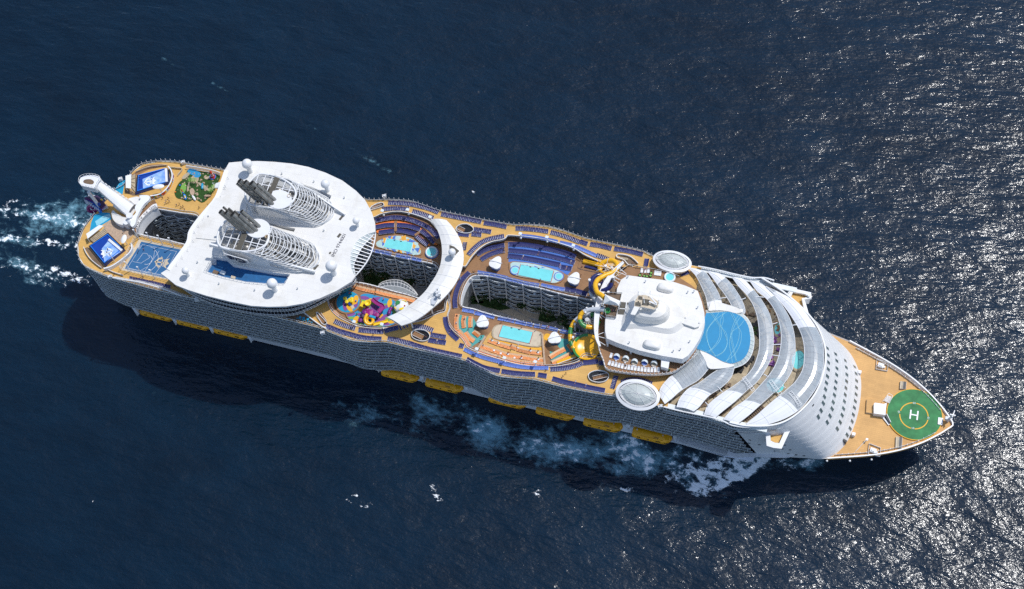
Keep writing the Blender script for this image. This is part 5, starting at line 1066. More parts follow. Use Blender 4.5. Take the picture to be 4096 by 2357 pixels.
def tower():
    b0=U('A',545,590,ZT); t=empty('slide_tower',(b0.x,b0.y,ZT),'tall white leaning tower with a round lookout top rising at the stern','slide tower')
    # inclined white beam from the foot up to the lookout
    zt=62; 
    A=[U('A',228,335,zt),U('A',268,278,zt)]; Bq=[U('A',515,592,ZT+3.5),U('A',575,490,ZT+3.5)]
    b=MB(); V=[A[0],A[1],Bq[1],Bq[0]]; dn=Vector((0,0,-3.2)); 
    L0=[A[0].lerp(Bq[0],i/10) for i in range(11)]; L1=[A[1].lerp(Bq[1],i/10) for i in range(11)]
    rows=[]
    for t_ in [i/6 for i in range(7)]: rows.append([a.lerp(c,t_)+Vector((0,0,.7*math.sin(math.pi*t_))) for a,c in zip(L0,L1)])
    for r,r2 in zip(rows,rows[1:]): b.ribbon(r,r2,'sail',smooth=True)
    b.ribbon(L0,[p+dn for p in L0],'whitep'); b.ribbon(L1,[p+dn for p in L1],'whitep'); b.ribbon([p+dn for p in L0],[p+dn for p in L1],'whitep'); b.build('inclined_beam',t)
    s=MB()
    for Lx in(L0,L1):
        q=[p+Vector((0,0,1.0)) for p in Lx]; s.tube(q,.08,'whitep',4)
        for p,p2 in zip(Lx,q): s.bar(p,p2,.08,.08,'whitep')
    for k in range(8): a=L1[k]+Vector((.4,.4,-.5)); s.bar(a,a+Vector((1.0,-.4,-.4)),.3,.2,'steel')
    s.build('beam_rail',t)
    h=MB(); hd=sm(L('A',zt+1,'275 255 240 232 180 225 130 232 95 250 84 280 88 305 110 322 150 330 200 342 230 345 248 300'),40,True); h.prism(hd,zt-2.4,zt+1,'whitep'); hi=sm(L('A',zt+1.06,'190 265 160 262 130 268 118 285 130 298 160 305 200 308 215 285'),24,True); h.prism(hi,zt+1,zt+1.06,'brownf')
    rail(h,[*hd,hd[0]],zt+1,1.2,1.2,glass=None); h.prism(sm(L('A',zt+1.5,'240 262 275 255 248 300 222 345 205 340 220 300'),16,True),zt+1,zt+1.5,'sail'); h.build('lookout',t)
    c=MB(); c.tube([Vector((hd[20].x+3,hd[20].y-1,zt-2.4)),Vector((hd[20].x+6,hd[20].y-2,30))],.7,'whitep',10); c.tube([L0[5]+dn,Vector((L0[5].x+2,L0[5].y,ZT))],.5,'whitep',8); c.build('support_leg',t)
    d=MB(); P=sm(L('A',ZT+3,'372 560 380 610 400 640 440 665 490 672 540 650 580 600 555 585 530 600 480 600 420 570 385 540'),40,True); d.prism(P,ZT,ZT+3,'roof',side='whitep'); P=sm(L('A',ZT+3.2,'520 440 560 425 600 418 632 432 620 460 585 490 550 460'),24,True); d.prism(P,ZT,ZT+3.2,'roof',side='whitep'); d.build('foot_house',t)
    k=MB(); P=sm(L('A',ZT+5,'545 640 560 600 590 560 580 520 600 480 632 440 620 410 680 405 715 415 705 450 670 480 640 520 600 600 585 660 560 690 540 670'),50,True); k.prism(P,ZT+3.4,ZT+5,'sail',side='whitep'); p=U('A',548,645,ZT+3); k.ball((p.x,p.y,ZT+3),1.7,'whitep',20,1.2); p=U('A',528,690,ZT); k.cyl((p.x,p.y,ZT),1.1,4,'whitep',14); p=U('A',570,650,ZT); k.cyl((p.x,p.y,ZT),1.3,6,'whitep',14); k.build('entrance_canopy',t)
tower()
def fish():
    # fish-shaped slide entrance and the purple tubes that leave it
    c=U('A',240,470,ZT); t=empty('fish_head_sculpture',(c.x,c.y,ZT-1),'dark purple fish head sculpture with blue eyes and white teeth at the stern','sculpture')
    b=MB(); q=[U('A',x,y,z) for x,y,z in((128,422,ZT),(190,418,ZT+2.5),(240,425,ZT+3.5),(290,450,ZT+3.2),(318,490,ZT+1.2))]
    top=L('A',ZT+2.2,'125 425 180 415 245 408 290 440 318 490 280 530 262 515 235 480 190 450'); ce=U('A',240,455,ZT+4)
    b.add([ce]+top,[(0,i+1,(i+1)%len(top)+1) for i in range(len(top))],'purpd',True); b.ribbon(top,[Vector((p.x,p.y,ZT+.5)) for p in top],'purple',True); b.build('upper_head',t)
    b=MB(); jw=L('A',ZT+.6,'125 450 160 470 200 500 240 530 262 560 285 552 275 520 230 480 180 455'); b.prism(jw,ZT-1,ZT+.6,'simlight')
    for k in range(6): a=U('A',150+k*20,455+k*14,ZT+1.3); c2=U('A',168+k*19,490+k*12,ZT+1.1); b.bar(a,c2,.3,.4,'whitep')
    b.build('lower_jaw',t)
    b=MB(); 
    for x,y in((262,488),(283,447)): p=U('A',x,y,ZT+3.2); b.ball(p,.75 if x<270 else .4,'simblue' if x<270 else 'yel2',14)
    b.build('eye',t)
    b=MB()
    for k in range(11):
        a=U('A',284+k*4,518-k*3.6,ZT+1.6); d=U('A',292+k*5,542-k*2,ZT+1.2); b.bar(a,d,.12,.3,'whitep')
    b.build('teeth',t)
    b=MB()
    for o_,n_ in(((160,395),(135,465)),):
        for k in range(8):
            a=U('A',165+k*8,396+k*1.5,ZT+1.4); d=U('A',170+k*8,415+k,ZT+1.9); b.bar(a,d,.3,.12,'greyt')
            a=U('A',125+k*3,448+k*5,ZT+.9); d=U('A',150+k*8,455+k*4,ZT+1.2); b.bar(a,d,.3,.12,'greyt')
    b.build('fin',t)
    s=empty('purple_tube_slide',(c.x,c.y,ZT-8),'purple spiral tube slide curling off the stern below the fish head','water slide'); b=MB()
    P=[U('A',x,y,z) for x,y,z in((205,520,47),(180,505,46),(162,520,45),(170,545,44),(200,553,43),(235,548,42),(215,580,40),(205,610,38))]; b.tube(sm(P,40),.75,'pinkp',10); b.build('slide_tube',s)
    s=empty('purple_tube_slide',(-150,0,16),'purple tube slides twisting down inside the dark aft well','water slide'); b=MB()
    P=[U('A',x,y,z) for x,y,z in((630,702,40),(690,705,38),(740,700,37),(765,680,36),(755,660,35),(735,665,34),(715,700,33),(712,740,30),(735,780,27),(790,785,25),(840,785,23),(855,765,21),(830,745,20))]; b.tube(sm(P,80),.8,'purple',10); b.build('slide_tube',s)
    b=MB(); P=[U('A',x,y,z) for x,y,z in((632,740,42),(650,752,40),(668,765,38),(650,775,36))]; b.tube(sm(P,20),.7,'pinkp',10); b.build('slide_tube',s)
fish()
# pool inside the starboard roof opening: furniture
def roofdeck():
    z=ZC-2.2; b=MB()
    for x,y,w,h,m in((185,1085,2.2,1.4,'brownf'),(248,1088,2.0,1.4,'frost'),(340,1130,1.8,1.0,'cream')): p=U('B',x,y,z); b.box((p.x,p.y,z+.4),(w,h,.8),m,rz=-.15); b.cut('roof_deck_equipment',SHIP)
    b=MB(); p=U('B',172,965,ZC); 
    for k in range(5): b.box((p.x+.0,p.y-.35*k,ZC-.2-.4*k),(1.6,.3,.12),'steel')
    b.build('roof_ladder',SHIP)
    d=ray('B',368,968); yy=-16.0; t=(yy-CAMC.y)/d.y; p=CAMC+d*t
    bp=MB(); bp.box(p+Vector((0,.35,0)),(9.4,.25,6.6),'white',M=Matrix.Rotation(.16,3,'Y')@Matrix.Rotation(.2,3,'X')); bp.build('badge_panel',FS)
    logo(p,Vector((0.2,-.2,1)),Vector((-1,0,.2)),7.8,'ink',FS,'funnel_badge',th=.05)
roofdeck()
# ---------------------------------------------------------------- pool zones
def pool(name,lab,fr,water,sur,z,mats_,extra=None):
    P=L(fr,z,water); c=sum(P,Vector((0,0,0)))/len(P); t=empty('swimming_pool',(c.x,c.y,z),lab,'swimming pool')
    b=MB(); S=sm(L(fr,z,sur),48,True); b.prism(S,z,z+.35,mats_[0],side='skirt'); S2=[c+(p-c)*.93 for p in S]; b.prism(S2,z+.3,z+.38,mats_[1]); b.build('pool_surround',t)
    if extra:
        b=MB(); rnd=random.Random(4)
        for k in range(mats_[3]):
            i=rnd.randrange(48); a=c.lerp(S2[i],rnd.uniform(.55,.9)); r=rnd.uniform(.8,1.6); an=rnd.random()*6
            tri=[a+Vector((math.cos(an+q)*r,math.sin(an+q)*r,0)) for q in(0,2,3.9)]
            b.prism(tri,z+.37,z+.39+.0012*k,rnd.choice(extra))
        b.build('mosaic',t)
    b=MB(); edge=[c+(p-c)*1.03 for p in P]; b.prism(edge,z+.3,z+.50,mats_[2]); b.build('pool_edge',t)
    b=MB(); b.prism([c+(p-c)*.995 for p in P],z+.3,z+.56,'pool'); b.build('water',t)
    b=MB(); q=c.lerp(P[0],.93); b.tube([q+Vector((0,0,.3)),q+Vector((.2,0,1.1)),q+Vector((.7,0,1.1)),q+Vector((.8,0,.4))],.05,'steel',5); b.cut('ladder',t); q=c.lerp(P[2],.9); b.tube([q+Vector((0,0,.3)),q+Vector((.2,0,1.1)),q+Vector((.7,0,1.1)),q+Vector((.8,0,.4))],.05,'steel',5); b.cut('ladder',t)
    for k in(.3,.55): q=P[0].lerp(P[1],k); b.box((q.x,q.y-.3,z+.6),(.7,.35,.12),'dark'); b.cut('pool_grating',t)
    return t
pool('a','turquoise pool in a mosaic oval below orange tiers, between aft roof and crescent','C','650 475 905 520 880 610 620 560','528 525 545 500 600 475 660 452 750 443 850 455 920 487 965 530 990 580 997 610 985 635 940 642 880 632 780 612 700 594 600 572 545 555',ZP,('teak','moslight','whitep',70),['moso','mosblue','moslight','moso','mosblue'])
pool('b','turquoise port pool between two round blue mosaics, below the navy tiers','D','650 515 930 570 905 665 625 605','545 500 575 488 620 488 760 505 880 535 950 558 1010 580 1028 610 1015 640 985 668 940 678 880 668 760 640 640 618 580 600 555 575',ZP,('teak','moslight','redc',10),['mosblue','moslight','lline'])
pool('c','turquoise starboard pool with a red rim on a yellow mosaic floor, by the striped loungers','D','495 1035 753 1095 723 1192 460 1132','445 1030 520 1032 700 1062 800 1085 840 1110 832 1180 815 1218 700 1212 560 1180 430 1150 400 1110 410 1060',ZP,('beige','cream','redc',0))
def rings():
    for x,y in((600,560),(975,612)):
        p=U('D',x,y,ZP+.4); t=empty('round_pool_mosaic',(p.x,p.y,ZP+.4),'round blue ring mosaic at the '+('aft' if x<700 else 'fore')+' end of the port pool','whirlpool'); b=MB()
        for r,m,z in((2.0,'mosblue',.45),(1.65,'moslight',.46),(1.35,'lline',.47),(1.1,'pool',.5)): b.cyl((p.x,p.y,ZP+.3),r,z-.3+.02,m,28)
        b.build('ring',t)
    p=U('C',1085,612,ZP); t=empty('whirlpool',(p.x,p.y,ZP),'round raised whirlpool tub beside the mosaic pool under the crescent','whirlpool'); b=MB(); b.lathe((p.x,p.y,ZP),[(2.55,0),(2.5,1.0),(2.3,1.15),(2.0,1.15),(1.9,.8),(1.7,.75)],'frost',32); b.cyl((p.x,p.y,ZP),2.75,.3,'mosblue',32); b.build('tub',t); b=MB(); b.cyl((p.x,p.y,ZP+.2),1.95,.62,'pool',32); b.build('water',t)
    p=U('E',968,335,ZS); t=empty('whirlpool',(p.x,p.y,ZS),'round whirlpool on the upper port deck below the oval pod','whirlpool'); b=MB(); b.lathe((p.x,p.y,ZS),[(2.3,0),(2.2,.9),(2.0,1.0),(1.6,1.0),(1.5,.7),(1.2,.65)],'frost',32); b.cyl((p.x,p.y,ZS),2.5,.35,'teak',32); b.build('tub',t); b=MB(); b.cyl((p.x,p.y,ZS+.2),1.55,.6,'pool',32); b.build('water',t)
rings()
def floors():
    # painted floors of the pool deck
    b=MB()
    b.prism(L('D',ZP+.04,'430 1040 850 1105 855 1378 760 1368 600 1348 450 1310 330 1262 270 1225 350 1140'),ZP,ZP+.05,'tan'); b.build('yellow_pool_floor',SHIP)
    b=MB()
    for s in('440 1150 560 1185 700 1220 840 1230 845 1260 700 1250 540 1215 400 1175','330 1225 480 1280 640 1310 800 1325 850 1330 850 1350 640 1335 460 1300','860 1105 900 1110 890 1160 850 1150'): b.prism(sm(L('D',ZP+.06,s),30,True),ZP+.02,ZP+.075,'ybright'); b.cut('yellow_wave_paint',SHIP)
    b=MB(); b.prism(L('D',ZP+.05,'540 320 1120 435 1085 560 1050 600 1010 580 880 530 700 500 545 488'),ZP,ZP+.06,'mosblue'); b.build('blue_tier_floor',SHIP)
    b=MB(); b.prism(L('D',ZP+.05,'95 935 240 965 265 1010 300 1080 345 1090 330 1150 250 1200 215 1225 170 1160 100 1090 80 1030'),ZP,ZP+.06,'teal'); b.cut('teal_floor',SHIP); b.prism(L('D',ZP+.05,'920 1140 1070 1150 1130 1260 1000 1340 940 1372 905 1330 895 1230'),ZP,ZP+.06,'teal'); b.build('teal_floor',SHIP)
    b=MB(); q=L('D',ZP+.1,'340 1130 355 1135 290 1240 275 1235'); b.prism(q,ZP,ZP+.9,'rock'); b.cut('stone_divider',SHIP); q=L('D',ZP+.1,'825 1110 838 1110 865 1375 848 1375'); b.prism(q,ZP,ZP+.9,'rock'); b.build('stone_divider',SHIP)
    # orange tiers by the aft mosaic pool
    for k,(s,m,z) in enumerate((('540 320 640 300 730 296 850 310 950 345 1040 410 1110 500 1150 520 1110 530 1040 440 960 375 860 340 740 322 640 328 545 350','orange',.9),('550 395 640 378 730 372 850 385 940 425 1010 480 1070 535 1060 545 980 500 925 450 850 412 740 398 640 402 560 418','orange',.45),('520 250 600 235 740 215 860 230 990 270 1080 315 1160 420 1180 520 1150 520 1110 500 1040 405 950 335 850 300 730 286 640 292 540 318','teak',1.5))):
        b=MB(); b.prism(sm(L('C',ZP+z,s),60,True),ZP,ZP+z,m,side='skirt'); b.build('seating_tier',SHIP)
    b=MB()
    for s in('722 300 748 300 746 400 720 400','970 395 1000 370 1015 385 925 450 915 430'): b.prism(L('C',ZP+1.2,s),ZP,ZP+1.2,'teak',side='skirt')
    b.build('tier_stair',SHIP)
floors()
def kids():
    z=ZP; P=sm(L('N',z,'935 340 1000 335 1100 345 1250 385 1500 450 1680 510 1720 620 1800 760 1760 860 1740 960 1690 1040 1560 1110 1400 1140 1260 1145 1060 1130 860 1100 740 1060 640 1020 560 940 520 860 505 800 640 790 760 760 820 700 870 600 870 440 855 380'),80,True); c=sum(P,Vector((0,0,0)))/80
    t=empty('splash_area',(c.x,c.y,z),'bright blue children splash floor with purple, green and yellow petals','splash area')
    b=MB(); b.prism(P,z,z+.12,'skyblue'); b.build('splash_floor',t)
    cen=U('N',560,540,z); b=MB(); rr=(U('N',835,560,z)-cen).length; q=[cen+Vector((math.cos(a)*rr,math.sin(a)*rr,0)) for a in[2*math.pi*k/48 for k in range(48)]]
    b.prism([cen+(p-cen)*1.14 for p in q],z,z+.42,'teak',side='skirt'); b.prism(q,z,z+.45,'aqua'); b.build('toddler_pool',t)
    b=MB(); rnd=random.Random(9); j=0
    for x,y,l,w,a,m in((950,440,2.3,.9,.35,'lpurp'),(940,510,1.6,.5,.3,'lgreen'),(1200,480,2.6,.9,.9,'lpurp'),(1150,600,1.7,1.1,.8,'lgreen'),(1195,680,2.2,1.2,-.2,'lpurp'),(860,670,1.2,2.0,.5,'ybright'),(1450,620,1.8,.9,.6,'lgreen'),(1500,640,2.4,.8,1.0,'lpurp'),(1560,560,1.0,2.0,.4,'ybright'),(620,830,2.0,.9,.6,'lpurp'),(630,920,1.8,.6,.5,'lgreen'),(760,970,1.4,1.8,.4,'ybright'),(860,830,1.6,.6,.5,'lpurp'),(1350,920,1.1,1.9,.3,'ybright'),(1430,910,2.4,1.0,1.2,'lpurp'),(1270,960,2.0,1.1,-.4,'lpurp'),(1560,1000,2.2,1.0,.3,'ybright'),(1450,1050,2.0,.9,.2,'lpurp'),(1300,1110,1.6,.6,.3,'lgreen'),(870,1080,1.9,.7,.2,'lgreen'),(940,1000,1.5,.9,.3,'lpurp'),(1690,740,1.1,1.8,.3,'lgreen'),(1090,520,1.1,1.4,.2,'ybright'),(1520,950,1.2,1.0,0,'lgreen')):
        p=U('N',x,y,z); pts=[]
        for k in range(12):
            u=2*math.pi*k/12; pts.append(p+Matrix.Rotation(a-.25,3,'Z')@Vector((math.cos(u)*l,math.copysign(abs(math.sin(u))**1.5,math.sin(u))*w,0)))
        j+=1; b.prism(pts,z+.1,z+.125+.004*j,m)
    for x,y,l,w,a,m in((490,620,2.4,1.0,-.9,'lpurp'),(590,670,2.2,1.0,-.5,'ybright'),(730,570,1.1,1.9,.6,'lpurp'),(745,470,1.1,1.8,.4,'ybright'),(680,560,1.6,.8,.6,'ybright')):
        p=U('N',x,y,z+.4); j+=1; b.prism([p+Matrix.Rotation(a-.25,3,'Z')@Vector((math.cos(k*.5236)*l,math.sin(k*.5236)*w,0)) for k in range(12)],z+.4,z+.455+.004*j,m)
    b.build('painted_petals',t)
    w=MB(); w.wall(sm(L('N',z,'500 800 540 900 620 1000 720 1060 860 1110 1060 1140'),30),z,z+.5,.5,'teak'); w.build('wooden_edge',t)
    # play structures
    s=empty('play_structure',U('N',1090,800,z),'purple and yellow climbing play structure on the splash floor','play structure'); b=MB()
    for x,y,r,h,m in((1010,690,1.1,2.6,'pinkp'),(960,770,1.2,2.2,'purple'),(1080,790,1.8,2.4,'pinkp'),(1190,810,1.3,2.2,'purple'),(1250,840,1.2,2.4,'pinkp'),(900,860,1.1,1.8,'purpd'),(850,970,1.0,1.2,'purple'),(1120,860,1.9,1.4,'mosblue')):
        p=U('N',x,y,z+h); b.lathe((p.x,p.y,z+h),[(r,0),(r*.9,.25),(0,.6)],m,6); 
        for k in range(4): a=k*1.57+.5; b.cyl((p.x+math.cos(a)*r*.8,p.y+math.sin(a)*r*.8,z),.08,h,'mosblue',5)
    b.build('roof_panel',s); b=MB()
    for x,y,w_,h_,m in((935,590,2.6,2.4,'yel2'),(980,595,1.6,1.6,'redc')): p=U('N',x,y,z+3); b.box((p.x,p.y,z+2.8 if m=='yel2' else z+3.1),(w_,h_,.3),m,rz=-.2)
    p=U('N',1030,560,z+4.5); b.lathe((p.x,p.y,z+3.6),[(.4,0),(1.2,.5),(1.3,1.4),(1.15,1.4),(.9,.6),(0,.5)],'yel2',16); b.bar((p.x+.8,p.y-.5,z),(p.x+.2,p.y,z+3.8),.2,.2,'yellow'); b.bar((p.x+1,p.y-4,z+1),(p.x+.5,p.y-.5,z+3),.3,.3,'yellow'); b.box((p.x+3.1,p.y-4.4,z+2.5),(2.6,.9,.5),'aqua',rz=-.1); b.build('tipping_bucket',s)
    q=empty('spiral_slide',U('N',1060,1000,z),'yellow spiral tube slide with a straight run-out','water slide'); b=MB()
    pts=[U('N',x,y,zz) for x,y,zz in((1015,820,z+3.6),(985,880,z+3.5),(962,950,z+3.3),(985,1030,z+3.0),(1050,1068,z+2.7),(1120,1050,z+2.4),(1160,985,z+2.1),(1130,920,z+1.8),(1060,905,z+1.5),(1010,950,z+1.2),(1020,1010,z+.9),(1080,1055,z+.8),(1170,1070,z+.6))]
    b.tube(sm(pts,70),.62,'yellow',12); b.build('tube',q); b=MB(); b.bar(U('N',1170,1072,z+.6),U('N',1515,985,z+.35),1.3,.2,'yel2')
    for o_ in(-.65,.65): b.bar(U('N',1170,1072,z+.8)+Vector((.1,o_,0)),U('N',1515,985,z+.55)+Vector((.1,o_,0)),.16,.45,'yellow')
    b.build('run_out',q)
    q=empty('open_flume_slide',U('N',1350,700,z),'magenta open flume slide bent like an elbow','water slide'); b=MB(); pts=sm([U('N',x,y,zz) for x,y,zz in((1130,455,z+2.0),(1210,530,z+2.1),(1300,590,z+2.3),(1370,620,z+2.5),(1392,665,z+2.7),(1350,720,z+2.9),(1290,780,z+3.0))],30)
    b.band(off(pts,.75),off(pts,-.75),.12,'pinkp')
    for o_ in(-.75,.75): b.band(off([p+Vector((0,0,.5)) for p in pts],o_-.09),off([p+Vector((0,0,.5)) for p in pts],o_+.09),.6,'pinkp')
    for p in pts[::5]: b.cyl((p.x,p.y,z),.1,p.z-z,'mosblue',5)
    b.build('flume',q)
    q=empty('toddler_play_set',U('N',560,520,z+.4),'yellow roofed toddler play set with twin blue slides in the round pool','play structure'); b=MB()
    for x,y in((480,440),(525,520),(590,480),(640,450),(640,500)): p=U('N',x,y,z+2.4); b.lathe((p.x,p.y,z+2.2),[(.85,0),(.8,.2),(0,.5)],'yel2',6); b.cyl((p.x,p.y,z+.4),.08,1.8,'green',5)
    b.build('roof_panel',q); b=MB(); b.bar(U('N',555,545,z+1.8),U('N',610,620,z+.9),.5,.12,'simblue'); b.bar(U('N',585,540,z+1.8),U('N',635,605,z+.9),.5,.12,'mosblue'); b.build('slide',q)
    b=MB(); p=U('N',665,655,z+.6); b.box((p.x,p.y,z+.55),(1.6,1.2,.15),'cream',rz=-.9); b.build('step_mat',q)
    q=empty('caterpillar_climber',U('N',1570,760,z),'purple and green tunnel climber with white feet','play structure'); b=MB()
    for k,(x,y) in enumerate(((1610,640),(1590,680),(1570,720),(1550,760),(1545,800))): p=U('N',x,y,z+1); b.ball((p.x,p.y,z+.9),.75,'green' if k<1 else 'purple',12,.9)
    for k in range(4): p=U('N',1525+k*12,835+k*3,z+.3); b.ball((p.x,p.y,z+.3),.25,'whitep',8)
    b.build('body',q)
    q=empty('cartoon_shade_dome',U('N',1830,610,z),'white round shade dome painted yellow and green beside the crescent','shade canopy'); b=MB(); p=U('N',1825,600,z+3.4); b.lathe((p.x,p.y,z+2.2),[(3.0,0),(2.9,.3),(2.5,.9),(1.6,1.4),(0,1.6)],'whitep',32); b.cyl((p.x,p.y,z),2.6,2.2,'frost',28); b.build('dome',q)
    b=MB(); 
    for x,y,r,m in((1755,545,.95,'green'),(1720,600,.35,'green'),(1915,620,.35,'redc')): p2=U('N',x,y,z+3.7); b.cyl((p2.x,p2.y,z+3.0),r,.75 ,m,16)
    for s in('1850 480 1960 500 1965 525 1850 490','1830 630 1900 660 1880 720 1780 720','1660 650 1705 655 1700 705'): b.prism(L('N',z+3.6,s),z+2.9,z+3.62,'yel2')
    b.bar(U('N',1840,465,z+3.9),U('N',1775,720,z+3.6),.2,.35,'steel'); b.build('painted_mark',q)
    for x,y,m,nm,lab in((1408,462,'redp','toy_spout','red flower water spout near the upper edge of the splash floor'),(770,815,'green','toy_spout','small green water spout left of the play structure'),(585,322,'redc','toy_spout','red and black water toy at the back of the toddler pool'),(640,330,'green','toy_spout','green ladybird water toy in the toddler pool'),(745,505,'mosblue','toy_spout','blue crab water toy on the right of the toddler pool')):
        p=U('N',x,y,z+1); g=empty(nm,(p.x,p.y,z+.1),lab,'water toy'); b=MB(); b.cyl((p.x,p.y,z+.1),.08,1.0,'mosblue',6); b.ball((p.x,p.y,z+1.1),.34,m,10,.7); b.build('spout_head',g)
kids()
def pods():
    for i,(fr,x,y,w,h,rz,lab,st) in enumerate((('D',435,495,2.5,2.9,-.25,'white sail-topped bar pod aft of the port pool',0),('D',1107,630,2.5,2.8,-.2,'white sail-topped bar pod forward of the port pool',0),('D',322,1000,2.5,2.7,.3,'white sail-topped pod with wooden steps, aft of the starboard pool',1),('D',938,1140,2.6,2.5,.3,'white sail-topped pod with wooden steps, forward of the starboard pool',1))):
        z=ZP+3.2; p=U(fr,x,y,z); w*=.92; h*=.95; t=empty('bar_pod',(p.x,p.y,ZP),lab,'bar pod','four white bar pods')
        n=28; ce=Vector((p.x,p.y,z)); Rz=Matrix.Rotation(rz,3,'Z'); rim=[]
        for k in range(n):
            a=2*math.pi*k/n; r=1+.13*math.cos(3*(a-math.pi*.5)); rim.append(ce+Rz@Vector((math.cos(a)*w*r,math.sin(a)*h*r,0)))
        b=MB(); ap=ce+Vector((0,h*.1,.45)); b.add([ap]+rim,[(0,k+1,(k+1)%n+1) for k in range(n)],'sail',True); b.ribbon(rim,[q-Vector((0,0,.5)) for q in rim],'whitep',True); b.build('sail_roof',t)
        b=MB(); lo=[Vector((ce.x+(q.x-ce.x)*.82,ce.y+(q.y-ce.y)*.82,0)) for q in rim]; b.prism(lo,ZP,ZP+1.1,'frost',side='mosblue'); b.prism([Vector((ce.x+(q.x-ce.x)*.6,ce.y+(q.y-ce.y)*.6,0)) for q in rim],ZP+1.1,ZP+3.2,'cream'); b.build('counter',t)
        b=MB(); b.bar(ap+Rz@Vector((-w*1.15,-.6,.15)),ap+Rz@Vector((w*1.15,.5,.0)),.18,.2,'steel'); b.bar(ap+Rz@Vector((w*.1,-h*1.0,-.3)),ap+Rz@Vector((0,h*.9,-.2)),.1,.12,'steel'); b.build('roof_spar',t)
        if st:
            b=MB()
            for k in range(6): b.lathe((p.x,p.y-1.2,ZP),[(w*1.25-.32*k+.3,0),(w*1.25-.32*k+.3,.25*(k+1)),(w*1.25-.32*k,.25*(k+1))],'teak',20,1,1,0,None,math.pi*1.05,math.pi*1.85)
            b.build('step',t)
pods()
def slides():
    Z=ZP
    def col(b,x,y,zt,r=.4,fr='P',z0=24): p=U(fr,x,y,zt); b.cyl((p.x,p.y,z0),r,zt-z0,'whitep',10); b.cyl((p.x,p.y,zt),r*1.15,.2,'whitep',10)
    # yellow slide
    t=empty('tube_slide',U('P',700,300,Z),'yellow tube slide looping above the port pool deck forward end','water slide','tube slides beside the forward arch'); b=MB()
    P=[U('P',x,y,z) for x,y,z in((640,690,59),(600,655,59),(545,620,58.5),(520,560,58),(515,500,57.5),(545,440,57),(600,400,56.5),(680,360,56),(760,330,55.5),(830,270,55),(828,205,54.5),(780,160,54),(705,155,53.5),(620,190,53),(580,250,52.5),(595,310,52),(650,350,51),(740,370,50),(800,400,49.5),(830,350,49),(800,300,48.4),(720,280,48),(640,240,47.5),(560,218,47),(440,185,46.2),(340,165,46))]
    b.tube(sm(P,170),.95,'yellow',14); b.build('tube',t)
    b=MB()
    for p in sm(P,34): pass
    q=sm(P,170)
    for i in range(6,168,9): b.tube([q[i],q[i].lerp(q[i+1],.25)],1.03,'yellow',14)
    b.build('tube_joint',t)
    b=MB(); b.prism(L('P',Z+1,'330 150 345 148 590 208 575 245 325 185'),Z+.2,Z+1,'yellow'); b.prism(L('P',Z+1.06,'345 160 575 218 568 235 342 178'),Z+.9,Z+1.04,'yel2'); b.build('run_out',t)
    t=empty('tube_slide',U('P',480,500,Z),'dark blue tube slide twisting beside the yellow one','water slide','tube slides beside the forward arch'); b=MB()
    P=[U('P',x,y,z) for x,y,z in((740,480,57),(735,520,56.5),(700,560,56),(640,590,55.5),(570,600,55),(500,610,54),(455,570,53.5),(450,490,53),(475,420,52.5),(530,375,52),(610,362,51.5),(680,380,50.5),(700,430,49.5),(640,480,48.6),(560,540,47.8),(500,600,47),(550,660,46.6))]
    b.tube(sm(P,120),.95,'slidenavy',14); b.build('tube',t); b=MB(); b.prism(L('P',Z+1,'362 225 380 224 575 265 570 300 355 245'),Z+.2,Z+1,'slidenavy'); b.build('run_out',t)
    b=MB(); P=[U('P',x,y,z) for x,y,z in((450,600,51),(465,650,51.5),(500,700,52),(550,740,52.5),(600,770,53),(620,760,53.5))]; b.tube(sm(P,30),.9,'greyt',12); q=sm(P,30); 
    for i in(1,10,20): b.tube([q[i],q[i+1]],1.1,'greyt',12)
    b.build('grey_tube',t)
    b=MB(); b.prism(sm(L('P',Z+.5,'285 260 260 250 300 140 340 135 600 205 620 340 580 330 300 275'),40,True),Z,Z+.4,'teak',side='whitep'); b.build('landing_basin',t)
    # green-yellow ring slide feeding the bowl
    t=empty('tube_slide',U('P',395,1080,24),'grey, green and yellow striped ring tube slide over the park well','water slide','tube slides beside the forward arch'); b=MB()
    P=[U('P',x,y,z) for x,y,z in((670,880,57.5),(600,865,57.3),(540,865,57),(470,868,56.6),(400,878,56.2),(340,905,55.8),(300,950,55.4),(288,1010,55),(310,1070,54.6),(360,1110,54.2),(440,1125,53.8),(500,1115,53.4),(545,1080,53),(560,1020,52.5),(530,970,52),(470,945,51.6),(400,940,51.2),(320,960,50.8),(240,1020,50.4),(195,1070,50),(160,1150,49.6),(148,1230,49.2),(155,1320,48.8),(180,1400,48.4),(210,1440,48.2))]
    n=150; q=sm(P,n); cs=['greyt']*28+['yellow']*12+['green']*12+['yellow']*12+['green']*9+['yellow']*10+['green']*6+['greyt']*22+['yellow']*10+['green']*9+['yellow']*8+['green']*7+['yellow']*20
    b.tube(q,.9,'greyt',14,fm=lambda i:cs[min(i,len(cs)-1)]); b.build('tube',t); b=MB()
    for i in range(4,n-2,5): b.tube([q[i],q[i].lerp(q[i+1],.2)],.98,'greyt' if cs[i]=='greyt' else 'skirt',14)
    b.build('tube_joint',t)
    b=MB(); c=U('P',395,1015,54)
    b.cyl((c.x,c.y,24),.75,30,'whitep',14); b.cyl((c.x,c.y,54),.85,.2,'greyt',14)
    for i in range(46,104,6): b.bar(Vector((c.x,c.y,50)),q[i],.14,.14,'whitep'); b.bar(Vector((c.x,c.y,53)),q[i],.12,.12,'whitep')
    for x,y in((215,1080),(190,1270)): col(b,x,y,51,.4,z0=ZP)
    for x,y in((390,880),(375,945),(480,860),(560,865)): p=U('P',x,y,55); b.tube([Vector((p.x,p.y,54)),Vector((p.x,p.y,57.4))],.35,'whitep',8)
    b.build('support_column',t)
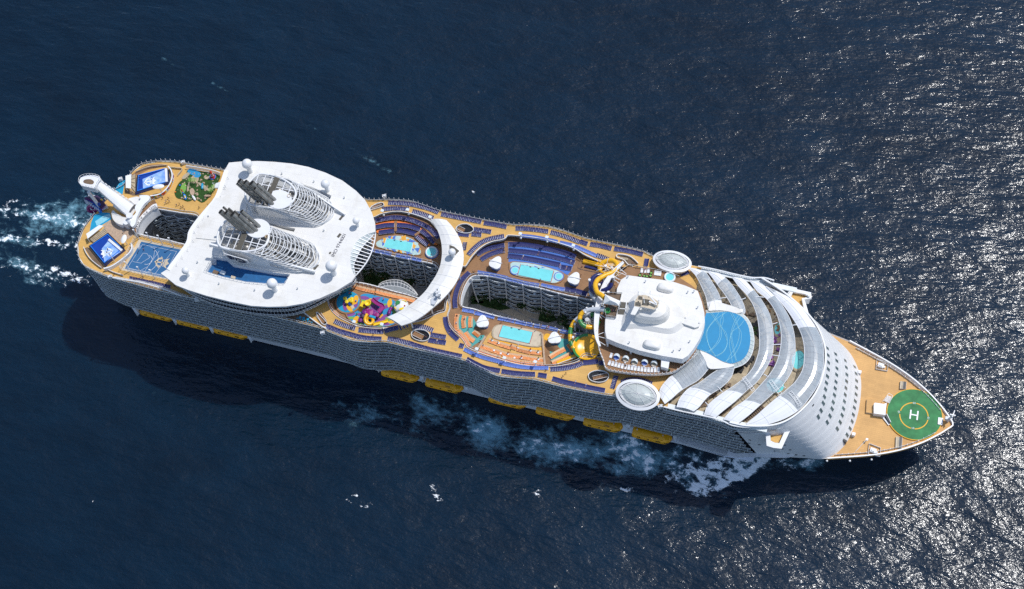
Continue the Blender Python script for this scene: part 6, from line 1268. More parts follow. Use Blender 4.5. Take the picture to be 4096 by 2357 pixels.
    # support columns of the yellow slide
    t=empty('slide_support',U('P',670,280,Z),'white posts and radiating struts holding the yellow and blue tube slides','slide support'); b=MB()
    for x,y,zt in((665,232,55),(755,250,53),(777,395,57),(573,505,56),(705,615,56),(580,335,52),(645,435,53),(535,425,52),(430,435,55),(530,620,52),(750,570,54)): col(b,x,y,zt,.45,z0=ZP)
    for cx,cy in((670,250),(760,262),(777,400)):
        c=U('P',cx,cy,54)
        for k in range(8): a=k*.785; b.bar(c,c+Vector((math.cos(a)*4.5,math.sin(a)*3.8,-.8+(k%3)*.7)),.1,.1,'whitep')
    b.build('post',t)
    # bowl
    c=U('P',385,1420,ZP+4); c=U('E',235,945,ZP+3.6); t=empty('bowl_slide',(c.x,c.y,ZP),'large open yellow bowl slide with green rim segments','water slide'); rr=5.15; b=MB()
    b.lathe((c.x,c.y,ZP+1.2),[(rr,2.6),(rr*.97,2.1),(rr*.86,1.6),(rr*.6,1.15),(rr*.3,.95),(rr*.12,.8),(0.02,.5)],'yellow',48); b.build('bowl',t)
    b=MB()
    for a0,a1,m in((1.7,2.9,'green'),(2.9,3.5,'yellow'),(3.5,4.4,'green'),(4.4,7.98,'yellow')):
        b.lathe((c.x,c.y,ZP+1.2),[(rr+.05,1.2),(rr+.35,2.2),(rr+.3,2.9),(rr,2.9),(rr-.6,2.2)],m,24,1,1,0,None,a0,a1)
    b.build('rim',t); b=MB()
    for k in range(8): a=k*.785; b.cyl((c.x+math.cos(a)*rr*.95,c.y+math.sin(a)*rr*.95,ZP),.2,2.4,'whitep',8)
    b.build('leg',t)
    b=MB(); b.bar(U('D',960,1360,ZP+.5),U('D',1135,1290,ZP+1.2),1.7,.5,'yellow'); b.bar(U('D',945,1372,ZP+.9),U('D',1125,1305,ZP+1.6),.2,.8,'whitep'); b.build('run_out',t)
    # slide start platform with canopy
    t=empty('slide_platform',U('P',760,900,ZS),'slide start platform under a peaked white canopy next to the roof','platform'); b=MB(); z=57.5
    b.prism(L('P',z,'640 640 900 640 885 720 860 820 850 860 815 990 665 970 690 860 700 800 760 700'),z-.4,z,'brownf',side='whitep'); b.build('platform_floor',t)
    b=MB(); P=L('P',z+3.4,'660 648 880 745 860 815 630 785'); ap=U('P',735,735,z+5.6); ap2=U('P',815,770,z+5); b.add(P+[ap,ap2],[(0,1,5),(0,5,4),(0,4,3),(3,4,5),(3,5,2),(1,2,5)],'sail'); b.build('peaked_canopy',t)
    b=MB(); rail(b,L('P',z,'665 920 665 970 815 992 850 860 905 640'),z,1.3,1.5); rail(b,L('P',z,'640 640 900 640'),z,1.3,1.5)
    for p in P: b.cyl((p.x,p.y,z-8),.2,11.4,'whitep',6)
    b.prism(L('P',ZS+3,'720 520 790 530 820 640 770 640 730 560 600 540 600 515'),ZS+2.6,ZS+3,'brownf'); b.build('platform_rail',t)
    b=MB(); p=U('P',690,880,z+.8); b.lathe((p.x,p.y,z),[(1.2,0),(1.2,.9),(.9,.9),(.7,.2),(0,.2)],'green',16); b.build('slide_mouth',t)
slides()
def ORD(n):
    o=['','first','second','third','fourth','fifth','sixth','seventh','eighth','ninth','tenth','eleventh','twelfth','thirteenth','fourteenth','fifteenth','sixteenth','seventeenth','eighteenth','nineteenth','twentieth']
    if n<=20: return o[n]
    t,u=divmod(n,10); return ['','','','thirtieth','fortieth','fiftieth'][t] if u==0 else ['','','twenty-','thirty-','forty-','fifty-'][t]+o[u]
# ---------------------------------------------------------------- loungers
def lounger(m,fm='whitep',w=.56,l=1.9,bk=.62):
    b=MB(); b.box((0,-(l*bk)/2+l/2-l*.0-l*(1-bk),.34),(w,l*bk,.09),m); a=math.radians(32); bl=l*(1-bk)
    y0=l/2-bl; b.box((0,y0+bl*math.cos(a)/2,.36+bl*math.sin(a)/2),(w,bl,.08),m,M=Matrix.Rotation(a,3,'X'))
    b.box((w/2+.045,-.1,.3),(.06,l*.95,.08),fm); b.box((-w/2-.045,-.1,.3),(.06,l*.95,.08),fm); b.box((0,-l/2,.3),(w+.1,.07,.08),fm)
    for x in(-w/2,w/2):
        for y in(-l*.38,l*.2): b.box((x,y,.14),(.05,.05,.28),fm)
    return b
def striped():
    b=lounger('spad','orange')
    for x in(-.19,.02,.2): b.box((x,-.3,.395),(.13,1.15,.02),'stripe'); b.box((x,.62,.62),(.13,.62,.02),'stripe',M=Matrix.Rotation(math.radians(32),3,'X'))
    b.box((.11,-.3,.397),(.04,1.15,.02),'redc'); return b
KIND={'n':('sun_lounger',lounger('navy'),'sun lounger','dark navy blue sun loungers in rows'),'b':('mesh_deck_chair',lounger('lblue',l=1.5,w=.54,bk=.5),'deck chair','light blue deck chairs in rows'),
's':('striped_lounger',striped(),'striped lounger','orange striped loungers'),'w':('padded_daybed',lounger('wpad','whitep',w=.85,l=1.95),'daybed','white padded daybeds'),'k':('wicker_lounger',lounger('brownf','dark'),'wicker lounger','brown wicker loungers')}
ROWS=[]
def R_(k,fr,z,n,s,lab,ind=1,tilt=0,flip=0): ROWS.append((k,fr,z,n,s,lab,ind,tilt,flip))
U8=ZT+.04; P5=ZP+.01; S5=ZS+.01
R_('n','I',U8,38,'390 205 460 230 560 272 700 312 820 347 940 372 1060 383 1170 388','in the starboard rail row by the splash area')
R_('n','I',U8,12,'1280 388 1400 405 1550 442','in the short starboard rail row below the crescent tip')
R_('n','I',U8,36,'1575 445 1700 488 1900 545 2100 590 2330 640','in the rail row below the oval stair opening')
R_('n','I',U8,12,'510 132 600 172 700 208 790 232','in the first inner row beside the splash area')
R_('n','I',U8,15,'860 258 960 268 1080 278 1195 282','in the middle inner row beside the splash area')
R_('n','I',U8,9,'1235 275 1300 252 1410 225','in the curved inner row next to the crescent tip')
R_('n','I',U8,3,'1455 232 1500 208 1550 190','in the trio under the crescent tip')
R_('n','I',U8,11,'1635 218 1720 212 1800 218 1860 238 1915 262','in the arc above the starboard oval stair opening')
R_('n','I',U8,10,'1900 328 2000 345 2100 362','in the upper row beside the oval stair opening')
R_('n','I',U8,12,'1870 405 2000 428 2100 442','in the lower row beside the oval stair opening')
R_('n','I',U8,22,'2105 80 2110 140 2130 210 2165 280 2220 340 2280 390','in the curve outside the teal floored seating')
R_('n','I',U8,3,'2315 482 2360 492','in the trio standing alone near the teal seating')
R_('n','J',U8,24,'195 250 300 305 400 348 555 378','in the aft rail row opposite the yellow floor')
R_('n','J',U8,22,'590 385 700 402 800 412 950 418','in the middle rail row opposite the yellow floor')
R_('n','J',U8,6,'1000 425 1080 437','in the group of six by the starboard rail')
R_('n','J',U8,38,'1160 468 1250 495 1330 515 1450 540 1560 565 1735 600','in the foremost starboard rail row')
R_('n','J',U8,19,'1140 360 1240 355 1340 340 1420 320 1480 295','in the curved row beside the bowl slide')
R_('n','J',U8,11,'1505 290 1660 275','in the straight row below the bowl slide',0)
R_('n','J',U8,4,'1685 290 1740 290','in the group tucked against the cabana deck',0)
R_('n','J',U8,8,'1868 445 1830 570','in the column aft of the starboard oval pod',0)
R_('n','J',U8,17,'1940 510 1990 485 2060 478 2130 480 2200 500 2260 525','in the arc hugging the starboard oval pod',0)
R_('n','H',U8,26,'560 292 700 322 830 350 960 382','by the sports court',0)
for s,n,z in(('545 300 640 280 740 270 860 287 980 332 1080 388 1150 465',46,P5+1.5),('545 365 640 347 715 345',14,P5+.9),('755 345 850 352 965 385',17,P5+.9),('985 400 1040 440 1110 510',13,P5+.9),('580 418 650 407 715 402',11,P5+.45),('750 397 830 407 930 432',15,P5+.45),('940 452 990 495 1040 532',9,P5+.45)): R_('n','C',z,n,s,'',0)
for fr,n,s in(('C',31,'672 128 800 133 900 145 1000 168 1080 192 1145 218'),('C',25,'1185 240 1300 262 1420 285 1560 312'),('D',15,'340 158 430 172 522 190'),('D',20,'612 205 700 208 800 218 878 230'),('D',18,'912 238 1000 262 1080 290 1150 318'),('D',5,'1165 318 1215 335'),('D',14,'1250 340 1340 355 1420 375'),('E',19,'485 82 600 100 725 130'),('C',16,'615 190 740 182 855 190'),('C',13,'905 212 1000 238 1095 275'),('C',11,'1500 385 1655 410'),('C',6,'1480 432 1560 440'),('C',8,'1345 430 1440 440'),('C',4,'1410 520 1400 580'),('D',24,'205 425 250 375 320 320 400 290 500 272'),('D',7,'1305 435 1350 450 1395 470'),('E',6,'768 175 758 230'),('E',6,'1070 305 1130 285')): R_('n',fr,U8,n,s,'',0)
for n,s in((35,'88 880 85 820 95 760 115 700 150 640 205 585'),(54,'555 340 700 345 850 372 1000 405 1115 445'),(50,'550 392 700 405 850 430 1000 465 1105 495'),(40,'545 440 640 450 760 470 860 490 980 515'),(10,'1000 535 1080 548'),(20,'280 425 340 390 420 365 505 350'),(17,'315 470 380 430 450 405 505 395'),(16,'1035 725 1120 740 1210 765')): R_('n','D',P5+.06,n,s,'',0)
for fr,z,n,s,lab in(('D',U8,34,'170 1240 240 1275 330 1310 460 1345','in the aft curve outside the yellow floor'),('D',U8,40,'470 1352 560 1375 700 1395 880 1400','in the fore curve outside the yellow floor'),
 ('D',P5,22,'285 580 400 600 530 628','in the aft group above the long well'),('D',P5,22,'540 637 620 655 700 675 800 690','in the middle group above the long well'),('D',P5,17,'830 690 900 705 1020 727','in the fore group above the long well'),
 ('D',U8,30,'660 268 760 278 870 298 960 318','in the aft row above the navy tiers'),('D',U8,28,'990 325 1100 352 1200 395 1300 440','in the fore row above the navy tiers'),
 ('D',P5,10,'155 902 245 918','in the aftmost group below the long well'),('D',P5,17,'262 930 340 945 418 965','in the second group below the long well'),('D',P5,14,'460 975 520 985 590 1000','in the third group below the long well'),('D',P5,8,'610 1005 650 1012 688 1022','in the group above the starboard pool'),('D',P5,5,'705 1022 745 1032','in the five above the starboard pool corner'),('D',P5,20,'770 1038 860 1052 960 1075','in the crowded group past the starboard pool'),('D',P5,8,'995 1085 1060 1098','beside the post of the ring slide'),('D',P5,3,'1125 1115 1150 1120','in the trio next to the bowl slide'),
 ('C',P5,8,'415 565 480 575 520 590','under the aft roof notch'),('C',P5,15,'545 597 620 610 690 625','in the aft group below the mosaic pool'),('C',P5,13,'745 637 810 650 875 662','in the middle group below the mosaic pool'),('C',P5,8,'900 668 980 687','in the fore group below the mosaic pool')): R_('b',fr,z,n,s,'light blue deck chair '+lab)
for fr,z,n,s,lab in(('N',P5,26,'600 135 700 160 900 220 1180 282','in the aft row behind the splash area'),('N',P5,30,'1250 285 1500 350 1800 415 2000 465 2150 510','in the fore row behind the splash area'),('N',P5,14,'130 600 200 760 310 880','in the narrow column left of the toddler pool'),
 ('D',P5+.06,17,'108 945 100 985 98 1025 105 1075','outermost column on the aft teal floor'),('D',P5+.06,16,'120 1085 150 1120 180 1160 210 1210','outer diagonal on the aft teal floor'),('D',P5+.06,12,'168 960 160 1000 165 1050','middle column on the aft teal floor'),('D',P5+.06,10,'180 1100 210 1140 245 1165','middle diagonal on the aft teal floor'),('D',P5+.06,10,'225 965 220 1000 220 1045','inner column on the aft teal floor'),('D',P5+.06,8,'250 1090 290 1120','inner diagonal on the aft teal floor'),
 ('D',P5+.08,8,'380 1162 455 1190','yellow floor, first row, aft group'),('D',P5+.08,10,'475 1197 560 1222','yellow floor, first row, second group'),('D',P5+.08,5,'570 1215 605 1228','yellow floor, first row, short group'),('D',P5+.08,12,'625 1238 720 1260','yellow floor, first row, fourth group'),('D',P5+.08,9,'740 1262 820 1270','yellow floor, first row, fore group'),
 ('D',P5+.08,10,'310 1212 410 1245','yellow floor, second row, aft group'),('D',P5+.08,9,'430 1252 510 1280','yellow floor, second row, second group'),('D',P5+.08,10,'520 1285 620 1300','yellow floor, second row, middle group'),('D',P5+.08,10,'630 1300 730 1315','yellow floor, second row, fourth group'),('D',P5+.08,10,'740 1317 845 1332','yellow floor, second row, fore group'),
 ('D',P5+.08,8,'300 1252 380 1285','yellow floor, last row, aft group'),('D',P5+.08,8,'390 1290 470 1312','yellow floor, last row, second group'),('D',P5+.08,12,'500 1322 640 1348','yellow floor, last row, third group'),('D',P5+.08,14,'660 1352 850 1372','yellow floor, last row, fore group'),
 ('D',P5+.06,13,'905 1305 960 1270 1020 1240','fore teal floor, upper diagonal'),('D',P5+.06,14,'925 1355 990 1325 1070 1285','fore teal floor, lower diagonal'),('D',P5+.06,6,'1060 1200 1080 1225 1095 1250','fore teal floor, beside the bowl slide')): R_('s',fr,z,n,s,'orange striped lounger, '+lab)
R_('w','J',S5,16,'1795 290 1880 312 1960 332 2050 345 2140 358 2230 368 2345 368','white padded daybed in the row before the round cabanas')
R_('w','E',S5,3,'722 272 780 275','white padded daybed in the trio on the port upper deck'); R_('w','E',S5,3,'842 295 882 300','white padded daybed in the trio next to the port whirlpool')
R_('w','E',S5,1,'451 1022 452 1022','white padded daybed standing alone beside the first round cabana')
for s,n,lab in(('920 232 1040 210',8,'in the gap behind the third canopy band'),('1180 362 1260 295 1330 250',9,'in the gap behind the fourth canopy band'),('1530 402 1620 340 1740 250',10,'in the gap behind the frontmost canopy band'),('1070 105 1150 90',6,'under the glass near the third band')): R_('k','K',ZP+.05,n,s,'brown wicker lounger '+lab)
def place_rows():
    src={}; seen={k:0 for k in KIND}; stuff=MB(); used=set(); protos={}
    for k,fr,z,n,s,lab,ind,tilt,flip in ROWS:
        nm,mb,cat,grp=KIND[k]; P=L(fr,z,s); P=sm(P,n) if n>2 and len(P)>2 else rs(P,n) if n>1 else P[:1]
        for i,p in enumerate(P):
            a=P[max(0,i-1)]; b=P[min(len(P)-1,i+1)]; d=b-a if len(P)>1 else Vector((1,0,0)); ang=math.atan2(d.y,d.x)
            if k=='n' and fr=='H': ang+=.2
            ang+=random.uniform(-.05,.05)
            if ind and seen[k]<300:
                seen[k]+=1
                if k not in protos: o=mb.build(nm,loc=(0,0,0)); protos[k]=o
                else: o=protos[k].copy(); COL.objects.link(o)
                w_={'n':'navy sun lounger','b':'light blue deck chair','s':'orange striped lounger','w':'white padded daybed','k':'brown wicker lounger'}[k]; q_=lab
                for pre in ('light blue deck chair ','orange striped lounger, ','white padded daybed ','brown wicker lounger '): q_=q_.replace(pre,'')
                o.location=p; o.rotation_euler=(0,0,ang); tag(o,(w_+' '+q_) if n<2 else w_+', '+(ORD(i+1) if i+1<n else 'last')+' from aft '+q_,cat,grp)
            else:
                Rz=Matrix.Rotation(ang,3,'Z'); V=[Rz@Vector(v)+p for v in mb.v]; o_=len(stuff.v); stuff.v+=[tuple(v) for v in V]
                mm=[stuff.mi(q) for q in mb.mats]
                for f,m_ in zip(mb.f,mb.m): stuff.f.append(tuple(x+o_ for x in f)); stuff.m.append(mm[m_]); stuff.sm.append(False)
    o=stuff.build('sun_loungers'); tag(o,'the many other dark navy sun loungers lining the port side, tiers and well edge','sun lounger','dark navy blue sun loungers in rows','stuff')
place_rows()
# ---------------------------------------------------------------- stair openings and ramps
def stair_opening(fr,pts,lab,steps,ang=0,z=ZT):
    P=sm(L(fr,z+1.0,pts),48,True); b=MB(); b.wall(P,z,z+1.05,.18,'whitep',closed=True); b.prism(off(P,.1,True),z+.02,z+.08,'dark'); b.build('stair_opening_rim',SHIP)  # dark sheet laid on the uncut deck paints in the shade of the stairwell
    s=MB(); v=[float(a) for a in steps.split()]; A=U(fr,v[0],v[1],z+.3); B=U(fr,v[2],v[3],z+.3); d=(B-A); w=v[4]; n=10
    pn=Vector((-d.y,d.x,0)).normalized()
    for k in range(n):
        q=A+d*((k+.5)/n); s.bar(q-pn*w/2,q+pn*w/2,d.length/n*.8,.12+.05*k,'teak')
    s.bar(A-pn*w/2+Vector((0,0,.6)),B-pn*w/2+Vector((0,0,.6)),.1,.1,'whitep'); s.bar(A+pn*w/2+Vector((0,0,.6)),B+pn*w/2+Vector((0,0,.6)),.1,.1,'whitep'); s.build('stairway',SHIP)
stair_opening('I','1625 270 1680 245 1760 245 1830 270 1872 320 1870 365 1830 400 1760 410 1680 390 1625 355 1610 310','', '1640 300 1780 370 2.0')
stair_opening('C','1330 355 1370 332 1430 330 1475 355 1490 385 1465 410 1410 418 1350 405 1320 385','', '1340 370 1400 400 1.6')
stair_opening('E','250 1190 275 1165 330 1150 390 1158 425 1180 428 1210 405 1240 350 1255 290 1245 260 1225','', '290 1225 420 1195 1.6')
stair_opening('C','485 175 540 135 590 122 615 128 618 148 590 162 530 180 495 190','', '500 175 600 140 1.0')
stair_opening('I','235 5 260 0 290 40 330 80 375 130 390 160 350 172 315 150 270 80','', '270 30 355 150 2.2')
def ramp():
    b=MB(); q=sm(L('E',ZT+1,'505 125 500 150 540 165 570 180 600 215 635 225 640 240 600 240'),30); b.wall(q,ZT,ZT+1.1,.25,'whitep'); q=sm(L('E',ZT+1,'510 122 570 130 620 145 660 175 690 205'),30); b.wall(q,ZT,ZT+1.1,.25,'whitep'); b.prism(L('E',ZT+.1,'520 135 600 150 650 180 680 215 640 235 600 210 560 175'),ZT+.04,ZT+.1,'brownf'); b.prism(L('E',ZT+.6,'530 150 600 160 600 180 535 172'),ZT,ZT+.6,'beige'); b.build('ramp_house',SHIP)
    b=MB(); b.prism(L('Q',ZT+.06,'1150 460 1400 407 1500 402 1560 450 1700 560 1735 602 1600 575 1400 530'),ZT,ZT+.06,'brownf'); b.wall(sm(L('Q',ZT+1,'1330 412 1420 392 1490 395 1540 430 1640 510 1760 595 1830 630'),30),ZT,ZT+1.2,.35,'whitep'); b.build('side_terrace',SHIP)
    for i,(x,y) in enumerate(((1450,468),(1498,480),(1560,495))):
        p=U('Q',x,y,ZT+.7); t=empty('cafe_table',(p.x,p.y,ZT),'small blue round table on the dark starboard terrace, '+('aftmost','middle','foremost')[i]+' of three','table','blue tables on the side terrace'); b=MB(); b.cyl((p.x,p.y,ZT+.65),.5,.06,'aqua',14); b.build('tabletop',t); b=MB(); b.cyl((p.x,p.y,ZT+.06),.06,.6,'steel',6); b.build('leg',t)
    b=MB(); b.box((0,0,.4),(.5,.5,.08),'aqua'); b.box((0,.24,.7),(.5,.06,.6),'aqua')
    for x in(-.2,.2):
        for y in(-.2,.2): b.box((x,y,.2),(.05,.05,.4),'steel')
    o=b.build('cafe_chair',loc=(0,0,0)); j=0
    nb=0
    for x,y in((1410,488),(1435,495),(1460,505),(1490,515),(1520,522),(1560,535),(1590,542),(1620,550)):
        p=U('Q',x,y,ZT+.06); c=o if j==0 else o.copy(); 
        if j: COL.objects.link(c)
        j+=1; c.location=(p.x,p.y,ZT+.06); c.rotation_euler=(0,0,3.3); tag(c,'small blue chair, '+ORD(j)+' from aft on the dark starboard terrace','chair','blue chairs on the side terrace')
ramp()
# ---------------------------------------------------------------- cabanas, planters, parasols, lamps
def cabanas():
    for i,(x,y) in enumerate(((500,1030),(580,1048),(658,1075),(747,1080),(830,1090))):
        p=U('E',x,y,ZS+.8); t=empty('round_cabana',(p.x,p.y,ZS),'white round shell cabana, '+('aftmost','second from aft','middle','fourth from aft, with a blue cushion','foremost')[i]+' of five','cabana','five round cabanas'); b=MB()
        b.lathe((p.x,p.y,ZS),[(1.25,.3),(1.3,.8),(1.15,1.4),(.75,1.85),(0,2.0)],'frost',20,1,1,0,None,-.35,math.pi+.35); b.cyl((p.x,p.y,ZS),1.25,.35,'whitep',24); b.build('shell',t)
        b=MB(); b.cyl((p.x,p.y,ZS+.35),1.1,.2,'lblue' if i in(0,3) else 'cream',20); b.build('cushion',t); b=MB(); b.box((p.x+.1,p.y-1.55,ZS+.25),(.45,.45,.45),'whitep'); b.build('side_box',t)
    for i,(x,y) in enumerate(((935,1135),(963,1150),(975,1068),(982,1040),(1125,462))):
        p=U('E',x,y,ZS+.5) ; t=empty('planter',(p.x,p.y,ZS),'dark round planter with a clipped bush, '+('next to the white stair house','beside the end of the rail','below the white roof edge','against the white roof edge','near the whirlpool on the port side')[i],'planter'); b=MB(); b.cyl((p.x,p.y,ZS),.35,.5,'dark',12,r2=.42); b.build('pot',t); b=MB(); b.ball((p.x,p.y,ZS+.85),.48,'bush',10); b.build('bush',t)
    for i,(x,y) in enumerate(((706,312),(745,318),(768,322),(800,316),(805,292))):
        p=U('E',x,y,ZS+.3); t=empty('tub_chair',(p.x,p.y,ZS),'round dark tub chair with a lime cushion on the port upper deck, '+('aftmost','second','third','foremost','hindmost')[i]+' of five','chair','round tub chairs'); b=MB(); b.lathe((p.x,p.y,ZS),[(.4,0),(.62,.3),(.66,.75),(.56,.72),(.5,.35)],'dark',16); b.build('shell',t); b=MB(); b.cyl((p.x,p.y,ZS+.3),.5,.12,'lgreen',14); b.build('cushion',t)
cabanas()
def parasols():
    k=0
    for fr,x,y,m,w in(('D',568,1195,'redp','between the first two groups of the first striped row'),('D',732,1232,'redp','next to the fourth group of the first striped row'),('D',540,1262,'redp','between groups of the second striped row, aft'),('D',655,1296,'redp','in the middle of the second striped row'),('D',815,1368,'redp','at the fore end of the last striped row'),('D',403,1146,'green','by the first table near the pool corner'),('D',560,1243,'green','in front of the second striped row'),('D',797,1247,'green','behind the fore group of the first row'),('D',800,1306,'green','at the fore end of the second row'),('D',455,1172,'whitep','beside the first row aft group'),('D',625,1198,'whitep','beside the first row fourth group')):
        p=U(fr,x,y,ZP+1.6); nm={'redp':'red','green':'green','whitep':'white'}[m]; t=empty('folded_parasol',(p.x,p.y,ZP),nm+' folded parasol '+w,'parasol','folded parasols on the yellow floor'); b=MB(); b.lathe((p.x,p.y,ZP+.9),[(.1,0),(.27,.3),(.16,1.2),(0,1.5)],m,8); b.build('canopy',t); b=MB(); b.cyl((p.x,p.y,ZP),.04,.95,'whitep',5); b.build('pole',t)
    for i,(x,y,w) in enumerate(((405,1160,'at the aft end of the first striped row'),(460,1183,'after the aft group of the first striped row'),(627,1221,'before the fourth group of the first striped row'),(735,1248,'below the red parasol in the first row'),(798,1263,'by the green parasol in the first row'),(420,1245,'between the aft groups of the second row'),(478,1271,'after the second group of the second row'),(540,1277,'below the aft red parasol of the second row'),(595,1309,'below the middle group of the second row'),(655,1310,'below the middle red parasol'),(800,1322,'at the fore end of the second row'))):
        p=U('D',x,y,ZP+.7); t=empty('side_table',(p.x,p.y,ZP),'small white round table '+w,'table','white side tables'); b=MB(); b.cyl((p.x,p.y,ZP+.62),.42,.07,'whitep',12); b.build('tabletop',t); b=MB(); b.cyl((p.x,p.y,ZP),.05,.62,'steel',5); b.build('leg',t)
    for i,(fr,x,y,z,w) in enumerate((('D',272,1232,ZT,'at the aft corner of the yellow pool floor'),('D',508,1308,ZT,'in the middle of the yellow pool floor edge'),('D',772,1342,ZT,'at the fore end of the yellow pool floor'),('C',330,1278,ZT,'over the wooden edge of the splash area'),('C',600,1303,ZT,'over the yellow slide run-out'),('C',605,200,ZT,'on the port rim above the orange tiers, aft'),('C',850,190,ZT,'on the port rim above the orange tiers, middle'),('C',1068,260,ZT,'on the port rim next to the crescent horn'),('D',645,245,ZT,'on the port rim above the navy tiers, aft'),('D',873,275,ZT,'on the port rim above the navy tiers, middle'),('D',1100,345,ZT,'on the port rim above the navy tiers, fore'))):
        p=U(fr,x,y,z+4.2); t=empty('lamp_post',(p.x,p.y,z),'white square-headed lamp post '+w,'lamp post','deck lamp posts'); b=MB(); b.box((p.x,p.y,z+4.2),(1.3,1.1,.12),'frost',rz=-.1); b.build('lamp_head',t); b=MB(); b.cyl((p.x,p.y,z),.14,4.2,'whitep',6); b.box((p.x,p.y,z+.35),(.7,.6,.7),'whitep'); b.build('pole',t)
    b=MB()
    for fr,s,n in(('D','285 600 530 640 700 685 1220 790',20),('C','430 580 700 640 1100 725',14),('D','150 885 420 955 860 1052 1290 1115',18),('N','640 90 1200 210 1760 330 2200 400',16)):
        for p in rs(L(fr,ZP,s),n): b.cyl((p.x,p.y,ZP),.12,2.4,'whitep',5)
    b.build('rail_post',SHIP)
parasols()
# ---------------------------------------------------------------- people
def figure(pose,shirt,short,hair='hair'):
    J={'stand':[(0,0,.95),(0,0,1.2),(0,0,1.42),(0,0,1.52),(0,.02,1.66),(.1,0,.88),(.12,.03,.48),(.12,0,.06),(.12,-.16,.03),(-.1,0,.88),(-.12,.02,.48),(-.12,0,.06),(-.12,-.16,.03),(.2,0,1.38),(.27,.03,1.12),(.26,-.08,.88),(-.2,0,1.38),(-.27,.03,1.12),(-.26,-.08,.88)],
     'walk':[(0,0,.93),(0,-.02,1.2),(0,-.04,1.42),(0,-.05,1.52),(0,-.06,1.66),(.1,0,.86),(.11,-.24,.5),(.11,-.32,.07),(.11,-.5,.06),(-.1,0,.86),(-.11,.14,.48),(-.11,.42,.14),(-.11,.38,.02),(.2,-.03,1.38),(.27,.18,1.14),(.27,.2,.92),(-.2,-.03,1.38),(-.27,-.18,1.14),(-.25,-.38,1.0)],
     'lie':[(0,.1,.5),(0,.36,.62),(0,.58,.76),(0,.68,.82),(0,.8,.9),(.1,.0,.48),(.12,-.42,.52),(.12,-.82,.46),(.12,-.86,.58),(-.1,.0,.48),(-.12,-.42,.48),(-.12,-.84,.46),(-.12,-.88,.58),(.2,.56,.72),(.3,.3,.6),(.3,.05,.52),(-.2,.56,.72),(-.3,.3,.6),(-.3,.05,.52)]}[pose]
    E=[(0,1),(1,2),(2,3),(3,4),(0,5),(5,6),(6,7),(7,8),(0,9),(9,10),(10,11),(11,12),(2,13),(13,14),(14,15),(2,16),(16,17),(17,18)]
    Rd=[.15,.14,.16,.065,.115,.1,.065,.04,.045,.1,.065,.04,.045,.065,.045,.035,.065,.045,.035]
    me=bpy.data.meshes.new('tmp'); me.from_pydata(J,E,[]); o=bpy.data.objects.new('tmp',me); COL.objects.link(o)
    sk=o.modifiers.new('s','SKIN'); o.modifiers.new('u','SUBSURF').levels=1
    for i,v in enumerate(me.skin_vertices[0].data): v.radius=(Rd[i],Rd[i]); v.use_root=(i==0)
    dg=bpy.context.evaluated_depsgraph_get(); m2=bpy.data.meshes.new_from_object(o.evaluated_get(dg)); bpy.data.objects.remove(o); m2.name='person'
    m2.materials.clear()
    for q in('skin',shirt,short,hair): m2.materials.append(MAT[q])
    a=Vector(J[0]); hd=Vector(J[4]); ax=(Vector(J[2])-a).normalized()
    for p in m2.polygons:
        c=p.center; t=(c-a).dot(ax); p.use_smooth=True
        if (c-hd).length<.2: p.material_index=3 if (c-hd).dot(ax)>.02 or c.y>hd.y+.05 else 0
        elif t>.08 and t<.5 and abs(c.x)<.27: p.material_index=1
        elif t<=.08 and (c-a).length<.36: p.material_index=2
        else: p.material_index=0
    return m2
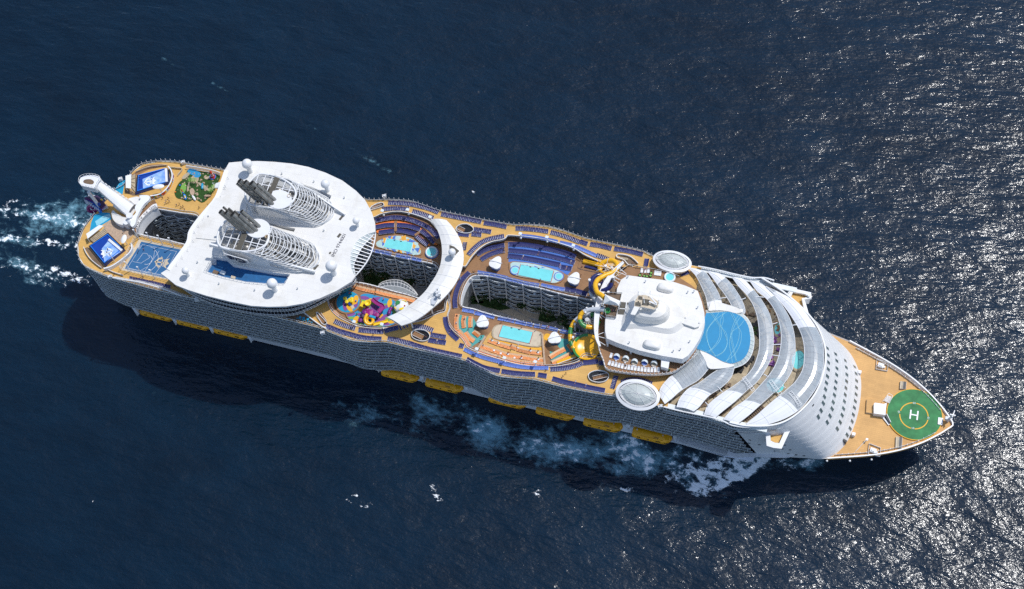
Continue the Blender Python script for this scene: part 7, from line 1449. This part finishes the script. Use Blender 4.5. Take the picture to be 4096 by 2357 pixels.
def people():
    V=[(s,c,h) for s,c,h in(('cw','cb','hair'),('cb','ck','hair'),('cr','cb','hair'),('ck','ck','hair'),('skin','cr','hair'),('skin','lblue','hair'),('yel2','cb','hair'))]
    PM={(p,i):figure(p,*V[i]) for p in('stand','walk','lie') for i in range(7)}
    cl=['in a white shirt and blue shorts','in a blue shirt and black shorts','in a red shirt','dressed in black','in red swimwear','in light blue swimwear','in a yellow shirt']
    PL=[('A',828,430,ZT,'stand',3,'beside the curved rim of the port surf simulator'),('A',852,478,ZT,'stand',0,'lowest in the group by the port simulator'),('A',858,455,ZT,'walk',0,'in the group near the port surf simulator, upper left'),('A',880,430,ZT,'walk',3,'at the top of the group near the port simulator'),('A',872,468,ZT,'stand',6,'in the middle of the port group'),('A',890,460,ZT,'walk',1,'at the right of the port group'),
    ('A',955,495,ZT,'walk',1,'near the port well rail, left'),('A',980,482,ZT,'stand',3,'near the port well rail, upper'),('A',995,512,ZT,'walk',3,'near the port well rail, middle'),('A',1012,505,ZT,'stand',3,'near the port well rail, right'),('A',1025,532,ZT,'walk',1,'near the port well rail, lowest'),('A',1155,515,ZT,'walk',3,'beside the big white roof edge on the port side'),
    ('A',735,248,ZT+1.7,'stand',3,'surfing on the port simulator'),('A',622,250,ZT+1.4,'stand',3,'at the back of the port simulator'),('A',335,893,ZT+1.6,'stand',3,'surfing on the starboard simulator'),('A',185,800,ZT,'stand',2,'under the awning of the starboard simulator, left'),('A',205,785,ZT,'stand',3,'under the awning of the starboard simulator, middle'),('A',220,770,ZT,'stand',2,'under the awning of the starboard simulator, right'),
    ('A',490,700,ZT,'walk',1,'below the tower foot, upper'),('A',478,735,ZT,'walk',0,'below the tower foot, lower'),('A',660,895,ZT,'walk',2,'playing on the blue court'),('A',395,1110,ZT,'walk',3,'bending by the aft starboard rail'),('A',655,1135,ZT,'stand',3,'behind the navy loungers by the court'),('A',575,1158,ZT,'stand',2,'sitting end of the navy row by the court'),('A',935,1222,ZT,'walk',3,'where the starboard deck narrows under the roof'),
    ('D',240,572,ZP,'stand',3,'at the aft corner of the long park opening'),('D',256,568,ZP,'stand',2,'in pink at the aft corner of the long park opening'),('D',878,352,ZP,'stand',3,'in the shade under the port rim, alone'),('D',948,345,ZP,'walk',3,'in the shade under the port rim, walking'),('D',1050,382,ZP,'stand',2,'in the shade near the port lamp post'),('D',1070,388,ZP,'stand',3,'in the shade beside the port lamp post'),('D',818,640,ZP,'walk',2,'on the edge of the port pool'),('D',1165,598,ZP,'walk',4,'beside the fore port pod'),('D',480,1005,ZP,'walk',2,'above the starboard pool corner'),('D',655,1052,ZP,'stand',2,'above the starboard pool, fore'),
    ('D',312,1130,ZP,'stand',3,'at the stone divider, upper'),('D',302,1165,ZP,'walk',2,'at the stone divider, in red'),('D',198,1065,ZP,'walk',3,'on the aft teal floor, middle'),('D',240,1280,ZT,'walk',1,'outside the curved light blue row'),('D',455,1298,ZP,'walk',3,'between striped rows, aft'),('D',680,1355,ZP,'walk',3,'between striped rows, fore'),('D',865,1415,ZT,'walk',1,'forward of the light blue row'),('D',1035,1440,ZT,'walk',3,'walking on the open starboard deck, upper'),('J',1270,435,ZT,'walk',3,'walking on the open starboard deck, lower'),('D',820,1105,ZP,'walk',0,'beside the fore yellow floor edge'),('D',775,1075,ZP,'stand',0,'above the starboard pool fore corner'),
    ('I',1058,315,ZT,'walk',1,'running below the splash area'),('I',1822,358,ZT,'stand',2,'on the stairs of the starboard oval opening'),('C',1205,1172,ZP,'stand',3,'below the crescent, near blue chairs'),('N',1215,335,ZP,'walk',3,'on the wooden walk behind the splash area'),('C',770,592,ZP,'walk',2,'on the edge of the mosaic pool'),('C',1080,632,ZP+.9,'stand',5,'in the round whirlpool tub'),('E',490,155,ZT,'stand',3,'leaning at the port ramp house'),('E',640,200,ZT,'walk',4,'on the port ramp'),('E',680,235,ZS,'walk',1,'at the top of the port ramp'),('P',320,245,ZP,'walk',2,'at the end of the yellow slide run-out'),('P',745,885,57.5,'stand',2,'on the slide start platform, left'),('P',775,890,57.5,'stand',1,'on the slide start platform, right'),('E',585,1005,ZS,'stand',1,'between the first two round cabanas'),
    ('J',1490,255,ZT,'walk',3,'at the railing under the bowl slide')]
    PL+=[('D',668,450,P5,'lie',0,'lying in the lowest navy tier, aft'),('D',800,420,P5,'lie',1,'lying in the middle navy tier'),('D',985,530,P5,'lie',5,'lying in the lowest navy tier, fore'),('D',1078,495,P5,'lie',0,'lying at the fore end of the navy tiers'),('D',1040,545,P5,'lie',5,'lying near the fore port pool corner'),('D',570,990,P5,'lie',5,'lying on a light blue chair above the starboard pool, aft'),('D',870,1060,P5,'lie',3,'lying in the crowded light blue group, middle'),('D',820,1045,P5,'lie',3,'lying in the crowded light blue group, aft'),('D',885,1058,P5,'lie',2,'lying in the crowded light blue group, fore'),('D',100,960,P5,'lie',3,'lying on a striped lounger in the outermost column, aft'),('D',95,1020,P5,'lie',0,'lying on a striped lounger in the outermost column'),('D',165,990,P5,'lie',1,'lying in the middle striped column'),('D',325,1212,P5,'lie',1,'lying at the aft end of the second striped row'),('J',1410,510,U8,'lie',0,'lying in the foremost starboard rail row'),('J',1528,545,U8,'lie',0,'lying in the foremost starboard rail row, further forward'),('I',2165,285,U8,'lie',1,'lying in the curve outside the teal seating'),('I',1980,425,U8,'lie',0,'lying in the block beside the stair opening'),('E',748,270,S5,'lie',2,'lying on a white daybed on the port upper deck'),('E',575,1120,S5,'lie',3,'lying on a white daybed below the second cabana'),('D',505,400,P5,'lie',3,'lying at the fore end of the short navy row')]
    for fr,x,y,z,ps,i,w in PL:
        p=U(fr,x,y,z+(.8 if ps!='lie' else 0)); o=bpy.data.objects.new('person',PM[(ps,i)]); COL.objects.link(o); o.location=(p.x,p.y,z+.04); o.rotation_euler=(0,0,random.uniform(0,6.28) if ps!='lie' else -.1); tag(o,'person '+(cl[i]+' ' if not('red' in w or 'pink' in w or len(w.split())>8) else '')+w,'person','people on the decks')
people()

for o in bpy.data.objects:
    if o.get('label') and not o.parent and not 4<=len(o['label'].split())<=16: print('LABEL',o.name,o['label'])
